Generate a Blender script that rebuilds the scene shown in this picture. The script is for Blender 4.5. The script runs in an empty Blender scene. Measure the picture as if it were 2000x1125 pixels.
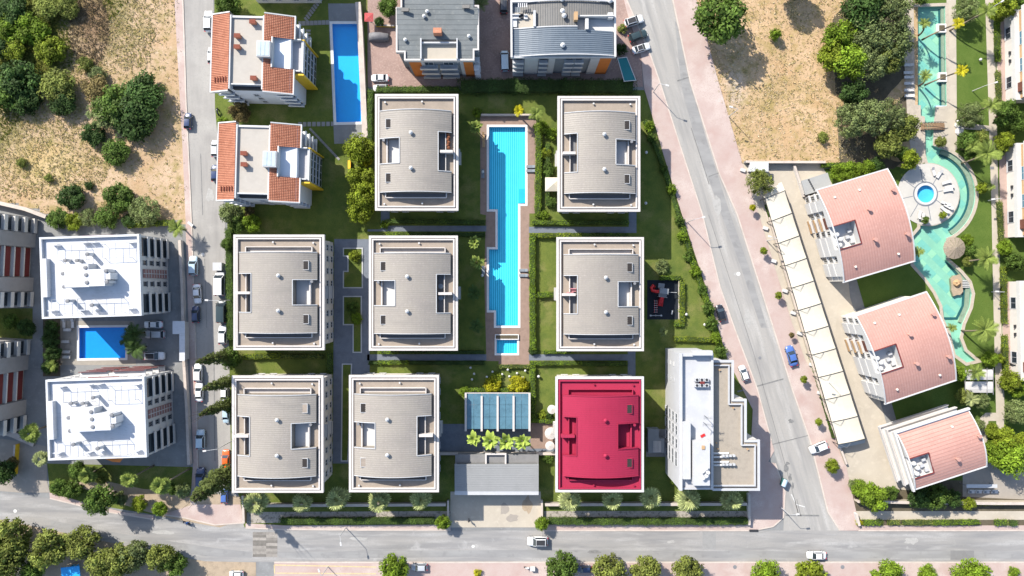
import bpy, bmesh, math, random
from math import sin, cos, pi, radians, atan2, hypot
from mathutils import Vector, geometry

SC = bpy.context.scene
COL = SC.collection
HC = 155.0            # height of the drone above the ground, m
F = 2000.0 * 24 / 36  # focal length in photograph pixels

# ------------------------------------------------------------------ camera
cam_d = bpy.data.cameras.new("camera")
cam = bpy.data.objects.new("camera", cam_d)
COL.objects.link(cam)
cam.location = (0, 0, HC)
cam_d.lens = 24
cam_d.sensor_width = 36
cam_d.clip_start = 1
cam_d.clip_end = 6000
SC.camera = cam

# ------------------------------------------------------------------ sky, sun, exposure
SUN_EL, SUN_AZ = radians(39.0), atan2(-0.68, 0.73)   # azimuth from +Y towards +X
world = bpy.data.worlds.new("World")
SC.world = world
world.use_nodes = True
wn = world.node_tree
bg = wn.nodes["Background"]
sky = wn.nodes.new("ShaderNodeTexSky")
sky.sky_type = 'NISHITA'
sky.sun_disc = False
sky.sun_elevation = SUN_EL
sky.sun_rotation = SUN_AZ % (2 * pi)
sky.air_density = 1.0
sky.dust_density = 1.0
wn.links.new(sky.outputs[0], bg.inputs[0])
bg.inputs[1].default_value = 0.15
sun_d = bpy.data.lights.new("sun", 'SUN')
sun_d.energy = 4.7
sun_d.angle = radians(0.53)
sun_d.color = (1.0, 0.95, 0.87)
sun = bpy.data.objects.new("sun", sun_d)
COL.objects.link(sun)
sun.location = (-80, 90, 120)
_dir = Vector((-sin(SUN_AZ) * cos(SUN_EL), -cos(SUN_AZ) * cos(SUN_EL), -sin(SUN_EL)))
sun.rotation_euler = _dir.to_track_quat('-Z', 'Y').to_euler()
SC.view_settings.view_transform = 'Standard'
SC.view_settings.look = 'None'
SC.view_settings.exposure = 1.0
SC.view_settings.gamma = 1.0
SC.view_settings.use_curve_mapping = False
SC.render.engine = 'CYCLES'
try:
    SC.cycles.max_bounces = 6
    SC.cycles.diffuse_bounces = 3
    SC.cycles.transparent_max_bounces = 8
    SC.cycles.caustics_refractive = False
    SC.cycles.caustics_reflective = False
    SC.cycles.use_denoising = True
except Exception:
    pass

# ------------------------------------------------------------------ helpers
RND = random.Random(7)

def W(px, py, h=0.0):
    """Point of the photograph (2000 x 1125) at height h -> place on the map in metres."""
    k = (HC - h) / F
    return ((px - 1000.0) * k, (562.5 - py) * k)

def WP(pts, h=0.0):
    return [W(x, y, h) for x, y in pts]

class MB:
    """Collects geometry for one mesh."""
    def __init__(self):
        self.v, self.f, self.m, self.c = [], [], [], []
        self.mi = 0
    def quad(self, *p):
        n = len(self.v)
        self.v += [tuple(q) for q in p]
        self.f.append(tuple(range(n, n + len(p))))
        self.m.append(self.mi)
        return self
    def box(self, x0, x1, y0, y1, z0, z1):
        n = len(self.v)
        self.v += [(x0, y0, z0), (x1, y0, z0), (x1, y1, z0), (x0, y1, z0), (x0, y0, z1), (x1, y0, z1), (x1, y1, z1), (x0, y1, z1)]
        for q in ((0, 3, 2, 1), (4, 5, 6, 7), (0, 1, 5, 4), (1, 2, 6, 5), (2, 3, 7, 6), (3, 0, 4, 7)):
            self.f.append(tuple(n + i for i in q))
            self.m.append(self.mi)
        return self
    def bar(self, a, b, w, h=None):
        """Square bar from a to b."""
        h = h or w
        a, b = Vector(a), Vector(b)
        d = (b - a).normalized()
        up = Vector((0, 0, 1)) if abs(d.z) < 0.95 else Vector((1, 0, 0))
        s = d.cross(up).normalized() * (w / 2)
        t = s.cross(d).normalized() * (h / 2)
        n = len(self.v)
        for p in (a, b):
            for q in (-s - t, s - t, s + t, -s + t):
                self.v.append(tuple(p + q))
        for q in ((0, 1, 2, 3), (7, 6, 5, 4), (0, 4, 5, 1), (1, 5, 6, 2), (2, 6, 7, 3), (3, 7, 4, 0)):
            self.f.append(tuple(n + i for i in q))
            self.m.append(self.mi)
        return self
    def tube(self, pts, radii, seg=8, cap=True):
        rings = []
        pts = [Vector(p) for p in pts]
        for i, p in enumerate(pts):
            d = (pts[min(i + 1, len(pts) - 1)] - pts[max(i - 1, 0)]).normalized()
            up = Vector((0, 0, 1)) if abs(d.z) < 0.9 else Vector((1, 0, 0))
            s = d.cross(up).normalized()
            t = s.cross(d).normalized()
            r = radii[i] if isinstance(radii, (list, tuple)) else radii
            n = len(self.v)
            for k in range(seg):
                a = 2 * pi * k / seg
                self.v.append(tuple(p + s * (r * cos(a)) + t * (r * sin(a))))
            rings.append(n)
        for a, b in zip(rings, rings[1:]):
            for k in range(seg):
                self.f.append((a + k, a + (k + 1) % seg, b + (k + 1) % seg, b + k))
                self.m.append(self.mi)
        if cap:
            self.f.append(tuple(rings[-1] + k for k in range(seg)))
            self.m.append(self.mi)
            self.f.append(tuple(rings[0] + k for k in reversed(range(seg))))
            self.m.append(self.mi)
        return self
    def lathe(self, prof, seg=16, cx=0, cy=0):
        """prof: list of (r, z) from bottom to top."""
        pts = []
        for r, z in prof:
            n = len(self.v)
            for k in range(seg):
                a = 2 * pi * k / seg
                self.v.append((cx + r * cos(a), cy + r * sin(a), z))
            pts.append(n)
        for a, b in zip(pts, pts[1:]):
            for k in range(seg):
                self.f.append((a + k, a + (k + 1) % seg, b + (k + 1) % seg, b + k))
                self.m.append(self.mi)
        self.f.append(tuple(pts[-1] + k for k in range(seg)))
        self.m.append(self.mi)
        return self
    def prism(self, poly, z0, z1, top=True, bottom=False):
        """poly: CCW or CW list of xy."""
        if area(poly) < 0:
            poly = poly[::-1]
        n = len(self.v)
        k = len(poly)
        self.v += [(x, y, z0) for x, y in poly] + [(x, y, z1) for x, y in poly]
        for i in range(k):
            j = (i + 1) % k
            self.f.append((n + i, n + j, n + k + j, n + k + i))
            self.m.append(self.mi)
        if top:
            for t in geometry.tessellate_polygon([[Vector((x, y, 0)) for x, y in poly]]):
                a, b, c = t
                if tri_up(poly[a], poly[b], poly[c]) < 0:
                    b, c = c, b
                self.f.append((n + k + a, n + k + b, n + k + c))
                self.m.append(self.mi)
        return self
    def mesh(self, name, mats, smooth=False):
        me = bpy.data.meshes.new(name)
        me.from_pydata(self.v, [], self.f)
        if not isinstance(mats, (list, tuple)):
            mats = [mats]
        for mm in mats:
            me.materials.append(mm)
        if any(self.m):
            me.polygons.foreach_set("material_index", self.m)
        if smooth:
            me.polygons.foreach_set("use_smooth", [True] * len(me.polygons))
        me.update()
        return me
    def build(self, name, mats, parent=None, smooth=False, loc=None, rot=None):
        return link(name, self.mesh(name, mats, smooth), parent, loc, rot)

def area(p):
    return 0.5 * sum(p[i][0] * p[(i + 1) % len(p)][1] - p[(i + 1) % len(p)][0] * p[i][1] for i in range(len(p)))

def tri_up(a, b, c):
    return (b[0] - a[0]) * (c[1] - a[1]) - (c[0] - a[0]) * (b[1] - a[1])

def link(name, data, parent=None, loc=None, rot=None, scale=None):
    o = bpy.data.objects.new(name, data)
    COL.objects.link(o)
    if parent is not None:
        o.parent = parent
    if loc is not None:
        o.location = loc
    if rot is not None:
        o.rotation_euler = rot if isinstance(rot, (tuple, list)) else (0, 0, rot)
    if scale is not None:
        o.scale = scale if isinstance(scale, (tuple, list)) else (scale,) * 3
    return o

def tag(o, label, cat, group=None, kind=None):
    o["label"] = label
    o["category"] = cat
    if group:
        o["group"] = group
    if kind:
        o["kind"] = kind
    return o

def thing(name, label, cat, loc=(0, 0, 0), rot=0.0, group=None):
    o = link(name, None, None, loc, rot)
    o.empty_display_size = 0.5
    return tag(o, label, cat, group)

def use_mat(o, m, slot=0):
    o.material_slots[slot].link = 'OBJECT'
    o.material_slots[slot].material = m
    return o

def copy_tree(o, parent=None):
    c = o.copy()
    COL.objects.link(c)
    c.parent = parent
    for ch in o.children:
        copy_tree(ch, c)
    return c

# ------------------------------------------------------------------ materials
def lin(r, g, b):
    f = lambda u: (u / 255 / 12.92) if u / 255 <= 0.04045 else ((u / 255 + 0.055) / 1.055) ** 2.4
    return (f(r), f(g), f(b))

MAT = {}
def mat(name, col, rough=0.8, layers=(), bump=0.0, bscale=3.0, metal=0.0, spec=0.3, world_co=False, rndvar=0.0, attr=None, trans=0.0):
    """layers: (colour, scale, lo, hi, detail[, (sx, sy, rot)]) laid over the base by thresholded noise."""
    if name in MAT:
        return MAT[name]
    m = bpy.data.materials.new(name)
    m.use_nodes = True
    nt = m.node_tree
    N, L = nt.nodes, nt.links
    b = N["Principled BSDF"]
    b.inputs["Roughness"].default_value = rough
    b.inputs["Metallic"].default_value = metal
    b.inputs["Specular IOR Level"].default_value = spec
    if world_co:
        g = N.new("ShaderNodeNewGeometry")
        co = g.outputs["Position"]
    else:
        g = N.new("ShaderNodeTexCoord")
        co = g.outputs["Object"]
    rgb = N.new("ShaderNodeRGB")
    rgb.outputs[0].default_value = (*col, 1)
    cur = rgb.outputs[0]
    for la in layers:
        c2, sc, lo, hi, det = la[:5]
        mp = N.new("ShaderNodeMapping")
        L.new(co, mp.inputs[0])
        if len(la) > 5:
            sx, sy, rz = la[5]
            # rotate first, then stretch
            mr = N.new("ShaderNodeMapping")
            mr.inputs["Rotation"].default_value = (0, 0, rz)
            L.new(co, mr.inputs[0])
            L.new(mr.outputs[0], mp.inputs[0])
            mp.inputs["Scale"].default_value = (sx, sy, 1)
        no = N.new("ShaderNodeTexNoise")
        no.inputs["Scale"].default_value = sc
        no.inputs["Detail"].default_value = det
        no.inputs["Roughness"].default_value = 0.6
        L.new(mp.outputs[0], no.inputs["Vector"])
        mr2 = N.new("ShaderNodeMapRange")
        mr2.inputs[1].default_value = lo
        mr2.inputs[2].default_value = hi
        mr2.clamp = True
        L.new(no.outputs["Fac"], mr2.inputs[0])
        mx = N.new("ShaderNodeMix")
        mx.data_type = 'RGBA'
        L.new(mr2.outputs[0], mx.inputs["Factor"])
        L.new(cur, mx.inputs[6])
        mx.inputs[7].default_value = (*c2, 1)
        cur = mx.outputs[2]
    if attr:
        at = N.new("ShaderNodeAttribute")
        at.attribute_name = attr
        mx = N.new("ShaderNodeMix")
        mx.data_type = 'RGBA'
        mx.blend_type = 'MULTIPLY'
        mx.inputs["Factor"].default_value = 1.0
        L.new(cur, mx.inputs[6])
        L.new(at.outputs["Color"], mx.inputs[7])
        cur = mx.outputs[2]
    if rndvar:
        oi = N.new("ShaderNodeObjectInfo")
        hs = N.new("ShaderNodeHueSaturation")
        mr3 = N.new("ShaderNodeMapRange")
        mr3.inputs[3].default_value = 1 - rndvar
        mr3.inputs[4].default_value = 1 + rndvar
        L.new(oi.outputs["Random"], mr3.inputs[0])
        L.new(mr3.outputs[0], hs.inputs["Value"])
        L.new(cur, hs.inputs["Color"])
        cur = hs.outputs[0]
    L.new(cur, b.inputs["Base Color"])
    if bump:
        no = N.new("ShaderNodeTexNoise")
        no.inputs["Scale"].default_value = bscale
        no.inputs["Detail"].default_value = 5
        L.new(co, no.inputs["Vector"])
        bu = N.new("ShaderNodeBump")
        bu.inputs["Strength"].default_value = bump
        bu.inputs["Distance"].default_value = 0.1
        L.new(no.outputs["Fac"], bu.inputs["Height"])
        L.new(bu.outputs[0], b.inputs["Normal"])
    if trans:
        # thin leaf: a share of the light passes through
        tr = N.new("ShaderNodeBsdfTranslucent")
        L.new(cur, tr.inputs["Color"])
        ms = N.new("ShaderNodeMixShader")
        ms.inputs[0].default_value = trans
        L.new(b.outputs[0], ms.inputs[1])
        L.new(tr.outputs[0], ms.inputs[2])
        L.new(ms.outputs[0], N["Material Output"].inputs["Surface"])
    MAT[name] = m
    return m

def mul(c, k):
    return tuple(max(0.0, min(1.0, x * k)) for x in c)

def plain(name, col, rough=0.7, v=0.12, sc=0.8, **kw):
    """Material with soft mottling and finer grain."""
    return mat(name, col, rough, ((mul(col, 1 - v), sc, 0.45, 0.7, 4), (mul(col, 1 + v * 0.8), sc * 4, 0.5, 0.75, 3)), **kw)

def glass_mat(name, col, rough=0.08):
    return mat(name, col, rough, spec=0.7)

def water_mat(name, tint, rough=0.03, bump=0.05, bs=1.2):
    m = bpy.data.materials.new(name)
    m.use_nodes = True
    N, L = m.node_tree.nodes, m.node_tree.links
    N.remove(N["Principled BSDF"])
    tr = N.new("ShaderNodeBsdfTransparent")
    tr.inputs[0].default_value = (*tint, 1)
    gl = N.new("ShaderNodeBsdfGlossy")
    gl.inputs["Roughness"].default_value = rough
    lw = N.new("ShaderNodeLayerWeight")
    pw = N.new("ShaderNodeMath")
    pw.operation = 'POWER'
    L.new(lw.outputs["Facing"], pw.inputs[0])
    pw.inputs[1].default_value = 4.0
    fr = N.new("ShaderNodeMath")
    fr.operation = 'MULTIPLY_ADD'
    L.new(pw.outputs[0], fr.inputs[0])
    fr.inputs[1].default_value = 0.9
    fr.inputs[2].default_value = 0.02
    g = N.new("ShaderNodeNewGeometry")
    no = N.new("ShaderNodeTexNoise")
    no.inputs["Scale"].default_value = bs
    no.inputs["Detail"].default_value = 4
    L.new(g.outputs["Position"], no.inputs["Vector"])
    bu = N.new("ShaderNodeBump")
    bu.inputs["Strength"].default_value = bump
    L.new(no.outputs["Fac"], bu.inputs["Height"])
    L.new(bu.outputs[0], gl.inputs["Normal"])
    ms = N.new("ShaderNodeMixShader")
    L.new(fr.outputs[0], ms.inputs[0])
    L.new(tr.outputs[0], ms.inputs[1])
    L.new(gl.outputs[0], ms.inputs[2])
    L.new(ms.outputs[0], N["Material Output"].inputs["Surface"])
    return m

M_asphalt = mat("asphalt", (0.25, 0.238, 0.222), 0.9, (((0.185, 0.18, 0.175), 0.05, 0.42, 0.62, 5, (1, 9, 0)), ((0.31, 0.30, 0.285), 0.09, 0.5, 0.7, 5, (1, 7, 0)), ((0.21, 0.205, 0.197), 3.0, 0.5, 0.75, 6), ((0.31, 0.30, 0.285), 0.25, 0.62, 0.75, 5)), bump=0.15, bscale=8, world_co=True)
M_asphalt_av = mat("asphalt_avenue", (0.275, 0.26, 0.237), 0.9, (((0.215, 0.207, 0.195), 0.05, 0.45, 0.65, 5, (12, 1, -0.30)), ((0.34, 0.325, 0.30), 0.06, 0.5, 0.7, 5, (9, 1, -0.30)), ((0.24, 0.232, 0.22), 2.5, 0.5, 0.75, 6)), bump=0.15, bscale=8, world_co=True)
M_asphalt_st = mat("asphalt_street", (0.265, 0.25, 0.228), 0.9, (((0.215, 0.203, 0.188), 0.05, 0.42, 0.62, 5, (8, 1, 0)), ((0.30, 0.285, 0.26), 0.12, 0.5, 0.75, 5), ((0.23, 0.22, 0.205), 2.5, 0.5, 0.75, 6)), bump=0.15, bscale=8, world_co=True)
M_pink = mat("pink_paving", (0.36, 0.28, 0.248), 0.9, (((0.33, 0.235, 0.205), 0.3, 0.45, 0.7, 5), ((0.43, 0.36, 0.32), 0.12, 0.5, 0.7, 4), ((0.33, 0.25, 0.22), 5.0, 0.5, 0.7, 3)), bump=0.1, world_co=True)
M_kerb = plain("kerb_stone", (0.42, 0.36, 0.31), 0.9, 0.2, 0.5, world_co=True)
M_concrete = plain("concrete", (0.26, 0.23, 0.195), 0.9, 0.18, 0.25, world_co=True, bump=0.1)
M_concrete_pale = plain("pale_concrete", (0.37, 0.325, 0.26), 0.9, 0.14, 0.2, world_co=True, bump=0.1)
M_concrete_grey = plain("grey_concrete", (0.19, 0.19, 0.185), 0.9, 0.22, 0.3, world_co=True, bump=0.1)
M_slate = plain("slate_paving", (0.125, 0.14, 0.165), 0.85, 0.2, 0.7, world_co=True, bump=0.1)
M_court = mat("court_brick", (0.27, 0.185, 0.155), 0.9, (((0.22, 0.15, 0.125), 0.35, 0.42, 0.65, 5), ((0.32, 0.235, 0.20), 2.5, 0.5, 0.7, 4)), bump=0.15, world_co=True)
M_deck = plain("pool_deck_wood", (0.225, 0.155, 0.12), 0.8, 0.2, 0.9, world_co=True, bump=0.1)
M_lawn = mat("lawn_grass", (0.112, 0.135, 0.03), 1.0, (((0.07, 0.098, 0.022), 0.35, 0.42, 0.68, 6), ((0.19, 0.175, 0.065), 0.16, 0.52, 0.72, 6), ((0.04, 0.065, 0.012), 6.0, 0.5, 0.75, 4)), bump=0.6, bscale=14, spec=0.1, world_co=True)
M_lawn_rich = mat("resort_lawn", (0.085, 0.125, 0.026), 1.0, (((0.065, 0.105, 0.02), 0.3, 0.4, 0.65, 6), ((0.11, 0.14, 0.03), 0.15, 0.55, 0.75, 5), ((0.04, 0.075, 0.01), 6.0, 0.5, 0.75, 4)), bump=0.6, bscale=14, spec=0.1, world_co=True)
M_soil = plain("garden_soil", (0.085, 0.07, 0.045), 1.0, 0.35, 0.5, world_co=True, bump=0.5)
M_sand = plain("sandy_bank", (0.30, 0.235, 0.165), 1.0, 0.25, 0.7, world_co=True, bump=0.4)
M_gravel = mat("gravel_bank", (0.28, 0.25, 0.21), 1.0, (((0.14, 0.125, 0.10), 1.6, 0.5, 0.62, 5), ((0.36, 0.33, 0.29), 4.0, 0.55, 0.7, 4)), bump=0.8, bscale=5, world_co=True)
M_white = plain("white_paint", (0.45, 0.44, 0.425), 0.6, 0.07, 0.4)
M_whiteroof = mat("white_roof_coating", (0.47, 0.475, 0.487), 0.6, (((0.40, 0.405, 0.415), 0.3, 0.48, 0.72, 6), ((0.385, 0.38, 0.37), 0.8, 0.55, 0.7, 4, (1, 5, 0.03))), world_co=True)
M_cream = plain("cream_render", (0.50, 0.47, 0.43), 0.8, 0.08, 0.4)
M_cornice = plain("pale_cornice", (0.45, 0.415, 0.385), 0.7, 0.1, 0.5, world_co=True)
M_taupe = mat("taupe_roof_sheet", (0.25, 0.224, 0.19), 0.55, (((0.225, 0.2, 0.175), 0.25, 0.42, 0.65, 4), ((0.275, 0.247, 0.217), 3.0, 0.5, 0.7, 3), ((0.21, 0.19, 0.165), 0.12, 0.55, 0.72, 6, (1, 4, 0))), spec=0.4, rndvar=0.06, world_co=True)
M_taupe_seam = plain("taupe_seam", (0.222, 0.198, 0.168), 0.6, 0.1)  # darker than the sheet: seams' shadow and gap lines put into colour
M_terrace = plain("roof_terrace_screed", (0.25, 0.208, 0.168), 0.9, 0.16, 0.4, world_co=True)
M_red = mat("red_roof_sheet", (0.27, 0.015, 0.046), 0.75, (((0.255, 0.014, 0.043), 0.3, 0.42, 0.65, 4),), spec=0.25)
M_red_dark = plain("red_seam", (0.235, 0.012, 0.038), 0.6, 0.08)
M_redterr = plain("red_terrace", (0.28, 0.016, 0.048), 0.8, 0.06)
M_dark = plain("dark_metal", (0.03, 0.03, 0.032), 0.5, 0.2)
M_grey = plain("grey_metal", (0.16, 0.16, 0.165), 0.5, 0.15)
M_lightgrey = plain("light_grey_metal", (0.38, 0.38, 0.38), 0.5, 0.1)
M_glass = glass_mat("window_glass", (0.02, 0.028, 0.035))
M_glass_blue = glass_mat("blue_glass", (0.035, 0.11, 0.16), 0.1)
M_bark = plain("bark", (0.11, 0.08, 0.055), 1.0, 0.35, 2.0, bump=0.6)
M_palmbark = plain("palm_bark", (0.17, 0.135, 0.095), 1.0, 0.3, 2.0, bump=0.6)
M_brown = plain("brown_shutter", (0.12, 0.045, 0.03), 0.7, 0.2)
M_maroon = plain("maroon_shutter", (0.13, 0.022, 0.02), 0.7, 0.25)
M_orange = plain("orange_render", (0.42, 0.13, 0.025), 0.8, 0.12)
M_yellow = plain("yellow_paint", (0.60, 0.38, 0.02), 0.6, 0.1)
M_tan = plain("tan_render", (0.36, 0.23, 0.12), 0.8, 0.12)
M_slategrey = plain("slate_grey_render", (0.16, 0.18, 0.20), 0.8, 0.1)
M_tile = mat("terracotta_tile", (0.40, 0.165, 0.095), 0.8, (((0.32, 0.12, 0.065), 0.8, 0.42, 0.7, 5), ((0.48, 0.24, 0.15), 3.5, 0.52, 0.72, 4)), bump=0.2)
M_tile_dark = plain("terracotta_joint", (0.17, 0.05, 0.03), 0.9, 0.25)
M_sheetred = mat("pale_red_roof_sheet", (0.385, 0.21, 0.17), 0.6, (((0.345, 0.185, 0.15), 0.25, 0.42, 0.65, 4), ((0.42, 0.24, 0.20), 2.0, 0.5, 0.72, 4)), spec=0.35, rndvar=0.06)
M_sheetred_seam = plain("pale_red_seam", (0.335, 0.18, 0.145), 0.6, 0.1)
M_greyroof = mat("grey_roof_sheet", (0.115, 0.125, 0.125), 0.6, (((0.09, 0.10, 0.10), 0.3, 0.42, 0.65, 5), ((0.16, 0.165, 0.155), 1.0, 0.55, 0.75, 5)), spec=0.4)
M_bluegrey = mat("blue_grey_roof_sheet", (0.12, 0.145, 0.17), 0.4, (((0.10, 0.125, 0.15), 0.4, 0.42, 0.65, 4),), spec=0.5)
M_canvas = plain("cream_canvas", (0.50, 0.455, 0.365), 0.9, 0.06, 0.5)
M_teal = plain("teal_awning", (0.015, 0.14, 0.15), 0.7, 0.15)
M_poolblue = plain("pool_liner_blue", (0.06, 0.44, 0.74), 0.5, 0.08, 0.4)
M_poolcyan = plain("pool_tile_cyan", (0.12, 0.46, 0.56), 0.5, 0.1, 0.4)
M_poolturq = plain("pool_tile_turquoise", (0.35, 0.50, 0.41), 0.5, 0.12, 0.3)
M_stone = plain("pale_stone", (0.36, 0.31, 0.25), 0.9, 0.2, 1.0, bump=0.4)
M_bluecoping = plain("pale_coping", (0.58, 0.56, 0.53), 0.7, 0.08)
M_thatch = plain("thatch", (0.24, 0.195, 0.145), 1.0, 0.3, 3.0, bump=0.6)
M_rubber = plain("dark_rubber", (0.012, 0.016, 0.022), 0.9, 0.25)
M_redplastic = plain("red_plastic", (0.5, 0.02, 0.02), 0.4, 0.05)
M_wood = plain("wood", (0.24, 0.15, 0.085), 0.8, 0.25, 2.0)
M_linew = plain("white_line_paint", (0.5, 0.49, 0.46), 0.8, 0.25, 2.0)
WAT_blue = water_mat("water_blue", (0.47, 0.84, 0.97))
M_poolpale = plain("pale_blue_liner", (0.28, 0.5, 0.68), 0.5, 0.12, 0.6)
WAT_cyan = water_mat("water_cyan", (0.45, 0.88, 0.97))
WAT_turq = water_mat("water_turquoise", (0.72, 0.90, 0.85))
# ------------------------------------------------------------------ ground
def arc(cx, cy, r, a0, a1, n=14, ry=None):
    """Arc in photograph pixels (y down), degrees."""
    ry = ry or r
    return [(cx + r * cos(radians(a0 + (a1 - a0) * i / n)), cy + ry * sin(radians(a0 + (a1 - a0) * i / n))) for i in range(n + 1)]

P_long = [(955, 248), (1026, 248), (1026, 398), (1012, 398), (1012, 636), (969, 636), (969, 606), (955, 606), (955, 487), (972, 487), (972, 409), (955, 409)]
P_kids = [(970, 664), (1010, 664), (1010, 690), (970, 690)]
P_rect = [(649, 47), (698, 47), (706, 238), (657, 239)]
P_left = [(155, 640), (247, 639), (245, 699), (155, 700)]
P_river = ([(1784, 14), (1846, 12), (1849, 207), (1827, 209), (1824, 240), (1822, 284)] + arc(1812, 380, 93, -76, 60, 18) +
           [(1848, 465), (1848, 508), (1876, 533), (1892, 552), (1898, 574), (1894, 600), (1880, 632), (1874, 660), (1884, 686), (1906, 704), (1888, 708),
            (1866, 692), (1856, 650), (1843, 622), (1840, 597), (1827, 570), (1808, 543), (1784, 516), (1783, 462), (1797, 446)] +
           arc(1812, 380, 62, 104, -90, 20) + [(1807, 300), (1806, 228), (1798, 226), (1798, 206), (1787, 205)])
P_round = arc(1807, 379, 17, 0, 345, 23)
HOLES = {'long': P_long, 'kids': P_kids, 'rect': P_rect, 'left': P_left, 'river': P_river, 'round': P_round}

def sheet(name, poly, z, m, holes=(), parent=None, kind='structure', world=False):
    rings = [poly if world else WP(poly)] + [WP(HOLES[h]) for h in holes]
    v3 = [[Vector((x, y, 0)) for x, y in r] for r in rings]
    flat = [p for r in rings for p in r]
    mb = MB()
    mb.v = [(x, y, z) for x, y in flat]
    for a, b, c in geometry.tessellate_polygon(v3):
        t = tri_up(flat[a], flat[b], flat[c])
        if abs(t) < 1e-9:
            continue
        mb.f.append((a, b, c) if t > 0 else (a, c, b))
        mb.m.append(0)
    o = mb.build(name, m, parent)
    if parent is None:
        o["kind"] = kind
    return o

def slab(name, poly, z, m, parent=None):
    o = MB().prism(WP(poly), -0.05, z).build(name, m, parent)
    if parent is None:
        o["kind"] = 'structure'
    return o

def strip(name, line, width, z0, z1, m, parent=None, closed=False, kind=None, px=True):
    """A low band (kerb, wall, coping) of given width in metres along a line."""
    pts = [Vector(p) for p in (WP(line) if px else line)]
    n = len(pts)
    L, R = [], []
    for i, p in enumerate(pts):
        a = pts[i - 1] if (i > 0 or closed) else p
        b = pts[(i + 1) % n] if (i < n - 1 or closed) else p
        d1 = (p - a).normalized() if (p - a).length > 1e-6 else (b - p).normalized()
        d2 = (b - p).normalized() if (b - p).length > 1e-6 else d1
        n1, n2 = Vector((-d1.y, d1.x)), Vector((-d2.y, d2.x))
        nn = n1 + n2
        if nn.length < 1e-3:
            nn = n1
        nn.normalize()
        k = width / 2 / max(0.4, nn.dot(n1))
        L.append(p + nn * k)
        R.append(p - nn * k)
    mb = MB()
    for i in range(n if closed else n - 1):
        j = (i + 1) % n
        a, b, c, d = R[i], R[j], L[j], L[i]
        k = len(mb.v)
        mb.v += [(q.x, q.y, z0) for q in (a, b, c, d)] + [(q.x, q.y, z1) for q in (a, b, c, d)]
        fs = [(4, 5, 6, 7), (0, 1, 5, 4), (2, 3, 7, 6)]
        if not closed and i == 0:
            fs.append((3, 0, 4, 7))
        if not closed and i == n - 2:
            fs.append((1, 2, 6, 5))
        for q in fs:
            mb.f.append(tuple(k + t for t in q))
            mb.m.append(0)
    o = mb.build(name, m, parent)
    if kind:
        o["kind"] = kind
    return o

ALL = list(HOLES)
M_field = mat("dry_field", (0.345, 0.245, 0.15), 1.0, (((0.41, 0.295, 0.195), 0.07, 0.42, 0.6, 6), ((0.26, 0.20, 0.09), 0.35, 0.48, 0.66, 7), ((0.20, 0.165, 0.065), 1.2, 0.55, 0.7, 6), ((0.36, 0.24, 0.14), 0.15, 0.52, 0.7, 5), ((0.43, 0.345, 0.25), 1.0, 0.6, 0.72, 5)), bump=0.8, bscale=2.5, spec=0.1, world_co=True, attr="ground_tint")
terr = sheet("terrain", [(-1500, -1500), (1500, -1500), (1500, 1500), (-1500, 1500)], 0.0, M_concrete_grey, ALL, world=True)

def field(name, poly, z, tint, step=1.2):
    """Dry field with a grid fine enough to carry the patches of green growth."""
    P = WP(poly)
    if area(P) < 0:
        P = P[::-1]
    xs, ys = [p[0] for p in P], [p[1] for p in P]
    def inside(x, y):
        c = False
        for i in range(len(P)):
            (x1, y1), (x2, y2) = P[i], P[i - 1]
            if (y1 > y) != (y2 > y) and x < (x2 - x1) * (y - y1) / (y2 - y1) + x1:
                c = not c
        return c
    nx, ny = int((max(xs) - min(xs)) / step) + 1, int((max(ys) - min(ys)) / step) + 1
    x0, y0 = min(xs), min(ys)
    from mathutils import noise
    mb, idx = MB(), {}
    def vid(i, j):
        if (i, j) not in idx:
            x, y = x0 + i * step, y0 + j * step
            idx[(i, j)] = len(mb.v)
            mb.v.append((x, y, z + 0.12 * max(0, noise.noise(Vector((x * 0.15, y * 0.15, 0)))) ))
        return idx[(i, j)]
    for i in range(nx):
        for j in range(ny):
            if inside(x0 + (i + .5) * step, y0 + (j + .5) * step):
                mb.f.append((vid(i, j), vid(i + 1, j), vid(i + 1, j + 1), vid(i, j + 1)))
                mb.m.append(0)
    me = mb.mesh(name, M_field, True)
    ca = me.color_attributes.new("ground_tint", 'FLOAT_COLOR', 'POINT')
    for k, v in enumerate(mb.v):
        px, py = 1000 + v[0] * F / HC, 562.5 - v[1] * F / HC
        ca.data[k].color = (*tint(px, py, noise.noise(Vector((v[0] * 0.08, v[1] * 0.08, 3))) + 0.5 * noise.noise(Vector((v[0] * 0.3, v[1] * 0.3, 5)))), 1)
    o = link(name, me)
    o["kind"] = 'structure'
    return o, inside

def mixc(a, b, t):
    t = max(0.0, min(1.0, t))
    return tuple(x + (y - x) * t for x, y in zip(a, b))

def tint_left(px, py, n):
    g = 1.9 - (px + 0.9 * py) / 160.0 + n * 1.0          # green growth in the far corner
    b = 1.5 - hypot((px - 178) / 36.0, (py - 45) / 62.0) + n * 0.6   # brown dead scrub
    c = mixc((1, 1, 1), (0.27, 0.42, 0.15), g)
    c = mixc(c, (0.48, 0.44, 0.40), b)
    w = 1.0 - hypot((px - 90) / 120.0, (py - 320) / 60.0) + n * 0.6
    c = mixc(c, (1.05, 1.1, 0.85), w)
    return c

def tint_right(px, py, n):
    c = mixc((1.05, 1.02, 0.95), (0.85, 0.85, 0.62), 0.4 - hypot((px - 1500) / 50, (py - 190) / 60) * 0.5 + n)
    s = 1.0 - hypot((px - 1435) / 28.0, (py - 175) / 60.0) + n * 0.4
    return mixc(c, (0.95, 1.08, 1.3), s)

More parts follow.
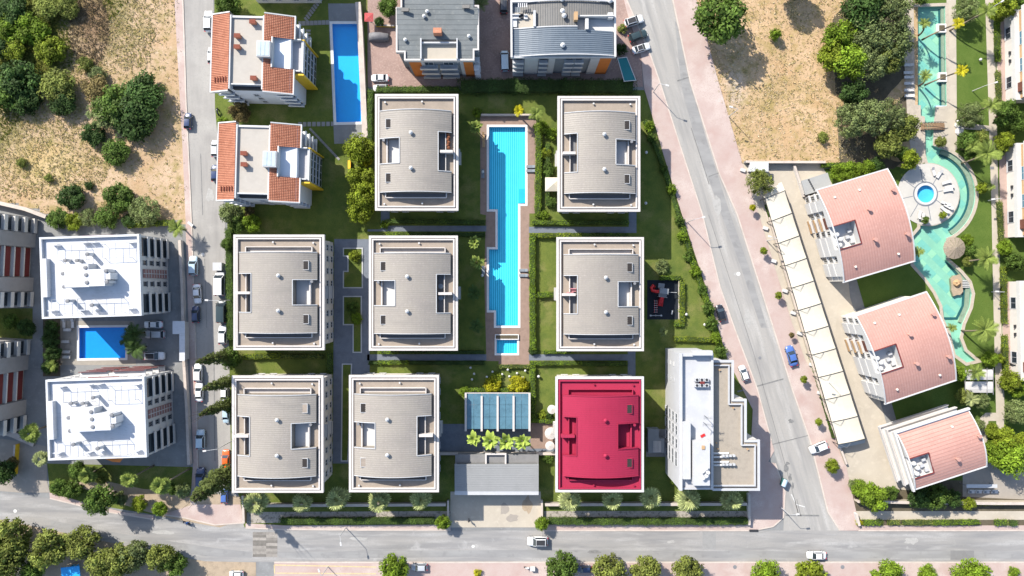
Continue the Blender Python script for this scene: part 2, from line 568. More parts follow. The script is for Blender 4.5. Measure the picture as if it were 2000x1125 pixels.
fl, in_left = field("dry_field", [(-180, -120), (347, -120), (347, -20), (363, 290), (370, 438), (250, 432), (100, 418), (0, 392), (-180, 350)], 0.02, tint_left)
fr, in_right = field("dry_field", [(1328, -120), (1350, 0), (1396, 160), (1446, 320), (1600, 320), (1800, 330), (1790, -120)], 0.02, tint_right)

# grass, garden and paving sheets
sheet("estate_lawn", [(418, -90), (718, -90), (718, 176), (1215, 176), (1258, 176), (1300, 290), (1338, 420), (1382, 560), (1412, 660), (1422, 700), (1480, 800), (1480, 1030), (470, 1030), (470, 980), (446, 900), (444, 430), (420, 215)], 0.03, M_lawn, ('long', 'kids', 'rect'))
sheet("resort_lawn", [(1600, -90), (1980, -90), (2060, -90), (2060, 1000), (1940, 1000), (1790, 960), (1660, 500), (1600, 330), (1740, 325)], 0.03, M_lawn_rich, ('river', 'round'))
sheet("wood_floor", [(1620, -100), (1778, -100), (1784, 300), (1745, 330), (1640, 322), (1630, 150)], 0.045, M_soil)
sheet("court_paving", [(718, -90), (1212, -90), (1224, 0), (1252, 110), (1256, 170), (718, 170)], 0.05, M_court)
sheet("car_park_paving", [(74, 430), (352, 430), (364, 520), (378, 915), (90, 908), (60, 908), (-120, 860), (-120, 400), (0, 400)], 0.03, M_concrete_grey, ('left',))
sheet("side_garden", [(84, 622), (118, 622), (118, 735), (84, 735)], 0.045, M_soil)
sheet("side_garden", [(-120, 602), (64, 602), (64, 662), (-120, 660)], 0.045, M_lawn)
sheet("street_garden", [(92, 905), (378, 912), (378, 990), (300, 1005), (180, 985), (98, 962)], 0.045, M_lawn)
sheet("sandy_verge", [(132, 942), (200, 938), (280, 955), (400, 962), (470, 970), (470, 1015), (430, 1030), (330, 1012), (240, 985), (180, 960)], 0.06, M_sand)
sheet("driveway", [(-120, 840), (42, 862), (92, 872), (92, 940), (98, 962), (40, 962), (-120, 950)], 0.06, M_concrete)
sheet("red_roof_drive", [(1448, 318), (1602, 318), (1640, 385), (1660, 580), (1735, 840), (1800, 960), (1650, 945), (1600, 760), (1565, 700), (1535, 620), (1474, 420)], 0.05, M_concrete_pale)
sheet("terraced_garden", [(1660, 938), (2060, 938), (2060, 1030), (1674, 1030)], 0.045, M_soil)
sheet("garden_path", [(1660, 998), (2060, 998), (2060, 1015), (1678, 1015)], 0.075, M_concrete_pale)
sheet("terrace_walk", [(1880, 900), (2060, 900), (2060, 978), (1880, 970)], 0.06, M_concrete)
sheet("resort_path", [(1921, -90), (1938, -90), (1944, 120), (1950, 400), (1955, 620), (1962, 800), (1960, 840), (1946, 840), (1940, 600), (1936, 400), (1930, 200)], 0.06, M_concrete_pale)
sheet("resort_path", [(1946, 122), (1958, 122), (1958, 137), (1946, 137)], 0.075, M_concrete_pale)
sheet("resort_path", [(1952, 378), (1966, 378), (1966, 393), (1952, 393)], 0.075, M_concrete_pale)
sheet("resort_path", [(1957, 636), (1972, 636), (1972, 652), (1957, 652)], 0.075, M_concrete_pale)
sheet("resort_path", [(1880, 240), (1934, 246), (1934, 256), (1880, 252)], 0.075, M_concrete_pale)
sheet("resort_path", [(1925, 806), (1960, 806), (1960, 822), (1930, 822), (1928, 870), (1914, 870), (1914, 815)], 0.085, M_concrete_pale)
sheet("resort_deck", [(1847, -90), (1866, -90), (1869, 290), (1862, 300), (1840, 284), (1824, 284), (1824, 241), (1829, 211), (1851, 209)], 0.075, M_concrete_pale)
sheet("resort_deck", [(1767, -90), (1783, -90), (1786, 206), (1796, 208), (1796, 228), (1804, 230), (1805, 318), (1782, 330), (1772, 240), (1765, 100)], 0.075, M_stone)
sheet("round_terrace", arc(1812, 380, 60.5, 0, 352, 44), 0.14, plain("round_terrace_stone", (0.40, 0.38, 0.345), 0.9, 0.1, 0.4, world_co=True), ('round',))

# estate paths
sheet("pool_deck", [(938, 226), (1047, 226), (1047, 417), (1034, 417), (1034, 712), (974, 712), (974, 705), (950, 705), (946, 540), (949, 420), (938, 418)], 0.05, M_deck, ('long', 'kids'))
sheet("estate_path", [(744, 410), (761, 410), (761, 441), (950, 441), (950, 452), (718, 452), (718, 448), (744, 448)], 0.06, M_slate)
sheet("estate_path", [(1033, 443), (1228, 443), (1228, 413), (1243, 413), (1243, 455), (1033, 455)], 0.06, M_slate)
sheet("estate_path", [(717, 692), (950, 692), (950, 704), (717, 704)], 0.06, M_slate)
sheet("estate_path", [(1033, 692), (1226, 692), (1226, 685), (1241, 685), (1241, 740), (1226, 740), (1226, 704), (1033, 704)], 0.06, M_slate)
sheet("estate_plaza", [(653, 467), (722, 467), (722, 735), (684, 735), (684, 905), (650, 905)], 0.06, M_slate)
sheet("clubhouse_terrace", [(858, 828), (1088, 828), (1088, 882), (858, 882)], 0.05, M_slate)
sheet("clubhouse_terrace", [(1036, 826), (1088, 826), (1088, 876), (1036, 876)], 0.065, M_deck)
sheet("ramp_drive", [(880, 960), (1056, 960), (1058, 1030), (878, 1030)], 0.06, M_concrete_pale)
sheet("garden_terrace", [(470, 962), (880, 962), (880, 1002), (478, 1002)], 0.05, M_lawn)
sheet("garden_terrace", [(1058, 962), (1462, 962), (1462, 1002), (1058, 1002)], 0.05, M_lawn)
sheet("gravel_bank", [(482, 1000), (880, 998), (880, 1014), (482, 1022)], 0.065, M_gravel)
sheet("gravel_bank", [(1062, 998), (1462, 998), (1462, 1014), (1062, 1014)], 0.065, M_gravel)
sheet("service_court", [(1262, 838), (1302, 838), (1302, 892), (1262, 892)], 0.05, M_concrete_grey)
sheet("playground_mat", [(1264, 547), (1325, 547), (1325, 624), (1264, 624)], 0.06, M_rubber)

# roads
sheet("street_road", [(352, -90), (416, -90), (420, 210), (440, 430), (448, 700), (452, 960), (478, 1030), (400, 1040), (374, 990), (382, 900), (372, 500), (362, 280)], 0.04, M_asphalt_st)
sheet("avenue_road", [(1208, -90), (1224, 0), (1271, 110), (1290, 165), (1330, 290), (1372, 420), (1406, 560), (1434, 640), (1479, 760), (1506, 860), (1533, 960), (1530, 1037), (1660, 1037), (1617, 1000), (1582, 860), (1547, 760), (1510, 640), (1440, 420), (1405, 340), (1348, 160), (1314, 0), (1288, -90)], 0.04, M_asphalt_av)
sheet("main_road", [(-180, 955), (0, 963), (100, 973), (200, 998), (300, 1013), (400, 1024), (500, 1033), (620, 1036), (2100, 1036), (2100, 1097), (500, 1098), (400, 1096), (300, 1078), (200, 1056), (100, 1035), (0, 1014), (-180, 990)], 0.055, M_asphalt)
sheet("south_ground", [(-180, 990), (0, 1014), (100, 1035), (200, 1056), (300, 1078), (400, 1096), (500, 1098), (500, 1250), (-180, 1250)], 0.03, M_sand)
rp_ = random.Random(4)
for i in range(9):
    for x0, x1 in ((494, 520), (520, 542)):
        y0 = 1039 + i * 5.4
        k_ = rp_.choice((0, 1, 2, 3))
        sheet("road_patch", [(x0, y0), (x1, y0), (x1, y0 + 5.3), (x0, y0 + 5.3)], 0.07, plain("patch_tone_%d" % k_, mul((0.22, 0.20, 0.175), (0.65, 0.85, 1.05, 1.25)[k_]), 0.9, 0.3, 1.0, world_co=True))
sheet("road_patch", [(1856, 1075), (1902, 1075), (1902, 1093), (1856, 1093)], 0.07, plain("fresh_asphalt", (0.165, 0.162, 0.158), 0.95, 0.12, 1.0, world_co=True))
sheet("road_patch", [(1372, 1037), (1398, 1037), (1398, 1072), (1372, 1072)], 0.07, plain("old_patch", (0.225, 0.22, 0.21), 0.95, 0.15, 1.0, world_co=True))

# pavements with kerbs
def pavement(poly, kerb_line, name="pavement", z=0.14):
    o = slab(name, poly, z, M_pink)
    strip("kerb", kerb_line, 0.28, 0.0, z + 0.02, M_kerb, o)
    return o
pavement([(341, -90), (353, -90), (358, 10), (364, 200), (370, 330), (376, 470), (383, 700), (387, 940), (381, 985), (372, 985), (378, 900), (366, 560), (363, 430), (357, 290), (342, 20)], [(353, -90), (358, 10), (364, 200), (370, 330), (376, 470), (383, 700), (387, 940), (381, 985)])
pavement([(1290, -90), (1314, 0), (1348, 160), (1405, 340), (1440, 420), (1510, 640), (1547, 760), (1582, 860), (1617, 1000), (1640, 1036), (1676, 1036), (1672, 1000), (1650, 900), (1617, 780), (1571, 700), (1543, 620), (1482, 420), (1450, 320), (1403, 160), (1360, 0), (1335, -90)], [(1290, -90), (1314, 0), (1348, 160), (1405, 340), (1440, 420), (1510, 640), (1547, 760), (1582, 860), (1617, 1000), (1640, 1036)])
pavement([(1196, -90), (1208, -90), (1224, 0), (1271, 110), (1290, 165), (1330, 290), (1372, 420), (1406, 560), (1434, 640), (1479, 760), (1506, 860), (1512, 880), (1500, 902), (1490, 880), (1470, 800), (1420, 700), (1378, 560), (1332, 420), (1292, 290), (1258, 172), (1252, 110), (1226, 30)], [(1208, -90), (1224, 0), (1271, 110), (1290, 165), (1330, 290), (1372, 420), (1406, 560), (1434, 640), (1479, 760), (1506, 860)])
pavement([(1462, 960), (1470, 800), (1490, 880), (1500, 902), (1514, 905), (1533, 960), (1530, 1010), (1510, 1028), (1480, 1034), (1462, 1035)], [(1514, 905), (1533, 960), (1530, 1010), (1510, 1028), (1480, 1034)])
pavement([(480, 1022), (560, 1026), (700, 1025), (880, 1024), (880, 1035), (620, 1035), (500, 1032), (480, 1030)], [(480, 1031), (560, 1034), (700, 1035), (880, 1035)])
pavement([(1058, 1024), (1462, 1024), (1462, 1036), (1058, 1036)], [(1058, 1036), (1462, 1036)])
pavement([(1676, 1026), (2100, 1026), (2100, 1036), (1676, 1036)], [(1676, 1036), (2100, 1036)])
pavement([(536, 1098), (2100, 1098), (2100, 1250), (536, 1250)], [(536, 1098), (2100, 1098)])
pavement([(378, 985), (470, 985), (478, 1020), (420, 1024), (360, 1010), (320, 1004)], [(320, 1005), (360, 1011), (420, 1025), (478, 1021)], z=0.10)
pavement([(97, 962), (180, 985), (240, 1000), (300, 1006), (300, 1013), (200, 997), (98, 972)], [(98, 973), (200, 998), (300, 1014)], z=0.11)
# painted bay lines on the south pavement
for q in ([(536, 1103), (537, 1120)], [(536, 1103), (735, 1107)], [(540, 1119), (735, 1120)]):
    strip("bay_line", q, 0.25, 0.145, 0.155, plain("yellow_line_paint", (0.46, 0.36, 0.20), 0.8, 0.25, 2.0), kind='structure')
strip("road_line", [(1545, 965), (1555, 985), (1572, 990)], 0.18, 0.05, 0.056, M_linew, kind='structure')
strip("pale_band", [(1466, 330), (1500, 430), (1560, 620), (1590, 720), (1640, 870)], 0.35, 0.13, 0.16, M_kerb, kind='structure')

# repairs, joints and stains in the asphalt
pa, pb = plain("worn_patch", (0.30, 0.29, 0.27), 0.95, 0.2, 1.2, world_co=True), plain("tar_joint", (0.16, 0.157, 0.15), 0.9, 0.4, 1.5, world_co=True)
for q, w_ in (([(1323, 158), (1352, 149)], .3), ([(1384, 345), (1408, 336)], .25), ([(1384, 420), (1430, 560), (1475, 700), (1512, 830), (1560, 1006)], .12), ([(1350, 250), (1385, 360)], .2), ([(1330, 60), (1372, 230)], .25), ([(1534, 1006), (1600, 1007)], .35), ([(1552, 975), (1560, 1008)], .14), ([(1556, 975), (1564, 1008)], .14), ([(1440, 765), (1530, 740)], .3), ([(1500, 870), (1580, 850)], .2), ([(1060, 1036), (1061, 1060)], .12), ([(392, 300), (396, 420)], .15), ([(400, 505), (404, 640)], .12), ([(418, 700), (420, 900)], .2)):
    strip("road_joint", q, w_, 0.05, 0.062, pb, kind='structure')
def blob(px, py, rx, ry, seed):
    r_ = random.Random(seed)
    return [(px + rx * cos(a) * k, py + ry * sin(a) * k) for a, k in ((i * pi / 7, r_.uniform(0.6, 1.15)) for i in range(14))]
for i, (px, py, rx, ry, m_) in enumerate(((1535, 915, 5, 9, pb), (1543, 932, 4, 8, pb), (1538, 905, 4, 4, pb), (1548, 949, 3, 7, pb), (1440, 535, 7, 5, pa), (1545, 822, 6, 4, pb), (1160, 1078, 14, 4, pb), (1090, 1078, 9, 3, pb), (930, 1066, 6, 4, pa), (1780, 1056, 16, 8, pa), (1310, 1058, 9, 3, pa), (700, 1052, 20, 4, pa), (320, 1040, 24, 5, pa), (1400, 400, 10, 22, pa), (1460, 620, 8, 20, pa), (1375, 105, 3, 5, pb), (399, 470, 5, 6, pb), (410, 380, 9, 14, pa), (1000, 1012, 14, 9, M_concrete), (985, 992, 10, 14, M_concrete), (1030, 985, 10, 18, M_sand))):
    sheet("road_stain", blob(px, py, rx, ry, i), 0.068 if py > 900 and px < 1520 or px > 1700 else 0.058, m_)

lane = mat("worn_lane", (0.20, 0.195, 0.188), 0.92, (((0.235, 0.23, 0.22), 0.12, 0.42, 0.6, 6, (1, 4, 0)), ((0.17, 0.166, 0.16), 0.5, 0.55, 0.72, 5)), world_co=True)
sheet("worn_lane", [(540, 1079), (700, 1076), (1000, 1074), (1372, 1076), (1700, 1077), (2100, 1076), (2100, 1091), (1600, 1090), (1300, 1089), (900, 1088), (640, 1090), (545, 1089)], 0.062, lane)
sheet("worn_lane", [(1318, 40), (1332, 60), (1346, 140), (1352, 170), (1376, 260), (1398, 330), (1420, 400), (1462, 520), (1498, 640), (1486, 640), (1446, 520), (1402, 400), (1376, 330), (1352, 250), (1330, 165)], 0.047, lane)
sheet("worn_lane", [(100, 1016), (200, 1036), (300, 1052), (420, 1070), (492, 1078), (492, 1090), (400, 1086), (300, 1068), (200, 1048), (100, 1027)], 0.062, lane)
# ------------------------------------------------------------------ building kit
WCACHE = {}
def window(parent, pos, rot, w, h, frame_m=None, pane_m=None, name="window", sill=True):
    """Window on a wall: a frame standing proud, with a pane in it. rot 0 faces +x."""
    frame_m = frame_m or M_white
    pane_m = pane_m or M_glass
    key = (round(w, 2), round(h, 2), frame_m.name, pane_m.name, sill)
    if key not in WCACHE:
        f = MB()
        t = 0.09
        f.box(0.003, 0.11, -w / 2, -w / 2 + t, 0, h).box(0.003, 0.11, w / 2 - t, w / 2, 0, h)
        f.box(0.003, 0.11, -w / 2 + t, w / 2 - t, 0, t).box(0.003, 0.11, -w / 2 + t, w / 2 - t, h - t, h)
        f.box(0.003, 0.09, -0.03, 0.03, t, h - t)
        if sill:
            f.box(0.004, 0.24, -w / 2 - 0.1, w / 2 + 0.1, -0.1, -0.004)
        p = MB().box(0.002, 0.05, -w / 2 + t, -0.032, t, h - t).box(0.002, 0.05, 0.032, w / 2 - t, t, h - t)
        WCACHE[key] = (f.mesh("window", frame_m), p.mesh("pane", pane_m))
    a, b = WCACHE[key]
    o = link(name, a, parent, pos, rot)
    link("pane", b, o)
    return o

def facade(parent, side, w, d, zs, us, ww, wh, frame_m=None, pane_m=None, off=0.0):
    """Rows of windows on one side ('E','W','N','S') of a w x d box; us are positions along it."""
    for z in zs:
        for u in us:
            wi = ww
            if isinstance(u, tuple):
                u, wi = u
            p, r = {'E': ((w / 2 + off, u, z), 0), 'W': ((-w / 2 - off, u, z), pi), 'N': ((u, d / 2 + off, z), pi / 2), 'S': ((u, -d / 2 - off, z), -pi / 2)}[side]
            window(parent, p, r, wi, wh, frame_m, pane_m)

def ring(mb, w, d, t, z0, z1):
    """Rectangular ring, outer size w x d, thickness t."""
    mb.box(-w / 2, w / 2, d / 2 - t, d / 2, z0, z1).box(-w / 2, w / 2, -d / 2, -d / 2 + t, z0, z1)
    mb.box(-w / 2, -w / 2 + t, -d / 2 + t, d / 2 - t, z0, z1).box(w / 2 - t, w / 2, -d / 2 + t, d / 2 - t, z0, z1)
    return mb

def shell_roof(xs, ys, mask, zf, z_low):
    """Curved roof over a grid with cut-outs: top faces plus fascia down to z_low along every free edge."""
    mb, idx = MB(), {}
    def vid(i, j):
        if (i, j) not in idx:
            idx[(i, j)] = len(mb.v)
            mb.v.append((xs[i], ys[j], zf(xs[i], ys[j])))
        return idx[(i, j)]
    nx, ny = len(xs) - 1, len(ys) - 1
    on = lambda i, j: 0 <= i < nx and 0 <= j < ny and mask((xs[i] + xs[i + 1]) / 2, (ys[j] + ys[j + 1]) / 2)
    for i in range(nx):
        for j in range(ny):
            if not on(i, j):
                continue
            mb.f.append((vid(i, j), vid(i + 1, j), vid(i + 1, j + 1), vid(i, j + 1)))
            mb.m.append(0)
            for (di, dj, a, b) in ((0, -1, (i, j), (i + 1, j)), (1, 0, (i + 1, j), (i + 1, j + 1)), (0, 1, (i + 1, j + 1), (i, j + 1)), (-1, 0, (i, j + 1), (i, j))):
                if not on(i + di, j + dj):
                    p, q = mb.v[vid(*a)], mb.v[vid(*b)]
                    mb.quad((p[0], p[1], z_low), (q[0], q[1], z_low), q, p)
                    mb.m[-1] = 1
    return mb

def seams(xs, ylist, mask, zf, w=0.09, h=0.03, along='x'):
    """Standing seams across the roof, following its curve."""
    mb = MB()
    for y in ylist:
        for i in range(len(xs) - 1):
            x0, x1 = xs[i], xs[i + 1]
            if along == 'x':
                if not mask((x0 + x1) / 2, y):
                    continue
                a, b = zf(x0, y), zf(x1, y)
                mb.quad((x0, y - w / 2, a + h), (x1, y - w / 2, b + h), (x1, y + w / 2, b + h), (x0, y + w / 2, a + h))
                mb.quad((x0, y - w / 2, a), (x1, y - w / 2, b), (x1, y - w / 2, b + h), (x0, y - w / 2, a + h))
                mb.quad((x1, y + w / 2, b), (x0, y + w / 2, a), (x0, y + w / 2, a + h), (x1, y + w / 2, b + h))
            else:
                if not mask(y, (x0 + x1) / 2):
                    continue
                a, b = zf(y, x0), zf(y, x1)
                mb.quad((y + w / 2, x0, a + h), (y + w / 2, x1, b + h), (y - w / 2, x1, b + h), (y - w / 2, x0, a + h))
                mb.quad((y + w / 2, x0, a), (y + w / 2, x1, b), (y + w / 2, x1, b + h), (y + w / 2, x0, a + h))
                mb.quad((y - w / 2, x1, b), (y - w / 2, x0, a), (y - w / 2, x0, a + h), (y - w / 2, x1, b + h))
    return mb

def grid_axis(a, b, n, extra=()):
    s = sorted(set([round(a + (b - a) * i / n, 4) for i in range(n + 1)] + [round(e, 4) for e in extra]))
    out = [s[0]]
    for v in s[1:]:
        if v - out[-1] > 1e-3:
            out.append(v)
    return out

def vent(parent, x, y, z, m, s=1.0, name="vent"):
    mb = MB().lathe([(0.22 * s, -0.3), (0.22 * s, 0.35 * s), (0.42 * s, 0.36 * s), (0.42 * s, 0.62 * s), (0.12 * s, 0.85 * s)], 12)
    return mb.build(name, m, parent, loc=(x, y, z))

M_dull_pane = plain("dull_dark_pane", (0.022, 0.018, 0.016), 0.8)  # dull dark skylight pane instead of glass, so no sky reflection shows
def hatch(parent, x, y, z, w, d, open_=True, frame=None, name="skylight"):
    fm = MB()
    ring(fm, w, d, 0.09, -0.3, 0.16)
    o = fm.build(name, frame or M_lightgrey, parent, loc=(x, y, z))
    MB().box(-w / 2 + 0.092, w / 2 - 0.092, -d / 2 + 0.092, d / 2 - 0.092, 0.0, 0.13).build("pane" if open_ else "blind", (M_dull_pane if open_ else M_terrace), o)
    return o

# ------------------------------------------------------------------ estate blocks with a curved sheet roof
def estate_block(rect, mirror, label, roof_m=None, seam_m=None, terr_m=None, north_rail=True, shut=(), sides="NSEW", clutter=()):
    x0, y0, x1, y1 = rect
    h = 11.0
    k = (HC - h) / F
    w, d = (x1 - x0) * k, (y1 - y0) * k
    cx, cy = W((x0 + x1) / 2, (y0 + y1) / 2, h)
    red = roof_m is M_red
    roof_m, seam_m, terr_m = roof_m or M_taupe, seam_m or M_taupe_seam, terr_m or M_terrace
    T = thing("apartment_block", label, "apartment block", (cx, cy, 0), 0, "apartment blocks of the central estate")
    sx = -1 if mirror else 1
    zt = 10.45
    U = lambda u: sx * w * ((u - 298) / 659.0 - 0.5)
    V = lambda v: d * (0.5 - (v - 150) / 840.0)
    # walls
    MB().box(-w / 2 + 0.95, w / 2 - 0.95, -d / 2 + 0.95, d / 2 - 0.95, 0, zt - 0.45).build("wall", M_cream, T)
    for zz in (3.35, 6.75):
        mb = MB()
        ring(mb, w - 1.78, d - 1.78, 0.3, zz, zz + 0.28)
        mb.build("floor_band", M_white, T)
    us_l = [d * t for t in (-0.40, -0.30, -0.19, -0.08, 0.08, 0.19, 0.30, 0.40)]
    us_s = [w * t for t in (-0.36, -0.22, 0.22, 0.36)]
    for s in sides:
        facade(T, s, w - 1.9, d - 1.9, (0.9, 4.3, 7.7), us_l if s in "EW" else us_s, 1.35, 1.6)
    for s in sides:
        if s in "EW":
            sg = 1 if s == 'E' else -1
            for zz in (3.6, 7.0):
                b = MB()
                b.box(min(sg * (w / 2 - 0.96), sg * (w / 2 + 0.1)), max(sg * (w / 2 - 0.96), sg * (w / 2 + 0.1)), -1.4, 1.4, zz, zz + 0.16)
                bal = b.build("balcony", M_cream, T)
                MB().bar((sg * (w / 2 + 0.05), -1.4, zz + 1.0), (sg * (w / 2 + 0.05), 1.4, zz + 1.0), 0.06).bar((sg * (w / 2 + 0.05), -1.4, zz + 0.5), (sg * (w / 2 + 0.05), 1.4, zz + 0.5), 0.05).build("railing", M_grey, bal)
    # roof slab, cornice, parapet
    MB().box(-w / 2 + 0.3, w / 2 - 0.3, -d / 2 + 0.3, d / 2 - 0.3, zt - 0.45, zt).build("roof_terrace", terr_m, T)
    cm = MB()
    ring(cm, w, d, 0.5, zt - 0.35, h - 0.2)
    cor = cm.build("cornice", M_white if red else M_cornice, T)
    pm = MB()
    ring(pm, w - 1.34, d - 1.34, 0.32, zt, h)
    pm.build("parapet", M_redterr if red else M_cornice, cor)
    # curved roof with the two cut-in terraces
    ax, bx = sorted((U(343), U(905)))
    by, ay = V(280), V(862)
    half = (bx - ax) / 2
    mid = (ax + bx) / 2
    zf = lambda x, y: zt + 1.05 + 1.75 * (1 - ((x - mid) / half) ** 2)
    n1 = sorted((U(330), U(505))) + sorted((V(660), V(478)))
    n2 = sorted((U(805), U(920))) + sorted((V(713), V(433)))
    inn = lambda x, y, n: n[0] < x < n[1] and n[2] < y < n[3]
    mask = lambda x, y: ax < x < bx and ay < y < by and not inn(x, y, n1) and not inn(x, y, n2)
    xs = grid_axis(ax, bx, 18, [e for e in (n1[0], n1[1], n2[0], n2[1]) if ax < e < bx])
    npan = 38
    ys = grid_axis(ay, by, 12, n1[2:] + n2[2:])
    rf = shell_roof(xs, ys, mask, zf, zt).build("curved_roof", [roof_m, M_red_dark if red else M_taupe_seam], T)
    yl = [ay + (by - ay) * (i + 0.5) / npan for i in range(npan)]
    so = seams(xs, yl, mask, zf).build("standing_seam", seam_m, rf)
    so["kind"] = "stuff"
    # edge trims round the cut-ins
    def trim(n, zz=0.14):
        t = MB()
        pts = [(n[0], n[2]), (n[1], n[2]), (n[1], n[3]), (n[0], n[3])]
        inner = n[1] if (n[0] + n[1]) / 2 < mid else n[0]
        outer = n[0] if inner == n[1] else n[1]
        outer = max(ax, min(bx, outer))
        seg = 8
        for yy in (n[2], n[3]):
            for i in range(seg):
                xa, xb = inner + (outer - inner) * i / seg, inner + (outer - inner) * (i + 1) / seg
                t.bar((xa, yy, zf(xa, yy) + 0.05), (xb, yy, zf(xb, yy) + 0.05), 0.16, 0.2)
        t.bar((inner, n[2], zf(inner, 0) + 0.05), (inner, n[3], zf(inner, 0) + 0.05), 0.16, 0.2)
        return t
    trim(n1).build("roof_trim", M_red_dark if red else M_lightgrey, T)
    trim(n2).build("roof_trim", M_red_dark if red else M_lightgrey, T)
    for yy in (ay, by):
        et = MB()
        for i in range(len(xs) - 1):
            et.bar((xs[i], yy, zf(xs[i], yy) + 0.03), (xs[i + 1], yy, zf(xs[i + 1], yy) + 0.03), 0.14, 0.16)
        et.build("roof_edge", M_redterr if red else M_lightgrey, rf)
    # the single (deep) terrace
    fl_m = M_redterr if red else M_white
    fx = sorted((U(404), U(503)))
    MB().box(fx[0], fx[1], n1[2] + 0.02, n1[3] - 0.02, zt, zt + 0.06).build("terrace_floor", fl_m, T)
    wx = sorted((U(392), U(402)))
    MB().box(wx[0], wx[1], n1[2] + 0.02, n1[3] - 0.02, zt, zt + 0.95).build("terrace_wall", M_redterr if red else M_cornice, T)
    pc = MB().lathe([(0.25, zt), (0.25, zt + 1.7), (0.3, zt + 1.7), (0.3, zt + 1.8)], 10, U(376), V(492)).build("flue", M_red_dark if red else M_grey, T)
    # the double terrace with its dividing wall
    fx = sorted((U(812), U(856)))
    MB().box(fx[0], fx[1], n2[2] + 0.02, n2[3] - 0.02, zt, zt + 0.05).build("terrace_floor", M_redterr if red else M_grey, T)
    wx = sorted((U(856), U(862)))
    MB().box(wx[0], wx[1], n2[2] + 0.02, n2[3] - 0.02, zt, zt + 0.9).build("terrace_wall", M_redterr if red else M_cornice, T)
    wx = sorted((U(818), U(918)))
    vm = (n2[2] + n2[3]) / 2
    MB().box(wx[0], wx[1], vm - 0.27, vm + 0.27, zt, zt + 1.9).build("dividing_wall", M_redterr if red else M_cornice, T)
    # strip terraces north and south with low walls
    def strip_terrace(va, vb, open_side):
        m = MB()
        xa, xb = sorted((U(388), U(860)))
        ya, yb = sorted((V(va), V(vb)))
        yo = yb if open_side == 'N' else ya
        m.box(xa, xb, yo - 0.08, yo + 0.08, zt, zt + 0.8)
        m.box(xa - 0.2, xa, ya, yb, zt, zt + 0.8).box(xb, xb + 0.2, ya, yb, zt, zt + 0.8)
        m.build("terrace_wall", M_redterr if red else M_cornice, T)
        MB().box(xa + 0.12, xb - 0.12, ya + 0.14, yb - 0.14, zt, zt + 0.04).build("terrace_floor", M_redterr if red else (M_cornice if open_side == 'N' else M_grey), T)
    if north_rail:
        strip_terrace(240, 279, 'N')
    strip_terrace(866, 898, 'S')
    # roof furniture
    for (v, key) in ((375, 0), (762, 1)):
        ux = U(417)
        hatch(T, ux, V(v), zf(ux, 0), 1.3, 1.95, key not in shut, M_redterr if red else M_lightgrey)
    for v in (450, 700):
        ux = U(598)
        vent(T, ux, V(v), zf(ux, 0), M_red if red else M_lightgrey, 1.0)
    for (u, v) in ((670, 205), (672, 938), (378, 210), (372, 942)):
        MB().lathe([(0.16, zt), (0.16, zt + 0.35), (0.22, zt + 0.36), (0.2, zt + 0.45)], 8, U(u), V(v)).build("drain_vent", M_red_dark if red else M_white, T)
    if 'sofa' in clutter:
        for q in ((815, 650), (835, 680)):
            MB().box(-0.7, 0.7, -0.35, 0.35, 0.0, 0.42).box(-0.7, 0.7, 0.2, 0.38, 0.42, 0.85).build("bench_seat", plain("rose_cushion", (0.42, 0.18, 0.20), 0.9), T, loc=(U(q[0] + 20), V(q[1] - 110), zt + 0.05))
    if 'plants' in clutter:
        for i in range(6):
            MB().lathe([(0.18, 0), (0.26, 0.4), (0.4, 0.55), (0.3, 0.95), (0.05, 1.1)], 8).build("potted_shrub", plain("rust_leaf", (0.16, 0.06, 0.03), 1.0, 0.4), T, loc=(U(875) + 0.2 * (i % 2), V(445 + i * 19), zt))
    if 'tables' in clutter:
        for v in (520, 605):
            MB().lathe([(0.3, 0), (0.08, 0.05), (0.08, 0.68), (0.55, 0.70), (0.55, 0.75)], 14).build("round_table", M_slategrey, T, loc=(U(833), V(v), zt + 0.05))
    return T

estate_block((732, 183, 895, 411), False, "curved taupe-roofed block at the top left, beside the hedge by the blue pool", north_rail=False, clutter=('plants',))
estate_block((1089, 187, 1251, 413), True, "curved taupe-roofed block at the top right, nearest the upper bend of the avenue", north_rail=False)
estate_block((455, 458, 633, 684), True, "curved taupe-roofed block in the middle row beside the parked cars of the left street", sides="EWNS")
estate_block((720, 460, 894, 685), False, "curved taupe-roofed block in the middle row between slate plaza and long pool", clutter=('tables',))
estate_block((1087, 463, 1258, 686), True, "curved taupe-roofed block in the middle row beside the dark playground", clutter=('sofa',))
estate_block((452, 734, 631, 963), True, "curved taupe-roofed block above the street corner with the big cypress", shut=(0,))
estate_block((681, 733, 857, 962), False, "curved taupe-roofed block in the bottom row left of the gatehouse", shut=(1,))
estate_block((1085, 736, 1258, 962), True, "bright red roofed block with white cornice in the bottom row", M_red, M_red_dark, M_redterr)

# ------------------------------------------------------------------ tiled-roof villas blocks on the left street
def tiled_plane(mb, p00, p10, p11, p01, n):
    """A tiled slope: n courses stepping down from edge p00-p10 (ridge) to p01-p11 (eave), each course a lapped slab."""
    P = lambda a, b, t: tuple(a[i] + (b[i] - a[i]) * t for i in range(3))
    for i in range(n):
        a0, a1 = P(p00, p01, i / n), P(p10, p11, i / n)
        b0, b1 = P(p00, p01, (i + 1) / n), P(p10, p11, (i + 1) / n)
        up = 0.09
        b0u, b1u = (b0[0], b0[1], b0[2] + up), (b1[0], b1[1], b1[2] + up)
        mb.quad(a0, b0u, b1u, a1)
        mb.quad(b0u, b0, b1, b1u)
    return mb

def fix_up(mb):
    """Turn every face so that it looks up or outwards (cheap: flips faces whose normal points down)."""
    for i, f in enumerate(mb.f):
        a, b, c = (Vector(mb.v[j]) for j in f[:3])
        if (b - a).cross(c - a).z < 0:
            mb.f[i] = f[::-1]
    return mb

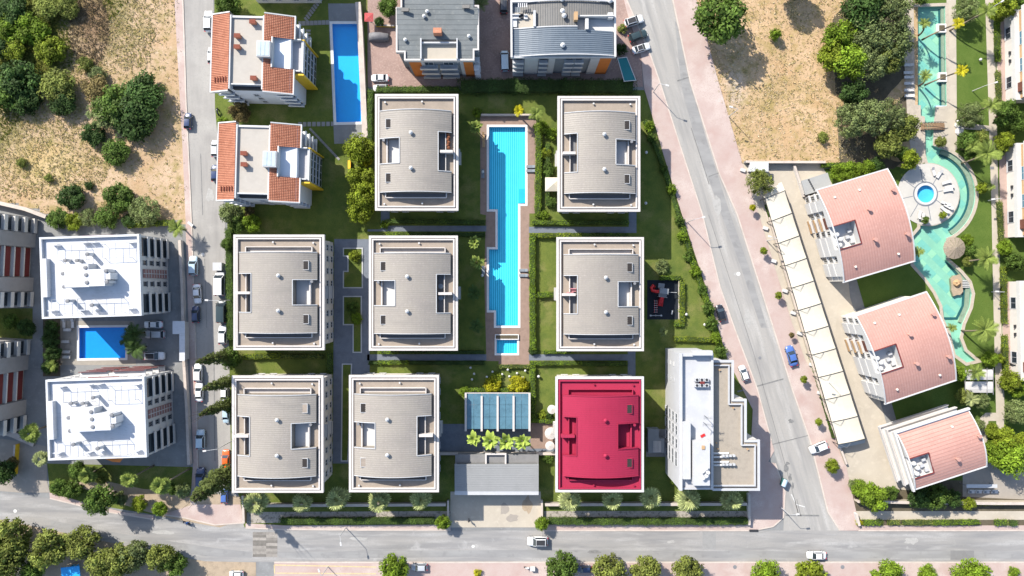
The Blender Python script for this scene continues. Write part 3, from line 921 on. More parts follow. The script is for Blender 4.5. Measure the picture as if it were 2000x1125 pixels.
def roll_joints(mb, p00, p10, p11, p01, n, w=0.06, h=0.1):
    P = lambda a, b, t: tuple(a[i] + (b[i] - a[i]) * t for i in range(3))
    for i in range(n + 1):
        a, b = P(p00, p10, i / n), P(p01, p11, i / n)
        mb.bar((a[0], a[1], a[2] + h * 0.5), (b[0], b[1], b[2] + h * 0.9), w, h)
    return mb

def tiled_block(cx_px, cy_px, label, rot=radians(-1.5), dish=True):
    cx, cy = W(cx_px, cy_px, 12)
    T = thing("tiled_block", label, "apartment block", (cx, cy, 0), rot, "tile-roofed blocks on the left street")
    e = 11.3
    # walls (plan about 16.6 x 15.4 m) with a bay on the east
    MB().box(-8.0, 7.9, -7.4, 7.4, 0, e).build("wall", plain("cool_white_render", (0.52, 0.54, 0.57), 0.8, 0.06), T)
    MB().box(7.901, 10.0, -3.6, 3.4, 0, 9.7).build("bay", plain("bay_render", (0.50, 0.50, 0.50), 0.8, 0.06), T)
    # four storeys of dark glazing on the bay
    for s in range(4):
        z = 0.6 + s * 2.35
        g = MB().box(10.0, 10.12, -3.3, 3.1, z, z + 1.75).build("bay_window", M_glass, T)
        m = MB()
        for i in range(5):
            y = -3.3 + 6.4 * i / 4
            m.box(10.0, 10.2, y - 0.06, y + 0.06, z, z + 1.75)
        m.box(10.0, 10.28, -3.36, 3.16, z + 1.75, z + 2.0)
        m.build("frame", M_lightgrey, g)
    MB().box(7.95, 10.5, -3.95, -3.62, 0, 10.6).build("yellow_fin", M_yellow, T)
    MB().box(7.95, 10.5, 3.42, 3.62, 0, 10.6).build("yellow_fin", M_yellow, T)
    # flat roof in the middle with parapets
    MB().box(-4.2, 2.4, -6.6, 7.2, e, e + 0.9).build("flat_roof", plain("sandy_screed", (0.34, 0.31, 0.27), 0.9, 0.08, 0.5), T)
    pm = MB()
    pm.box(-4.5, -4.2, -7.7, 7.7, e, e + 1.45).box(2.4, 2.7, -7.7, 7.7, e, e + 1.45)
    pm.box(-4.2, 2.4, 7.2, 7.6, e, e + 1.25).box(-4.2, 2.4, -6.75, -6.5, e + 0.9, e + 1.2)
    pm.build("parapet", M_white, T)
    MB().box(-4.0, 2.2, -7.41, -6.8, e - 0.9, e + 0.1).build("loggia_shade_block", M_dark, T)  # solid dark block; the recess's shade is put into its colour
    # tile slopes
    def slope(p00, p10, p11, p01, n, nj):
        o = fix_up(tiled_plane(MB(), p00, p10, p11, p01, n)).build("tile_slope", M_tile, T)
        j = roll_joints(MB(), p00, p10, p11, p01, nj).build("roof_tile", M_tile_dark, o)
        j["kind"] = "stuff"
        return o
    slope((-4.5, 8.0, e + 1.5), (-4.5, -7.9, e + 1.5), (-8.7, -7.9, e - 0.1), (-8.7, 8.0, e - 0.1), 14, 44)
    slope((2.7, 3.45, e + 1.5), (2.7, 8.1, e + 1.5), (8.5, 8.1, e - 0.2), (8.5, 3.45, e - 0.2), 17, 14)
    slope((2.7, -8.0, e + 1.5), (2.7, -2.95, e + 1.5), (8.5, -2.95, e - 0.2), (8.5, -8.0, e - 0.2), 17, 15)
    slope((2.7, -2.95, e + 1.5), (2.7, 3.45, e + 1.5), (4.2, 3.45, e + 1.06), (4.2, -2.95, e + 1.06), 5, 18)
    gb = MB()
    for (xa, xb) in ((-8.75, -4.5), (2.7, 8.55)):
        for (ya, yb) in ((8.1, 8.35), (-8.25, -8.0)):
            za, zb = (e - 0.1, e + 1.5) if xa < 0 else (e + 1.5, e - 0.2)
            gb.quad((xa, ya, za + 0.15), (xb, ya, zb + 0.15), (xb, yb, zb + 0.15), (xa, yb, za + 0.15))
            gb.quad((xa, yb, za + 0.15), (xb, yb, zb + 0.15), (xb, yb, e - 0.5), (xa, yb, e - 0.5))
            gb.quad((xb, ya, zb + 0.15), (xa, ya, za + 0.15), (xa, ya, e - 0.5), (xb, ya, e - 0.5))
    gb.box(-8.95, -8.72, -8.25, 8.35, e - 0.5, e + 0.02).box(8.52, 8.75, -8.25, -2.9, e - 0.6, e + 0.0).box(8.52, 8.75, 3.4, 8.35, e - 0.6, e + 0.0)
    gb.build("verge", M_white, T)
    # terrace over the bay
    MB().box(4.2, 10.0, -2.95, 3.4, 9.7, 9.85).build("terrace_floor", plain("terrace_paving", (0.36, 0.35, 0.35), 0.8, 0.08), T)
    tw = MB()
    tw.box(4.2, 4.45, -2.95, 3.45, 9.85, e + 1.3).box(4.45, 9.85, 3.4, 3.65, 9.7, 10.9).box(4.45, 9.85, -3.2, -2.95, 9.7, 10.9).box(9.85, 10.3, -3.3, 3.5, 9.2, 10.5)
    tw.build("terrace_wall", M_white, T)
    # rooftop stair light
    sk = MB().box(1.6, 4.4, -1.2, 2.1, e + 0.9, e + 2.5).build("stair_light", M_lightgrey, T)
    mm = MB()
    for i in range(3):
        mm.box(1.75 + i * 0.86, 2.5 + i * 0.86, -1.0, 1.9, e + 2.5, e + 2.56)
    mm.build("pane", plain("milky_glass", (0.36, 0.42, 0.44), 0.2), sk)
    for (x, y) in ((-2.7, 3.2), (-2.7, 0.9), (0.9, -5.5), (0.4, 6.2)) if dish else ((-2.6, 1.6), (-2.5, -0.7)):
        c = MB().box(x - 0.55, x + 0.55, y - 0.35, y + 0.35, e + 0.9, e + 1.9).build("chimney", M_tile, T)
        MB().box(x - 0.65, x + 0.65, y - 0.45, y + 0.45, e + 1.9, e + 2.02).build("cap", M_tile_dark, c)
    for i in range(5):
        MB().bar((-7.7 + 0.65 * i, -6.2, e + 0.5 + 0.25 * i), (-7.7 + 0.65 * i, -5.2, e + 0.5 + 0.25 * i), 0.22).build("snow_guard", M_tile_dark, T)
    # balconies on the south-west, south-east and east corners
    bl = plain("balcony_white", (0.60, 0.60, 0.60), 0.7, 0.05)
    for s in range(4):
        z = 1.0 + s * 2.6
        for (xa, xb, ya, yb) in ((-7.9, -4.6, -8.2, -7.402), (4.4, 7.9, -8.2, -7.402), (7.902, 9.1, 4.2, 7.4)):
            b = MB().box(xa, xb, ya, yb, z, z + 0.15).build("balcony", bl, T)
            r = MB()
            r.box(xa, xb, ya, ya + 0.08, z + 0.15, z + 0.9) if ya < -7.5 else r.box(xb - 0.08, xb, ya, yb, z + 0.15, z + 0.9)
            r.build("railing", bl, b)
            (MB().box(xa + 0.3, xb - 0.3, -7.47, -7.401, z + 0.16, z + 2.2) if ya < -7.5 else MB().box(7.901, 7.97, ya + 0.3, yb - 0.3, z + 0.16, z + 2.2)).build("door", M_glass, b)
    facade(T, 'S', 16.0, 14.8, (1.4, 4.0, 6.6), (-0.6,), 1.1, 1.3)
    return T
tiled_block(492, 104, "terracotta-tiled block with yellow fins beside the upper end of the blue pool")
tiled_block(504, 317, "terracotta-tiled block with yellow fins below its twin, above the middle-row block", dish=False)
# a third block of the row, of which only the southern edge is in the picture
T = thing("tiled_block", "white block cut by the top edge, only its south eaves showing", "apartment block", (*W(532, -103, 11.4), 0), 0.0)
MB().box(-7.2, 7.2, -7, 7, 0, 11.2).build("wall", M_white, T)
MB().box(-7.6, 7.6, -7.4, 7.4, 11.2, 11.6).build("roof", M_cornice, T)
facade(T, 'S', 14.4, 14, (1.5, 4.5, 7.5), (-5, -2, 2, 5), 1.3, 1.4)

# ------------------------------------------------------------------ white flat-roofed blocks with their pool
def white_block(cx_px, cy_px, w, d, rot, label, north_brown, red_eave):
    H = 12.0
    cx, cy = W(cx_px, cy_px, H)
    T = thing("white_block", label, "apartment block", (cx, cy, 0), rot, "white-roofed blocks with the small pool")
    MB().box(-w / 2, w / 2, -d / 2, d / 2, 0, H - 0.8).build("wall", M_white, T)
    MB().box(-w / 2 + 0.3, w / 2 - 0.3, -d / 2 + 0.3, d / 2 - 0.3, H - 0.8, H - 0.7).build("flat_roof", M_whiteroof, T)
    pm = MB()
    ring(pm, w + 0.3, d + 0.3, 0.42, H - 0.9, H)
    pr = pm.build("parapet", M_whiteroof, T)
    z0 = H - 0.7
    MB().box(-w / 2 + 0.3, -w / 2 + 1.5, -d * 0.24, d * 0.24, z0, H + 0.5).build("parapet_step", M_whiteroof, pr)
    # stair core
    cr = MB().box(-4.0, 1.0, -2.2, 2.6, z0, H + 2.2).box(1.001, 4.3, -2.1, 1.4, z0, H + 2.2).box(4.301, 5.4, -0.8, 0.6, z0, H + 2.1).build("stair_core", M_whiteroof, T)
    # chimneys with dark caps
    for (x, y, hh) in ((-4.6, 3.5, 1.5), (-4.4, 0.7, 2.6), (-4.2, -2.0, 2.6), (-4.1, -5.0, 1.9), (0.9, -6.0, 1.9), (0.3, 4.6, 1.9), (4.6, 1.0, 2.8), (4.7, -1.3, 2.8), (0.4, 1.8, 2.8), (0.5, 0.3, 2.8), (0.6, -1.3, 2.8), (-2.2, 3.4, 1.4)):
        c = MB().box(x - 0.3, x + 0.3, y - 0.3, y + 0.3, z0, z0 + hh).build("chimney", M_whiteroof, T)
        MB().lathe([(0.42, z0 + hh), (0.42, z0 + hh + 0.25), (0.2, z0 + hh + 0.3)], 10, x, y).build("cowl", M_grey, c)
    # solar and laundry frames
    wire = plain("thin_grey_pipe", (0.22, 0.23, 0.25), 0.5)
    for (xa, xb, ya, yb) in ((-6.4, -0.5, 3.6, 6.6), (2.9, 8.6, 3.7, 6.7), (-8.0, -2.6, -7.6, -4.6), (0.4, 6.6, -7.7, -4.8)):
        f = MB()
        z = z0 + 1.1
        for p, q in (((xa, ya), (xb, ya)), ((xb, ya), (xb, yb)), ((xb, yb), (xa, yb)), ((xa, yb), (xa, ya)), (((xa + xb) / 2, ya), ((xa + xb) / 2, yb))):
            f.bar((*p, z), (*q, z), 0.07)
        for p in ((xa, ya), (xb, ya), (xa, yb), (xb, yb)):
            f.bar((*p, z0), (*p, z), 0.07)
        f.build("laundry_frame", wire, T)
    for (x, y) in ((-7.2, 6.9), (-1.0, 7.2), (0.8, 7.2), (8.8, 6.9), (-8.2, -6.9), (-1.9, -7.0), (1.0, -7.0), (8.2, -7.0)):
        f = MB()
        for i in range(4):
            f.box(x - 0.8, x + 0.8, y - 0.10 + 0.02, y + 0.10, z0 + 0.25 + i * 0.28, z0 + 0.31 + i * 0.28)
        f.bar((x - 0.75, y, z0), (x - 0.75, y, z0 + 1.3), 0.07).bar((x + 0.75, y, z0), (x + 0.75, y, z0 + 1.3), 0.07)
        f.build("roof_rack", M_whiteroof, T)
    # east front: balcony stacks, windows and a brown stair band
    for s in range(4):
        z = 0.5 + s * 2.7
        for (ya, yb) in ((d / 2 - 4.6, d / 2 - 0.2), (-d / 2 + 0.2, -d / 2 + 4.6)):
            b = MB().box(w / 2 + 0.002, w / 2 + 0.6, ya, yb, z, z + 0.18).build("balcony", M_white, T)
            MB().box(w / 2 + 0.45, w / 2 + 0.6, ya, yb, z + 0.18, z + 0.85).build("railing", M_white, b)
            MB().box(w / 2 + 0.003, w / 2 + 0.08, ya + 0.25, yb - 0.25, z + 0.2, z + 2.2).build("door", M_glass, b)
        for u in (2.6, -1.9):
            window(T, (w / 2, u, z + 0.7), 0, 1.0, 1.3, M_grey)
    sb = MB().box(w / 2, w / 2 + 0.3, -0.6, 1.2, 1.0, 11.0).build("stair_band", plain("brown_stair_screen", (0.20, 0.11, 0.10), 0.8, 0.15), T)
    g = MB()
    for i in range(9):
        g.box(w / 2 + 0.3, w / 2 + 0.38, -0.55, 1.15, 1.2 + i * 1.1, 1.3 + i * 1.1)
    g.box(w / 2 + 0.3, w / 2 + 0.38, 0.22, 0.38, 1.0, 11.0)
    g.build("screen_bar", M_lightgrey, sb)
    sm = MB().box(-w * 0.1, w * 0.22, d / 2, d / 2 + 0.3, H - 1.2, H - 1.0)
    sm.build("gutter_board", M_maroon, T)
    for s in range(4):
        z = 0.9 + s * 2.7
        for u in (-7.5, -4.5, -1.5, 1.5, 4.5, 7.5):
            window(T, (u, d / 2, z), pi / 2, 1.2, 1.4, M_white)
    if north_brown:
        for (xa, xb) in ((-5, 1), (2, 9)):
            for s in range(4):
                z = 0.6 + s * 2.7
                b = MB().box(xa, xb, d / 2 + 0.002, d / 2 + 1.3, z, z + 0.2).build("balcony", M_white, T)
                MB().box(xa, xb, d / 2 + 1.2, d / 2 + 1.3, z + 0.2, z + 0.85).build("railing", M_maroon, b)
    if red_eave:
        MB().quad((0.5, -d / 2 - 0.2, H - 1.0), (5.0, -d / 2 - 0.2, H - 1.0), (3.8, -d / 2 - 1.4, H - 1.5), (2.2, -d / 2 - 1.2, H - 1.5)).box(0.8, 4.6, -d / 2 - 0.2, -d / 2 - 0.16, H - 1.2, H - 1.0).build("awning", M_orange, T)
    return T
white_block(176.5, 540, 20.6, 16.8, radians(1.9), "white flat-roofed block above the small blue pool", False, False)
white_block(187.6, 817.6, 20.4, 16.6, radians(1.9), "white flat-roofed block below the small blue pool", True, True)

# ------------------------------------------------------------------ blocks cut by the left and right edges
def edge_block_left(y0, y1, xb0, xb1, label):
    (xa, ya), (xb, yb) = W(xb0, y0), W(xb1, y1)
    L = hypot(xb - xa, yb - ya)
    rot = atan2(ya - yb, xa - xb) - pi / 2
    T = thing("grey_block", label, "apartment block", ((xa + xb) / 2, (ya + yb) / 2, 0), rot, "grey blocks cut by the left edge")
    H = 12.4
    gm = plain("warm_grey_render", (0.26, 0.245, 0.235), 0.85, 0.1)
    MB().box(-14, -0.9, -L / 2, L / 2, 0, H).build("wall", gm, T)
    MB().box(-14.3, -0.6, -L / 2 - 0.3, L / 2 + 0.3, H, H + 0.4).build("roof", M_cornice, T)
    MB().box(-0.899, 0, -L / 2 + 3.6, -1.2 - 2.2, 0, H).box(-0.899, 0, 3.4, L / 2 - 3.6, 0, H).build("bay", gm, T)
    for s in range(4):
        z = 0.4 + s * 3.0
        for (ya, yb) in ((L / 2 - 3.5, L / 2 - 0.2), (-L / 2 + 0.2, -L / 2 + 3.5)):
            b = MB().box(-0.898, 0.5, ya, yb, z, z + 0.2).build("balcony", M_cream, T)
            MB().box(0.38, 0.5, ya, yb, z + 0.2, z + 1.0).build("railing", M_cream, b)
            MB().box(-0.898, -0.8, ya + 0.3, yb - 0.3, z + 0.3, z + 2.4).build("door", M_glass, b)
        sh = MB().box(-0.898, -0.6, -3.2, 3.2, z + 0.3, z + 2.3).build("shutter", M_maroon, T)
        MB().box(-0.898, -0.2, -3.3, 3.3, z + 2.4, z + 2.8).build("lintel", M_cream, sh)
    return T
edge_block_left(426, 600, 72, 63, "grey block with maroon shutters at the left edge beside the upper white block")
edge_block_left(662, 840, 58, 49, "grey block with maroon shutters at the left edge, nearer the bottom road")

def edge_block_right(y0, y1, x0, label):
    xa, ya = W(x0, y0)
    xb, yb = W(x0 + 4, y1)
    L = ya - yb
    T = thing("resort_block", label, "apartment block", (xa, (ya + yb) / 2, 0), radians(1.0), "cream blocks cut by the right edge")
    MB().box(0, 16, -L / 2, L / 2, 0, 2.6).build("ground_floor", M_cream, T)
    MB().box(0.8, 16, -L / 2 + 0.2, L / 2 - 0.2, 3.5, 12).build("wall", M_tan, T)
    for s in range(4):
        z = 2.6 + s * 3.0
        MB().box(-0.25, 16, -L / 2 - 0.15, L / 2 + 0.15, z, z + 0.95).build("floor_band", M_white, T)
    for u in (L * 0.28, -L * 0.28):
        window(T, (0, u, 0.5), pi, 2.6, 1.7, M_lightgrey)
    for u in (-0.9, 0.9):
        MB().box(-0.5, 0.0, u - 0.35, u + 0.35, 1.9, 2.1).build("lamp_hood", M_dark, T)
    for s in range(3):
        z = 3.6 + s * 3.0
        for (u, ww) in ((L * 0.18, 3.0), (-L * 0.12, 3.0)):
            window(T, (0.8, u, z), pi, ww, 1.9, M_white, M_glass_blue)
        MB().box(0.2, 0.79, -L * 0.42, -L * 0.32, z, z + 1.9).build("loggia_post", M_brown, T)
    MB().box(-0.8, 16, -L / 2 - 0.4, L / 2 + 0.4, 14.6, 14.9).build("roof", M_white, T)
    MB().box(-1.6, -0.001, -L / 2, L / 2, 0, 0.12).build("plinth_walk", plain("rose_paving", (0.34, 0.25, 0.21), 0.9), T)
    return T
edge_block_right(32, 202, 1962, "cream block with white bands at the right edge, topmost of three")
edge_block_right(287, 464, 1966, "cream block with white bands at the right edge, between its two twins")
edge_block_right(550, 738, 1972, "cream block with white bands at the right edge, lowest of three")

# ------------------------------------------------------------------ grey-roofed block at the top (orange panels)
def grey_roof_block():
    H = 11.0
    k = (HC - H) / F
    X = lambda p: (p - 855) * k
    cx, cy = W(855, 60, H)
    T = thing("grey_roof_block", "dark grey roofed block with orange wall panels at the top beside the parked white cars", "apartment block", (cx, cy, 0))
    Y = lambda p: (60 - p) * k
    rot = 0
    pl = [(X(775), Y(16)), (X(784), Y(16)), (X(784), Y(-90)), (X(924), Y(-90)), (X(924), Y(12)), (X(934), Y(12)), (X(934), Y(97)), (X(925), Y(97)), (X(925), Y(117)), (X(791), Y(117)), (X(791), Y(101)), (X(775), Y(101))]
    MB().prism([(x * 0.985, y * 0.985 + (0.15 if y < 0 else 0)) for x, y in pl], 0, H - 0.6).build("wall", M_slategrey, T)
    strip("parapet", [(x, y) for x, y in pl], 0.34, H - 0.9, H + 0.2, M_cornice, T, closed=True, px=False)
    # roof sheets, sloping a little towards the south, cut by the terrace
    n = [X(823), X(893), Y(117), Y(77)]
    def inside(x, y):
        if X(791) < x < X(925):
            return Y(117) < y < Y(-90)
        return Y(101) < y < Y(16) and X(775) < x < X(934)
    mask = lambda x, y: inside(x, y) and not (n[0] < x < n[1] and n[2] < y < n[3])
    zf = lambda x, y: H - 0.2 + 0.055 * (y - Y(117))
    xs = grid_axis(X(775), X(934), 6, [X(791), X(925), n[0], n[1]])
    ys = grid_axis(Y(117), Y(-90), 10, [Y(101), Y(16), n[3]])
    rf = shell_roof(xs, ys, mask, zf, H - 0.7).build("sheet_roof", [M_greyroof, M_slategrey], T)
    s = seams(xs, [Y(117) + i * 1.05 for i in range(1, 21)], mask, zf, 0.06, 0.03).build("lap_joint", plain("grey_seam", (0.09, 0.098, 0.10), 0.6), rf)
    s["kind"] = "stuff"
    MB().box(n[0], n[1], n[2] + 0.2, n[3], H - 0.6, H - 0.5).build("terrace_floor", plain("beige_paving", (0.36, 0.32, 0.26), 0.9, 0.06), T)
    MB().box(n[0], n[1], n[3] - 0.9, n[3] - 0.6, H - 1.0, H + 0.3).build("terrace_wall", M_lightgrey, T)
    MB().box(n[0] - 0.15, n[0] + 0.12, n[2], n[3], H - 2.0, H + 0.8).box(n[1] - 0.12, n[1] + 0.15, n[2], n[3], H - 2.0, H + 0.8).build("terrace_cheek", M_lightgrey, T)
    ch = MB().box(X(848), X(864), Y(71), Y(61), H - 0.2, H + 2.0).build("chimney", M_tile, T)
    for (px, py) in ((835, 25), (829, 34), (792, 79), (916, 72)):
        vent(T, X(px), Y(py), zf(X(px), Y(py)), M_white, 0.9)
    for (px, py) in ((795, 22), (913, 16)):
        MB().bar((X(px) - 1.0, Y(py), zf(0, Y(py)) + 0.4), (X(px) + 0.6, Y(py) - 0.2, zf(0, Y(py)) + 0.9), 0.7, 0.25).build("roof_hood", M_dark, T)
    # south front
    yb = Y(117) * 0.985 + 0.15
    for (xa, xb, m, nm) in ((X(797), X(820), M_orange, "orange_panel"), (X(904), X(922), M_orange, "orange_panel"), (X(820) + 0.02, X(827), M_lightgrey, "pale_panel"), (X(897), X(904) - 0.02, M_lightgrey, "pale_panel")):
        MB().box(xa, xb, yb - 0.35, yb + 0.1, 0, H - 1.2).build(nm, m, T)
    for sN in range(3):
        z = 0.9 + sN * 3.1
        for xx in (-2.3, 2.0):
            b = MB().box(xx - 1.9, xx + 1.9, yb - 1.1, yb, z - 0.3, z - 0.12).build("balcony", M_lightgrey, T)
            MB().box(xx - 1.9, xx + 1.9, yb - 1.1, yb - 1.02, z - 0.12, z + 0.6).build("railing", M_white, b)
            window(T, (xx, yb, z), -pi / 2, 2.2, 1.9, M_white)
        for yy in (-6.6, -4.9):
            MB().box(X(925) * 0.985, X(925) * 0.985 + 1.2, yy - 0.6, yy + 0.6, z, z + 0.2).build("side_balcony", M_white, T)
    return T
grey_roof_block()

# ------------------------------------------------------------------ blue-grey vaulted block at the top
def vaulted_block():
    H = 11.6
    k = (HC - H) / F
    ox, oy = 1101, 56
    cx, cy = W(ox, oy, H)
    X = lambda p: (p - ox) * k
    Y = lambda p: (oy - p) * k
    T = thing("vaulted_block", "blue-grey vaulted block at the top beside the three cars parked by the avenue", "apartment block", (cx, cy, 0), radians(0.3))
    x0, x1, y1, y0 = X(997), X(1203), Y(1), Y(112)
    MB().box(x0 + 0.4, x1 - 0.4, y0 + 0.4, y1 - 0.3, 0, H - 0.5).build("wall", M_slategrey, T)
    pm = MB()
    pm.box(x0, x0 + 0.4, y0, y1, H - 0.7, H + 0.3).box(x1 - 0.4, x1, y0, y1, H - 0.7, H + 0.3).box(x0 + 0.4, x1 - 0.4, y1 - 0.4, y1, H - 0.7, H + 0.3).box(x0 + 0.4, x1 - 0.4, y0, y0 + 0.3, H - 0.7, H - 0.1)
    pm.build("parapet", M_white, T)
    mid = X(1110)
    half = X(1205) - mid
    zf = lambda x, y: H - 0.2 + 1.3 * max(0, 1 - ((x - mid) / half) ** 2)
    # southern vault, seams running across
    ya, yb = Y(109), Y(55)
    nt = (X(1127), x1, Y(62), Y(37))
    mk = lambda x, y: x0 + 0.5 < x < x1 - 0.5 and ya < y < yb and not (nt[0] < x < nt[1] and nt[2] < y < nt[3])
    xs = grid_axis(x0 + 0.5, x1 - 0.5, 16, [nt[0]])
    rf = shell_roof(xs, grid_axis(ya, yb, 6, [nt[2]]), mk, zf, H - 0.5).build("south_vault", [M_bluegrey, M_slategrey], T)
    s = seams(xs, [ya + (yb - ya) * (i + .5) / 14 for i in range(14)], mk, zf, 0.1, 0.06).build("standing_seam", plain("bluegrey_seam", (0.07, 0.09, 0.11), 0.5), rf)
    s["kind"] = "stuff"
    # northern vault, seams running north-south
    yc, yd = Y(53), Y(4)
    na = (x0, X(1043), Y(54), Y(23))
    mk2 = lambda x, y: x0 + 0.5 < x < x1 - 0.5 and yc < y < yd and not (nt[0] < x < nt[1] and y < nt[3]) and not (x < na[1] and na[2] < y < na[3])
    zf2 = lambda x, y: zf(x, y) - 0.35
    xs2 = grid_axis(x0 + 0.5, x1 - 0.5, 16, [nt[0], na[1]])
    ys2 = grid_axis(yc, yd, 6, [nt[3], na[3]])
    gm = plain("brown_grey_sheet", (0.15, 0.142, 0.13), 0.6, 0.15)
    rf2 = shell_roof(xs2, ys2, mk2, zf2, H - 0.5).build("north_vault", [gm, M_slategrey], T)
    s = seams(ys2, [x0 + 0.5 + (x1 - x0 - 1) * (i + .5) / 42 for i in range(42)], mk2, zf2, 0.07, 0.05, along='y').build("standing_seam", plain("grey_seam", (0.10, 0.105, 0.105), 0.6), rf2)
    s["kind"] = "stuff"
    for yy in (ya, yb, yd):
        eb = MB()
        for i in range(len(xs) - 1):
            if xs[i] >= nt[0] - 0.01 and yy == yb:
                continue
            eb.bar((xs[i], yy, zf(xs[i], 0) + 0.03), (xs[i + 1], yy, zf(xs[i + 1], 0) + 0.03), 0.22, 0.22)
        eb.build("roof_edge", M_lightgrey, T)
    # east terrace
    MB().box(nt[0], x1 - 0.4, nt[2], nt[3], H - 0.5, H - 0.35).build("terrace_floor", M_white, T)
    MB().box(nt[0] - 0.2, x1 - 0.5, nt[3], nt[3] + 0.25, H - 0.5, H + 1.4).box(X(1142), X(1148), nt[2], nt[3] - 0.5, H - 0.35, H + 1.5).build("terrace_wall", M_white, T)
    MB().box(X(1186), X(1196), Y(40), Y(29), H, H + 1.2).build("water_tank", M_white, T)
    MB().box(X(1120), X(1127), Y(46), Y(30), H, H + 2.0).build("chimney", M_tan, T)
    # west terrace with furniture
    MB().box(x0 + 0.4, na[1], na[2], na[3], H - 0.5, H - 0.35).build("terrace_floor", plain("beige_paving", (0.36, 0.32, 0.26), 0.9, 0.06), T)
    MB().box(na[1] - 0.15, na[1] + 0.35, na[2], na[3], H - 0.5, H + 0.9).build("terrace_wall", M_lightgrey, T)
    for (px, py, dx, dy) in ((1008, 32, 0.9, 0.4), (1005, 44, 0.5, 0.9), (1018, 31, 0.5, 0.4), (1027, 33, 0.4, 0.4)):
        MB().box(-dx, dx, -dy, dy, 0, 0.42).box(-dx, dx, dy - 0.18, dy, 0.42, 0.8).build("garden_seat", M_white if px != 1018 else M_dark, T, loc=(X(px), Y(py), H - 0.35))
    for i in range(5):
        MB().box(X(1012) + i * 0.42, X(1012) + i * 0.42 + 0.2, Y(17), Y(9), H + 0.8, H + 0.9).build("solar_slat", M_white, T)
    for (px, py) in ((1098, 27), (1101, 36), (1098, 93), (1097, 4), (1191, 4)):
        vent(T, X(px), Y(py), zf(X(px), 0) - 0.2, M_white, 1.2)
    # south front: alternating bays
    yw = y0 + 0.4
    for (xa, xb, m, nm) in ((X(1025), X(1052), M_lightgrey, "pale_panel"), (X(1072), X(1085), M_lightgrey, "pale_panel"), (X(1155), X(1173), M_lightgrey, "pale_panel"), (X(1173) + 0.02, X(1196), M_orange, "orange_panel")):
        MB().box(xa, xb, yw - 0.4, yw + 0.1, 0.3, H - 0.9).build(nm, m, T)
    for s in range(4):
        z = 0.6 + s * 2.75
        for (xa, xb) in ((X(1001), X(1023)), (X(1053), X(1071)), (X(1104), X(1122)), (X(1124), X(1142))):
            b = MB().box(xa, xb, yw - 1.0, yw, z, z + 0.2).build("balcony", M_lightgrey, T)
            MB().box(xa, xb, yw - 1.0, yw - 0.9, z + 0.2, z + 0.85).build("railing", M_white if xa > X(1100) else M_lightgrey, b)
            MB().box(xa + 0.3, xb - 0.3, yw - 0.06, yw - 0.003, z + 0.25, z + 2.2).build("door", M_glass, b)
    return T
vaulted_block()
T = thing("awning", "teal awning sloping beside the vaulted block's garden", "awning", (*W(1223, 135), 0), 0)
p = [W(a, b, 2.8) for a, b in ((1206, 114), (1224, 112), (1242, 157), (1219, 159))]
q = [(x - T.location.x, y - T.location.y) for x, y in p]
MB().prism(q, 2.75, 2.85, bottom=True).build("canvas", M_teal, T)
for x, y in q:
    MB().bar((x * 0.95, y * 0.95, 0), (x * 0.95, y * 0.95, 2.75), 0.1).build("post", M_lightgrey, T)
strip("edge_bar", q, 0.14, 2.86, 2.95, M_white, T, closed=True, px=False)

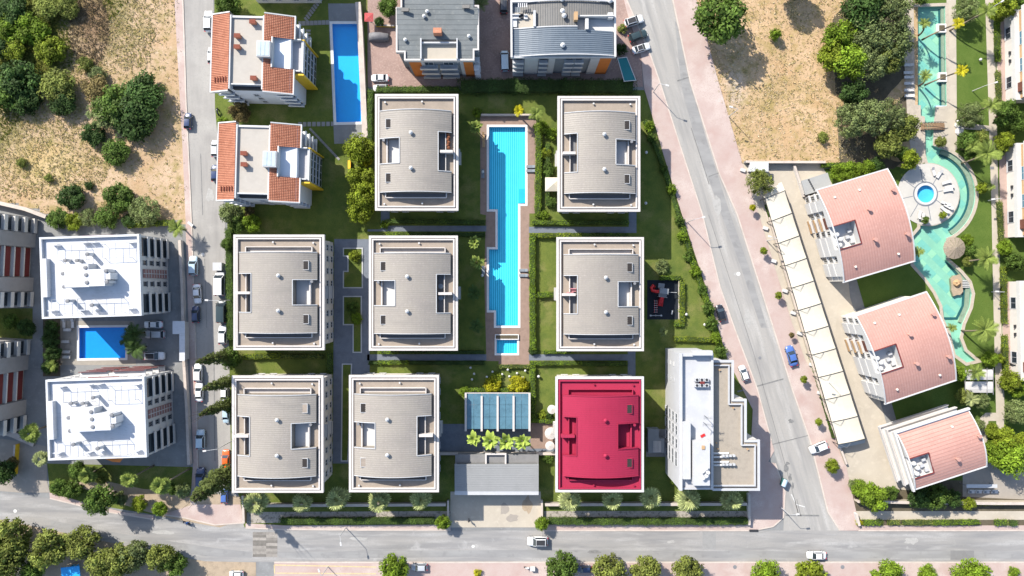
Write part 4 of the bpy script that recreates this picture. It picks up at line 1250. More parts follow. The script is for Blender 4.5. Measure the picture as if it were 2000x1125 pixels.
# ------------------------------------------------------------------ white block on the corner of the avenue
M_membrane = plain("pale_grey_membrane", (0.38, 0.38, 0.385), 0.7, 0.1, 0.35, world_co=True)
def corner_block():
    H = 12.6
    k = (HC - H) / F
    k2 = (HC - 11.2) / F
    cx, cy = W(1360, 815, H)
    T = thing("corner_block", "white flat-roofed block with stepped gravel roof at the corner of the avenue", "apartment block", (cx, cy, 0))
    X = lambda p: (p - 1000) * k - cx
    Y = lambda p: (562.5 - p) * k - cy
    X2 = lambda p: (p - 1000) * k2 - cx
    Y2 = lambda p: (562.5 - p) * k2 - cy
    xw, xe, yn, ys = X(1326), X(1392), Y(690), Y(955)
    MB().box(xw, xe, ys, yn, 0, H - 0.3).build("wall", M_membrane, T)
    MB().box(xw + 0.3, xe - 0.3, ys + 0.3, yn - 0.3, H - 0.3, H - 0.2).build("flat_roof", M_membrane, T)
    pm = MB()
    pm.box(xw - 0.1, xw + 0.5, ys - 0.1, yn + 0.1, H - 0.3, H + 0.9).box(xe - 0.4, xe + 0.1, ys - 0.1, yn + 0.1, H - 0.3, H + 0.2).box(xw + 0.5, xe - 0.4, yn - 0.6, yn + 0.1, H - 0.3, H + 0.7).box(xw + 0.5, xe - 0.4, ys - 0.1, ys + 0.3, H - 0.3, H + 0.1)
    pm.build("parapet", M_membrane, T)
    MB().box(X(1350), xe - 0.4, Y(693), Y(684), H - 0.2, H + 1.4).build("screen_wall", M_membrane, T)
    c = MB().box(X(1349), X(1380), Y(942), Y(858), H - 0.2, H + 2.4).build("stair_core", M_membrane, T)
    MB().box(X(1364), X(1370), Y(872), Y(865), H + 2.4, H + 2.6).build("hatch", M_tan, c)
    MB().box(X(1331), X(1345), Y(932), Y(822), H - 0.2, H + 1.6).build("upper_wall", M_membrane, T)
    # stepped lower roof
    pl = [(X2(1393), Y2(706)), (X2(1432), Y2(706)), (X2(1432), Y2(782)), (X2(1457), Y2(782)), (X2(1457), Y2(862)), (X2(1483), Y2(862)), (X2(1483), Y2(957)), (X2(1393), Y2(957))]
    ccx, ccy = sum(p[0] for p in pl) / 8, sum(p[1] for p in pl) / 8
    MB().prism([(x - 0.35 if x > xe + 1 else xe + 0.002, y + (-0.35 if y > Y2(730) else 0.35)) for x, y in pl], 0, 10.4).build("wing", M_white, T)
    MB().prism([(max(x - 0.3, xe + 0.003), y - (0.3 if y > Y2(730) else -0.3)) for x, y in pl], 10.4, 10.6).build("gravel_roof", plain("tan_gravel_roof", (0.275, 0.237, 0.19), 0.95, 0.14, 1.2, bump=0.3), T)
    o = strip("cornice", [(x, y) for x, y in pl], 0.5, 10.3, 10.95, M_membrane, T, closed=False, px=False)
    strip("inner_parapet", [(x - 0.85 if x > xe + 1 else xe + 0.05, y - (0.85 if y > Y2(730) else (0.85 if y > Y2(930) and False else -0.85 if y < Y2(930) else 0.85))) for x, y in pl], 0.22, 10.5, 11.2, M_membrane, T, px=False)
    # roof plant
    for (px, py) in ((1369, 741), (1369, 752)):
        for dx in (-1.0, 0.0, 1.0):
            u = MB().box(-0.45, 0.45, -0.35, 0.35, 0, 0.9).build("air_conditioner", M_lightgrey, T, loc=(X(px) + dx, Y(py), H - 0.2))
            MB().lathe([(0.28, 0.9), (0.28, 0.96), (0.1, 0.98)], 10).build("fan", M_dark, u)
    MB().box(X(1366), X(1374), Y(749), Y(744), H - 0.2, H + 0.8).build("pump_box", M_maroon, T)
    for (px, py) in ((1376, 812), (1374, 825)):
        a = MB().bar((0, 0, 0), (0, 0, 3.0), 0.09).bar((-0.9, 0, 2.8), (0.9, 0, 2.8), 0.07)
        for i in range(5):
            a.bar((-0.8 + i * 0.4, -0.4, 2.8), (-0.8 + i * 0.4, 0.4, 2.8), 0.05)
        a.build("aerial", M_grey, T, loc=(X(px), Y(py), H - 0.2))
    MB().box(-0.5, 0.5, -0.25, 0.25, 0, 0.15).build("red_cover", M_redplastic, T, loc=(X(1373), Y(851), H - 0.19), rot=0.5)
    for py in (886, 893, 903, 909):
        MB().tube([(X2(1394), Y2(py), 10.95), (X2(1424), Y2(py), 10.95)], 0.24, 8).build("duct", M_white, T)
    for dx in range(4):
        MB().box(X2(1410) + dx * 0.75, X2(1410) + dx * 0.75 + 0.5, Y2(892), Y2(888), 10.6, 11.5).build("air_handler", M_lightgrey, T)
        MB().box(X2(1410) + dx * 0.75, X2(1410) + dx * 0.75 + 0.5, Y2(909), Y2(905), 10.6, 11.5).build("air_handler", M_lightgrey, T)
    for (px, py) in ((1406, 723), (1433, 797), (1400, 866), (1402, 877), (1461, 878)):
        MB().lathe([(0.14, 10.6), (0.14, 11.0), (0.2, 11.05)], 8, X2(px), Y2(py)).build("roof_pipe", M_tan, T)
    for (px, py) in ((1364, 912), (1371, 906), (1374, 915), (1365, 925), (1371, 921)):
        MB().lathe([(0.05, 0), (0.05, 0.5), (0.42, 0.75), (0.45, 0.85)], 10).build("satellite_dish", M_white, T, loc=(X(px), Y(py), H + 2.4))
    # west front, four storeys
    yb = [Y(820), Y(844), Y(870), Y(901)]
    for s in range(4):
        z = 0.8 + s * 3.0
        for i, y in enumerate(yb):
            window(T, (xw, y, z - (0.3 if i == 3 else 0)), pi, 2.0 if i < 3 else 3.2, 1.7, M_lightgrey)
        if s < 3:
            window(T, (xw, Y(747), z + 1.0), pi, 0.9, 0.7, M_lightgrey, sill=False)
            window(T, (xw, Y(715), z + 1.0), pi, 0.9, 0.7, M_white, plain("grey_louvre", (0.3, 0.3, 0.3), 0.7), sill=False)
    return T
corner_block()

# ------------------------------------------------------------------ pale red vaulted blocks by the river pool
def red_vault_block(center, ang, ul, vl, eave, label, notch, steps=False, rise=2.3):
    cx, cy = W(*center, eave + 0.5)
    T = thing("red_vault_block", label, "apartment block", (cx, cy, 0), radians(ang), "pale red roofed blocks by the river pool")
    u2, v2 = ul / 2, vl / 2
    cream = plain("warm_cream_render", (0.56, 0.52, 0.46), 0.8, 0.06)
    MB().box(-u2 + 0.7, u2 - 0.7, -v2 + 0.6, v2 - 0.6, 0, eave - 0.2).build("wall", cream, T)
    zf = lambda x, y: eave + rise * (1 - (y / v2) ** 2)
    n = notch
    mk = lambda x, y: -u2 < x < u2 and -v2 < y < v2 and not (n[0] < x < n[1] and n[2] < y < n[3])
    ys = grid_axis(-v2, v2, 18, [n[2], n[3]])
    xs = grid_axis(-u2, u2, 5, [e for e in (n[0], n[1]) if -u2 < e < u2])
    rf = shell_roof(xs, ys, mk, zf, eave - 0.25).build("vaulted_roof", [M_sheetred, M_white], T)
    s = seams(ys, [-u2 + ul * (i + .5) / 27 for i in range(27)] if not steps else [-u2 + ul * (i + .5) / 27 for i in range(0)], mk, zf, 0.1, 0.03, along='y')
    if steps:
        s = seams(xs, [-v2 + vl * (i + .5) / 17 for i in range(17)], mk, zf, 0.1, 0.03)
    so = s.build("standing_seam", M_sheetred_seam, rf)
    so["kind"] = "stuff"
    # white frame along the gables and eaves
    g = MB()
    for xx in (-u2 - 0.12, u2 + 0.12):
        for a, b in zip(ys, ys[1:]):
            g.bar((xx, a, zf(0, a) + 0.05), (xx, b, zf(0, b) + 0.05), 0.2, 0.3)
    for yy in (-v2 - 0.3, v2 + 0.3):
        g.box(-u2 - 0.3, u2 + 0.3, min(yy, yy - 0.3 * (1 if yy > 0 else -1)), max(yy, yy - 0.3 * (1 if yy > 0 else -1)), eave - 0.35, eave + 0.05)
    g.build("verge", M_white, T)
    # roof terrace notch with tanks
    MB().box(max(n[0], -u2 + 0.1), n[1], n[2], n[3], eave - 0.2, eave - 0.05).build("terrace_floor", M_white, T)
    tr = MB()
    tr.bar((n[1], n[2], zf(0, n[2]) + 0.05), (n[1], n[3], zf(0, n[3]) + 0.05), 0.18, 0.25)
    for yy in (n[2], n[3]):
        tr.bar((max(n[0], -u2), yy, zf(0, yy) + 0.05), (n[1], yy, zf(0, yy) + 0.05), 0.18, 0.25)
    tr.build("terrace_trim", M_maroon, T)
    ny = int((n[3] - n[2]) / 1.3)
    for i in range(max(2, ny)):
        yy = n[2] + 0.8 + i * 1.15
        if yy > n[3] - 0.5:
            break
        MB().lathe([(0.48, 0), (0.48, 1.2), (0.3, 1.35)], 12).build("water_tank", M_white, T, loc=(max(n[0], -u2) + 0.9 + 0.5 * (i % 2), yy, eave - 0.05))
        MB().box(-0.4, 0.4, -0.3, 0.3, 0, 0.75).build("air_conditioner", M_lightgrey, T, loc=(n[1] - 1.0 - 0.7 * (i % 2), yy, eave - 0.05))
    for (fx, fy) in ((0.02, 0.16), (-0.02, -0.16), (-0.33, 0.38), (0.02, 0.38), (-0.33, -0.38), (0.28, -0.38), (0.42, 0.28), (0.42, -0.20)) if not steps else ((0.1, -0.17), (0.2, 0.36), (0.46, 0.1)):
        big = abs(fy) < 0.3
        ch = MB().lathe([(0.2, -0.3), (0.2, 0.75 if big else 0.2), (0.4 if big else 0.25, 0.78 if big else 0.22), (0.4 if big else 0.25, 1.05 if big else 0.3)], 10)
        ch.build("flue" if big else "roof_vent", M_sheetred if big else cream, T, loc=(fx * ul, fy * vl, zf(0, fy * vl)))
    # west front: white boxes, brown balconies, windows
    xw = -u2 + 0.7
    lev = 3
    sh = (eave - 0.4) / lev
    if not steps:
        bands = [(0.93, 0.80, 'w'), (0.79, 0.55, 'b'), (0.54, 0.42, 'w'), (0.41, 0.12, 'o'), (0.11, -0.01, 'w'), (-0.02, -0.45, 'b'), (-0.46, -0.60, 'w'), (-0.61, -0.9, 'b')]
        for s_ in range(lev):
            z = s_ * sh
            for (a, b, kind) in bands:
                ya, yb = b * v2, a * v2
                if kind == 'w':
                    window(T, (xw, (ya + yb) / 2, z + 0.5), pi, min(2.2, (yb - ya) * 0.8), sh - 1.0, M_white, sill=False)
                elif kind == 'b':
                    MB().box(xw - 0.5, xw - 0.002, ya, yb, z + 0.25, z + sh * 0.9).build("bay", M_white, T)
                else:
                    b_ = MB().box(xw - 1.1, xw - 0.002, ya, yb, z + 0.05, z + 0.25).build("balcony", M_white, T)
                    MB().box(xw - 1.1, xw - 1.0, ya, yb, z + 0.25, z + 1.1).build("railing", M_tan, b_)
                    MB().box(xw - 0.06, xw - 0.003, ya + 0.2, yb - 0.2, z + 0.3, z + sh * 0.85).build("door", M_brown, b_)
            MB().box(xw - 0.25, xw - 0.004, -v2 + 0.5, v2 - 0.5, z + sh * 0.901, z + sh * 1.05).build("floor_band", M_white, T)
    else:
        for s_ in range(lev):
            z = s_ * sh
            o = 0.35
            b = MB().box(-u2 - o, -u2 + 0.69, -v2 - 0.4, v2 + o, z + sh - 0.85, z + sh - 0.45).box(-u2 + 0.69, u2, v2 - 0.599, v2 + o, z + sh - 0.85, z + sh - 0.45).build("balcony", M_white, T)
            MB().box(-u2 - o, -u2 - o + 0.2, -v2 - 0.4, v2 + o, z + sh - 0.45, z + sh + 0.05).box(-u2 - o + 0.2, u2, v2 + o - 0.2, v2 + o, z + sh - 0.45, z + sh + 0.05).build("railing", M_cornice, b)
            for i in range(4):
                window(T, (xw, -v2 + 1.8 + i * 2.4, z + 0.3), pi, 1.6, sh - 1.2, M_tan, sill=False)
            for i in range(6):
                window(T, (-u2 + 2.2 + i * 2.3, v2 - 0.6, z + 0.3), pi / 2, 1.5, sh - 1.2, M_tan, sill=False)
        MB().box(-u2 - 0.75, -u2 - 0.35, -v2 - 0.4, v2 + 0.75, eave - 0.3, eave + 0.4).box(-u2 - 0.35, u2 + 0.4, v2 + 0.35, v2 + 0.75, eave - 0.3, eave + 0.4).build("parapet", M_white, T)
    MB().box(-u2 + 0.69, u2 - 0.69, -v2 - 0.2, -v2 + 0.599, 0, eave - 0.9).build("south_wall", cream, T)
    return T
red_vault_block((1693, 440), 16.6, 15.6, 20.3, 8.6, "pale red vaulted block at the top of its row, beside the round hot tub", (-9.0, -3.0, -3.2, 1.9))
red_vault_block((1772, 680), 18.6, 15.7, 19.6, 8.8, "pale red vaulted block between its two neighbours, beside the river pool's shallow end", (-9.0, -2.9, -3.0, 2.1))
red_vault_block((1842, 880), 18.0, 15.8, 12.2, 9.4, "pale red roofed block with stepped white balconies, lowest of its row", (-9.0, -3.6, -3.6, 1.0), True, 1.6)
# ------------------------------------------------------------------ pools
def inside_poly(P, x, y):
    c = False
    for i in range(len(P)):
        (x1, y1), (x2, y2) = P[i], P[i - 1]
        if (y1 > y) != (y2 > y) and x < (x2 - x1) * (y - y1) / (y2 - y1) + x1:
            c = not c
    return c

def pool(key, label, depth, liner, water, coping_m, cw=0.5, level=-0.14, cz=0.1, name="swimming_pool"):
    P = WP(HOLES[key])
    if area(P) < 0:
        P = P[::-1]
    cx, cy = sum(p[0] for p in P) / len(P), sum(p[1] for p in P) / len(P)
    Q = [(x - cx, y - cy) for x, y in P]
    T = thing(name, label, "pool", (cx, cy, 0))
    b = MB()
    n = len(Q)
    for i in range(n):
        (xa, ya), (xb, yb) = Q[i], Q[(i + 1) % n]
        b.quad((xa, ya, -depth), (xb, yb, -depth), (xb, yb, 0.02), (xa, ya, 0.02))
        b.f[-1] = b.f[-1][::-1]
    k = len(b.v)
    b.v += [(x, y, -depth) for x, y in Q]
    for t in geometry.tessellate_polygon([[Vector((x, y, 0)) for x, y in Q]]):
        a, c, d = t
        if tri_up(Q[a], Q[c], Q[d]) < 0:
            c, d = d, c
        b.f.append((k + a, k + c, k + d))
        b.m.append(0)
    basin = b.build("basin", liner, T)
    w = MB()
    w.v = [(x, y, level) for x, y in Q]
    for t in geometry.tessellate_polygon([[Vector((x, y, 0)) for x, y in Q]]):
        a, c, d = t
        if tri_up(Q[a], Q[c], Q[d]) < 0:
            c, d = d, c
        w.f.append((a, c, d))
        w.m.append(0)
    w.build("water", water, T)
    # coping laid just outside the edge
    cpts = []
    for i in range(n):
        p, a, c = Vector(Q[i]), Vector(Q[i - 1]), Vector(Q[(i + 1) % n])
        d1, d2 = (p - a).normalized(), (c - p).normalized()
        nn = Vector((d1.y, -d1.x)) + Vector((d2.y, -d2.x))
        nn.normalize()
        cpts.append(tuple(p + nn * (cw / 2 / max(0.5, nn.dot(Vector((d1.y, -d1.x)))))))
    strip("coping", cpts, cw, 0.0, cz, coping_m, T, closed=True, px=False)
    return T, basin, Q

# long estate pool with its striped tile floor
T, basin, Q = pool('long', "long turquoise pool down the middle of the estate", 0.95, M_poolcyan, WAT_cyan, M_bluecoping, 0.5)
xs_ = [q[0] for q in Q]
ln = MB()
nst = 17
for i in range(nst):
    x = min(xs_) + (max(xs_) - min(xs_)) * (i + 0.5) / nst
    ys_ = []
    for j in range(len(Q)):
        (xa, ya), (xb, yb) = Q[j], Q[(j + 1) % len(Q)]
        if (xa > x) != (xb > x):
            ys_.append(ya + (yb - ya) * (x - xa) / (xb - xa))
    ys_.sort()
    for a, b in zip(ys_[::2], ys_[1::2]):
        ln.box(x - 0.13, x + 0.13, a + 0.05, b - 0.05, -0.95, -0.93)
o = ln.build("tile_line", plain("pale_tile_line", (0.34, 0.72, 0.80), 0.5, 0.05), basin)
o["kind"] = "stuff"
loc = T.location
for k_, (z_, y_) in enumerate(((-0.75, 0), (-0.55, 1), (-0.35, 2))):
    a, b = W(1013 + 3 * y_ , 368), W(1026, 396)
    MB().box(a[0] - loc.x, b[0] - loc.x, b[1] - loc.y, a[1] - loc.y, z_ - 0.19, z_).build("pool_step", M_poolcyan, T)
T, basin, Q = pool('kids', "small square children's pool below the long pool", 0.55, M_poolcyan, WAT_cyan, M_bluecoping, 0.45)
xs_ = [q[0] for q in Q]
ys_ = [q[1] for q in Q]
ln = MB()
for i in range(12):
    x = min(xs_) + (max(xs_) - min(xs_)) * (i + 0.5) / 12
    ln.box(x - 0.06, x + 0.06, min(ys_) + 0.05, max(ys_) - 0.05, -0.55, -0.53)
ln.build("tile_line", MAT["pale_tile_line"], basin)["kind"] = "stuff"
T = thing("pool_planter", "low planter between the long pool and the children's pool", "planter", (*W(990, 658), 0))
m = MB()
ring(m, 5.4, 1.2, 0.18, 0, 0.45)
m.build("rim", M_bluecoping, T)
MB().box(-2.5, 2.5, -0.41, 0.41, 0.0, 0.35).build("soil", M_soil, T)
pool('rect', "rectangular deep blue pool beside the tile-roofed blocks", 0.9, M_poolblue, WAT_blue, M_bluecoping, 0.6)
pool('left', "small deep blue pool between the two white-roofed blocks", 0.9, plain("royal_blue_liner", (0.035, 0.31, 0.66), 0.5, 0.08), WAT_blue, M_bluecoping, 0.5)

sheet("pool_terrace", [(641, 7), (703, 7), (704, 45), (713, 279), (653, 281), (643, 60)], 0.05, M_concrete_grey, ('rect',))
sheet("pool_terrace", [(118, 627), (262, 627), (266, 713), (118, 713)], 0.05, plain("wet_stone_paving", (0.25, 0.225, 0.19), 0.7, 0.15, 0.8, world_co=True), ('left',))

# winding resort pool with its diamond tiles
T, basin, Q = pool('river', "winding turquoise river pool with diamond tiles in the resort garden", 0.75, M_poolturq, WAT_turq, M_stone, 0.7)
s_ = 19.5 * HC / F
tm = MB().quad((0, -s_ / 2 * 0.98, 0), (s_ / 2 * 0.98, 0, 0), (0, s_ / 2 * 0.98, 0), (-s_ / 2 * 0.98, 0, 0)).box(-0.01, 0.01, -0.01, 0.01, -0.01, -0.001)
def diamond(m):
    d = MB()
    r = s_ / 2 * 0.97
    d.v = [(0, -r, 0), (r, 0, 0), (0, r, 0), (-r, 0, 0), (0, -r, 0.03), (r, 0, 0.03), (0, r, 0.03), (-r, 0, 0.03)]
    d.f = [(4, 5, 6, 7), (0, 1, 5, 4), (1, 2, 6, 5), (2, 3, 7, 6), (3, 0, 4, 7)]
    d.m = [0] * 5
    return d.mesh("tile", m)
dms = [diamond(plain("aqua_tile", (0.27, 0.47, 0.43), 0.4, 0.1)), diamond(plain("lime_tile", (0.43, 0.57, 0.43), 0.4, 0.1))]
for i in range(-30, 31):
    for j in range(-70, 71):
        if (i + j) % 2:
            continue
        x, y = i * s_ / 2, j * s_ / 2
        if all(inside_poly(Q, x + dx * s_ * 0.45, y + dy * s_ * 0.45) for dx, dy in ((1, 0), (-1, 0), (0, 1), (0, -1), (0, 0))):
            px_, py_ = x + T.location.x, y + T.location.y
            if hypot(px_ - W(1812, 380)[0], py_ - W(1812, 380)[1]) < 7.6:
                continue
            if (i * 7 + j * 3) % 4 < 2:
                link("tile", dms[(i + 2 * j) % 3 == 0], basin, (x, y, -0.75))
# submerged shelf and dark tile band along the eastern bank
lx, ly = T.location.x, T.location.y
def rel(pts):
    return [(x - lx, y - ly) for x, y in WP(pts)]
band = plain("dark_tile_band", (0.03, 0.10, 0.12), 0.5, 0.1)
strip("tile_band", rel([(1838, 16), (1840, 150), (1841, 205)]), 0.45, -0.75, -0.62, band, T, px=False)
strip("tile_band", rel(arc(1812, 380, 83, -72, 58, 20)), 0.5, -0.75, -0.6, band, T, px=False)
strip("tile_band", rel([(1850, 510), (1876, 540), (1886, 566), (1884, 598), (1872, 622), (1845, 622)]), 0.5, -0.75, -0.6, band, T, px=False)
strip("shelf", rel([(1842.5, 16), (1844, 150), (1845, 205)]), 0.6, -0.75, -0.3, M_stone, T, px=False)
strip("shelf", rel(arc(1812, 380, 88.5, -72, 58, 20)), 0.9, -0.75, -0.3, M_stone, T, px=False)
strip("shelf", rel([(1856, 509), (1882, 538), (1892, 566), (1890, 598), (1878, 630)]), 0.9, -0.75, -0.3, M_stone, T, px=False)
for (a, b, c, d) in ((1829, 47, 1847, 64), (1832, 142, 1848, 160)):
    p0, p1 = W(a, d), W(c, b)
    t_ = MB().box(p0[0] - lx, p1[0] - lx, p0[1] - ly, p1[1] - ly, -0.75, 0.25).build("pool_planter", M_bluecoping, T)
    cxm, cym = (p0[0] + p1[0]) / 2 - lx, (p0[1] + p1[1]) / 2 - ly
    MB().box(cxm - 0.6, cxm + 0.6, cym - 0.6, cym + 0.6, 0.25, 0.4).build("soil", M_soil, t_)
p0, p1 = W(1827, 228), W(1850, 206)
MB().box(p0[0] - lx, p1[0] - lx, p0[1] - ly, p1[1] - ly, -0.75, -0.1).build("shallow_bench", plain("pale_blue_tile", (0.42, 0.55, 0.62), 0.5), T)
p0, p1 = W(1862, 706), W(1906, 650)
m = MB()
isl = [(1869 + r * cos(a) * 0.55, 557 + r * sin(a)) for a, r in ((radians(t * 30), 19 + 3 * ((t * 5) % 3)) for t in range(12))]
MB().prism(rel(isl), -0.75, 0.05).build("island", M_sand, T)
for i in range(5):
    a = W(1886, 548 + i * 3.2)
    MB().box(a[0] - lx - 0.9, a[0] - lx + 0.9, a[1] - ly - 0.1, a[1] - ly + 0.1, -0.2 - 0.02 * i, 0.02).build("step", M_white, T)
T, basin, Q = pool('round', "round blue hot tub in the middle of the round terrace", 0.6, M_poolpale, WAT_cyan, M_white, 0.5, 0.04, 0.24, "hot_tub")
strip("terrace_ring", [(2.7 * cos(i * pi / 20), 2.7 * sin(i * pi / 20)) for i in range(40)], 0.25, 0.14, 0.16, M_slate, T, closed=True, px=False)
for i in range(8):
    a = i * pi / 4 + 0.2
    MB().bar((2.9 * cos(a), 2.5 * sin(a), 0.145), (6.2 * cos(a), 6.2 * sin(a), 0.145), 0.14, 0.02).build("paving_joint", M_slate, T)

# ------------------------------------------------------------------ foliage kit
def leaf_cloud(mb, cols, rnd, c, r, n, size, sq=1.0, tint=1.0, up=0.35):
    """n leaf quads spread over a lumpy clump of radius r around c."""
    for _ in range(n):
        u = rnd.uniform(-1, 1)
        a = rnd.uniform(0, 2 * pi)
        s = math.sqrt(1 - u * u)
        rr = r * (0.55 + 0.5 * rnd.random())
        nx, ny, nz = s * cos(a), s * sin(a), u
        p = Vector((c[0] + nx * rr, c[1] + ny * rr, c[2] + nz * rr * sq))
        nrm = Vector((nx + rnd.gauss(0, .45), ny + rnd.gauss(0, .45), nz + up + rnd.gauss(0, .45)))
        if nrm.length < 1e-3:
            nrm = Vector((0, 0, 1))
        nrm.normalize()
        t = nrm.cross(Vector((rnd.gauss(0, 1), rnd.gauss(0, 1), rnd.gauss(0, 1))))
        if t.length < 1e-3:
            continue
        t.normalize()
        b = nrm.cross(t)
        L = size * rnd.uniform(0.7, 1.35)
        wd = L * 0.55
        mb.quad(p - t * L * 0.5, p + b * wd * 0.5, p + t * L * 0.5, p - b * wd * 0.5)
        cols.append(tint * rnd.uniform(0.72, 1.3))

def foliage_mesh(name, mb, cols, m):
    me = mb.mesh(name, m)
    ca = me.color_attributes.new("leaf_tint", 'FLOAT_COLOR', 'CORNER')
    data = []
    for k in cols:
        data += [k, k * (0.97 + 0.03 * k), k * 0.9, 1.0] * 4
    ca.data.foreach_set("color", data)
    return me

def leaf_mat(name, col, tr=0.25):
    return mat(name, col, 0.7, ((mul(col, 0.75), 0.6, 0.45, 0.65, 3), (mul(col, 1.3), 1.7, 0.55, 0.75, 3)), spec=0.15, rndvar=0.14, attr="leaf_tint", trans=tr)

LEAF = {
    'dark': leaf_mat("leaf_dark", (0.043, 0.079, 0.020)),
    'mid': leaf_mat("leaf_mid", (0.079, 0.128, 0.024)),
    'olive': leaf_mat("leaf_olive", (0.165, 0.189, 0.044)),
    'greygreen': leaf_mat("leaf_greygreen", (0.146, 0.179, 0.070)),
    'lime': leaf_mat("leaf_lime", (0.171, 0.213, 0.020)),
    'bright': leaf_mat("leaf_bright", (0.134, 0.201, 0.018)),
    'yellow': leaf_mat("leaf_yellow", (0.305, 0.293, 0.015)),
    'brown': leaf_mat("leaf_brown", (0.159, 0.122, 0.051)),
    'palm': leaf_mat("frond_green", (0.183, 0.232, 0.055)),
    'palmpale': leaf_mat("frond_pale", (0.300, 0.330, 0.150)),
    'palmyellow': leaf_mat("frond_yellow", (0.420, 0.370, 0.015)),
    'rosette': leaf_mat("frond_rosette", (0.300, 0.380, 0.080)),
    'palmdark': leaf_mat("frond_dark", (0.061, 0.104, 0.030)),
}

def crown_mesh(name, seed, clumps, per, size, flat=0.8, lump=0.32, core=0.72):
    rnd = random.Random(seed)
    mb, cols = MB(), []
    lobes = [(rnd.uniform(0, 2 * pi), rnd.uniform(0.82, 1.12)) for _ in range(7)]
    for i in range(clumps):
        u = rnd.uniform(-0.75, 1)
        a = rnd.uniform(0, 2 * pi)
        s = math.sqrt(max(0, 1 - u * u))
        lob = 1.0
        for la, lr in lobes:
            d = abs((a - la + pi) % (2 * pi) - pi)
            if d < 0.6:
                lob *= 1 + (lr - 1) * (1 - d / 0.6)
        rr = (0.55 + 0.42 * rnd.random() ** 0.6) * lob
        if rnd.random() < 0.22:
            rr *= rnd.uniform(0.3, 0.8)
        c = (s * cos(a) * rr, s * sin(a) * rr, u * rr * flat)
        leaf_cloud(mb, cols, rnd, c, lump * rnd.uniform(0.6, 1.2), per, size, 0.75, rnd.choice((0.68, 0.85, 1.0, 1.15, 1.3)))
    return foliage_mesh(name, mb, cols, LEAF['mid'])

CROWN = [crown_mesh("crown", 11 + i, 78, 58, 0.15) for i in range(4)]
CROWN_FINE = [crown_mesh("crown", 31 + i, 110, 46, 0.10, 0.7, 0.24) for i in range(3)]
SHRUB = [crown_mesh("crown", 51 + i, 34, 52, 0.2, 0.8, 0.4) for i in range(4)]

def trunk_mesh(seed):
    rnd = random.Random(seed)
    m = MB()
    m.tube([(0, 0, -0.1), (0.02, 0.01, 0.5), (0.0, 0.03, 1.0)], [0.075, 0.055, 0.04], 8)
    for k in range(5):
        a = k * 2 * pi / 5 + rnd.uniform(-.4, .4)
        m.tube([(0, 0.02, 0.62 + 0.07 * k), (0.25 * cos(a), 0.25 * sin(a), 0.95), (0.55 * cos(a), 0.55 * sin(a), 1.3)], [0.03, 0.02, 0.008], 5)
    return m.mesh("trunk", M_bark)
TRUNK = [trunk_mesh(i) for i in range(3)]

def tree(px, py, rp, key, label, group=None, fine=False, hk=1.15, name="tree", cat="tree", zs=1.0):
    """A broad tree: rp is its crown radius in photograph pixels."""
    rnd = random.Random(int(px * 31 + py * 17))
    r = rp * HC / F
    hc = r * hk + 0.6
    x, y = W(px, py, hc)
    T = thing(name, label, cat, (x, y, 0), rnd.uniform(0, 6.28), group)
    tk = link("trunk", rnd.choice(TRUNK), T, (0, 0, 0), None, (r, r, hc * 0.8))
    o = link("crown", rnd.choice(CROWN_FINE if fine else CROWN), T, (0, 0, hc), None, (r, r, r * zs))
    use_mat(o, LEAF[key])
    return T

def shrub(px, py, rp, key, label, group=None, name="shrub", cat="shrub", z=0.75):
    rnd = random.Random(int(px * 13 + py * 7))
    r = rp * HC / F
    x, y = W(px, py, r * 0.7)
    T = thing(name, label, cat, (x, y, 0), rnd.uniform(0, 6.28), group)
    o = link("foliage", rnd.choice(SHRUB), T, (0, 0, r * z * 0.8), None, (r, r, r * z))
    use_mat(o, LEAF[key])
    m = MB().tube([(0, 0, -0.05), (0.04, 0, r * 0.5)], [0.05, 0.02], 6)
    m.build("stem", M_bark, T)
    return T

def cypress_mesh(seed):
    rnd = random.Random(seed)
    mb, cols = MB(), []
    for i in range(150):
        t = rnd.random() ** 0.8
        rad = 0.085 * (1 - t) ** 0.65 * (0.35 + 0.65 * min(1, t * 6)) + 0.008
        a = rnd.uniform(0, 2 * pi)
        k = rnd.uniform(0.3, 1.0)
        leaf_cloud(mb, cols, rnd, (rad * k * cos(a), rad * k * sin(a), 0.04 + t * 0.94), 0.036 * (1.15 - t), 34, 0.02, 1.7, rnd.choice((0.75, 0.9, 1.05, 1.2)), 0.5)
    return foliage_mesh("crown", mb, cols, LEAF['dark'])
CYP = [cypress_mesh(3), cypress_mesh(4)]
def cypress(bx, by, h, label, k=0, wd=1.0):
    x, y = W(bx, by)
    T = thing("cypress", label, "tree", (x, y, 0), k * 1.3, "cypresses along the left street")
    link("trunk", TRUNK[k % 3], T, (0, 0, 0), None, (h * 0.12, h * 0.12, h * 0.9))
    use_mat(link("crown", CYP[k % 2], T, (0, 0, 0), None, (h * wd, h * wd, h)), LEAF['cyp'])
LEAF['cyp'] = leaf_mat("leaf_cypress", (0.08, 0.10, 0.028))

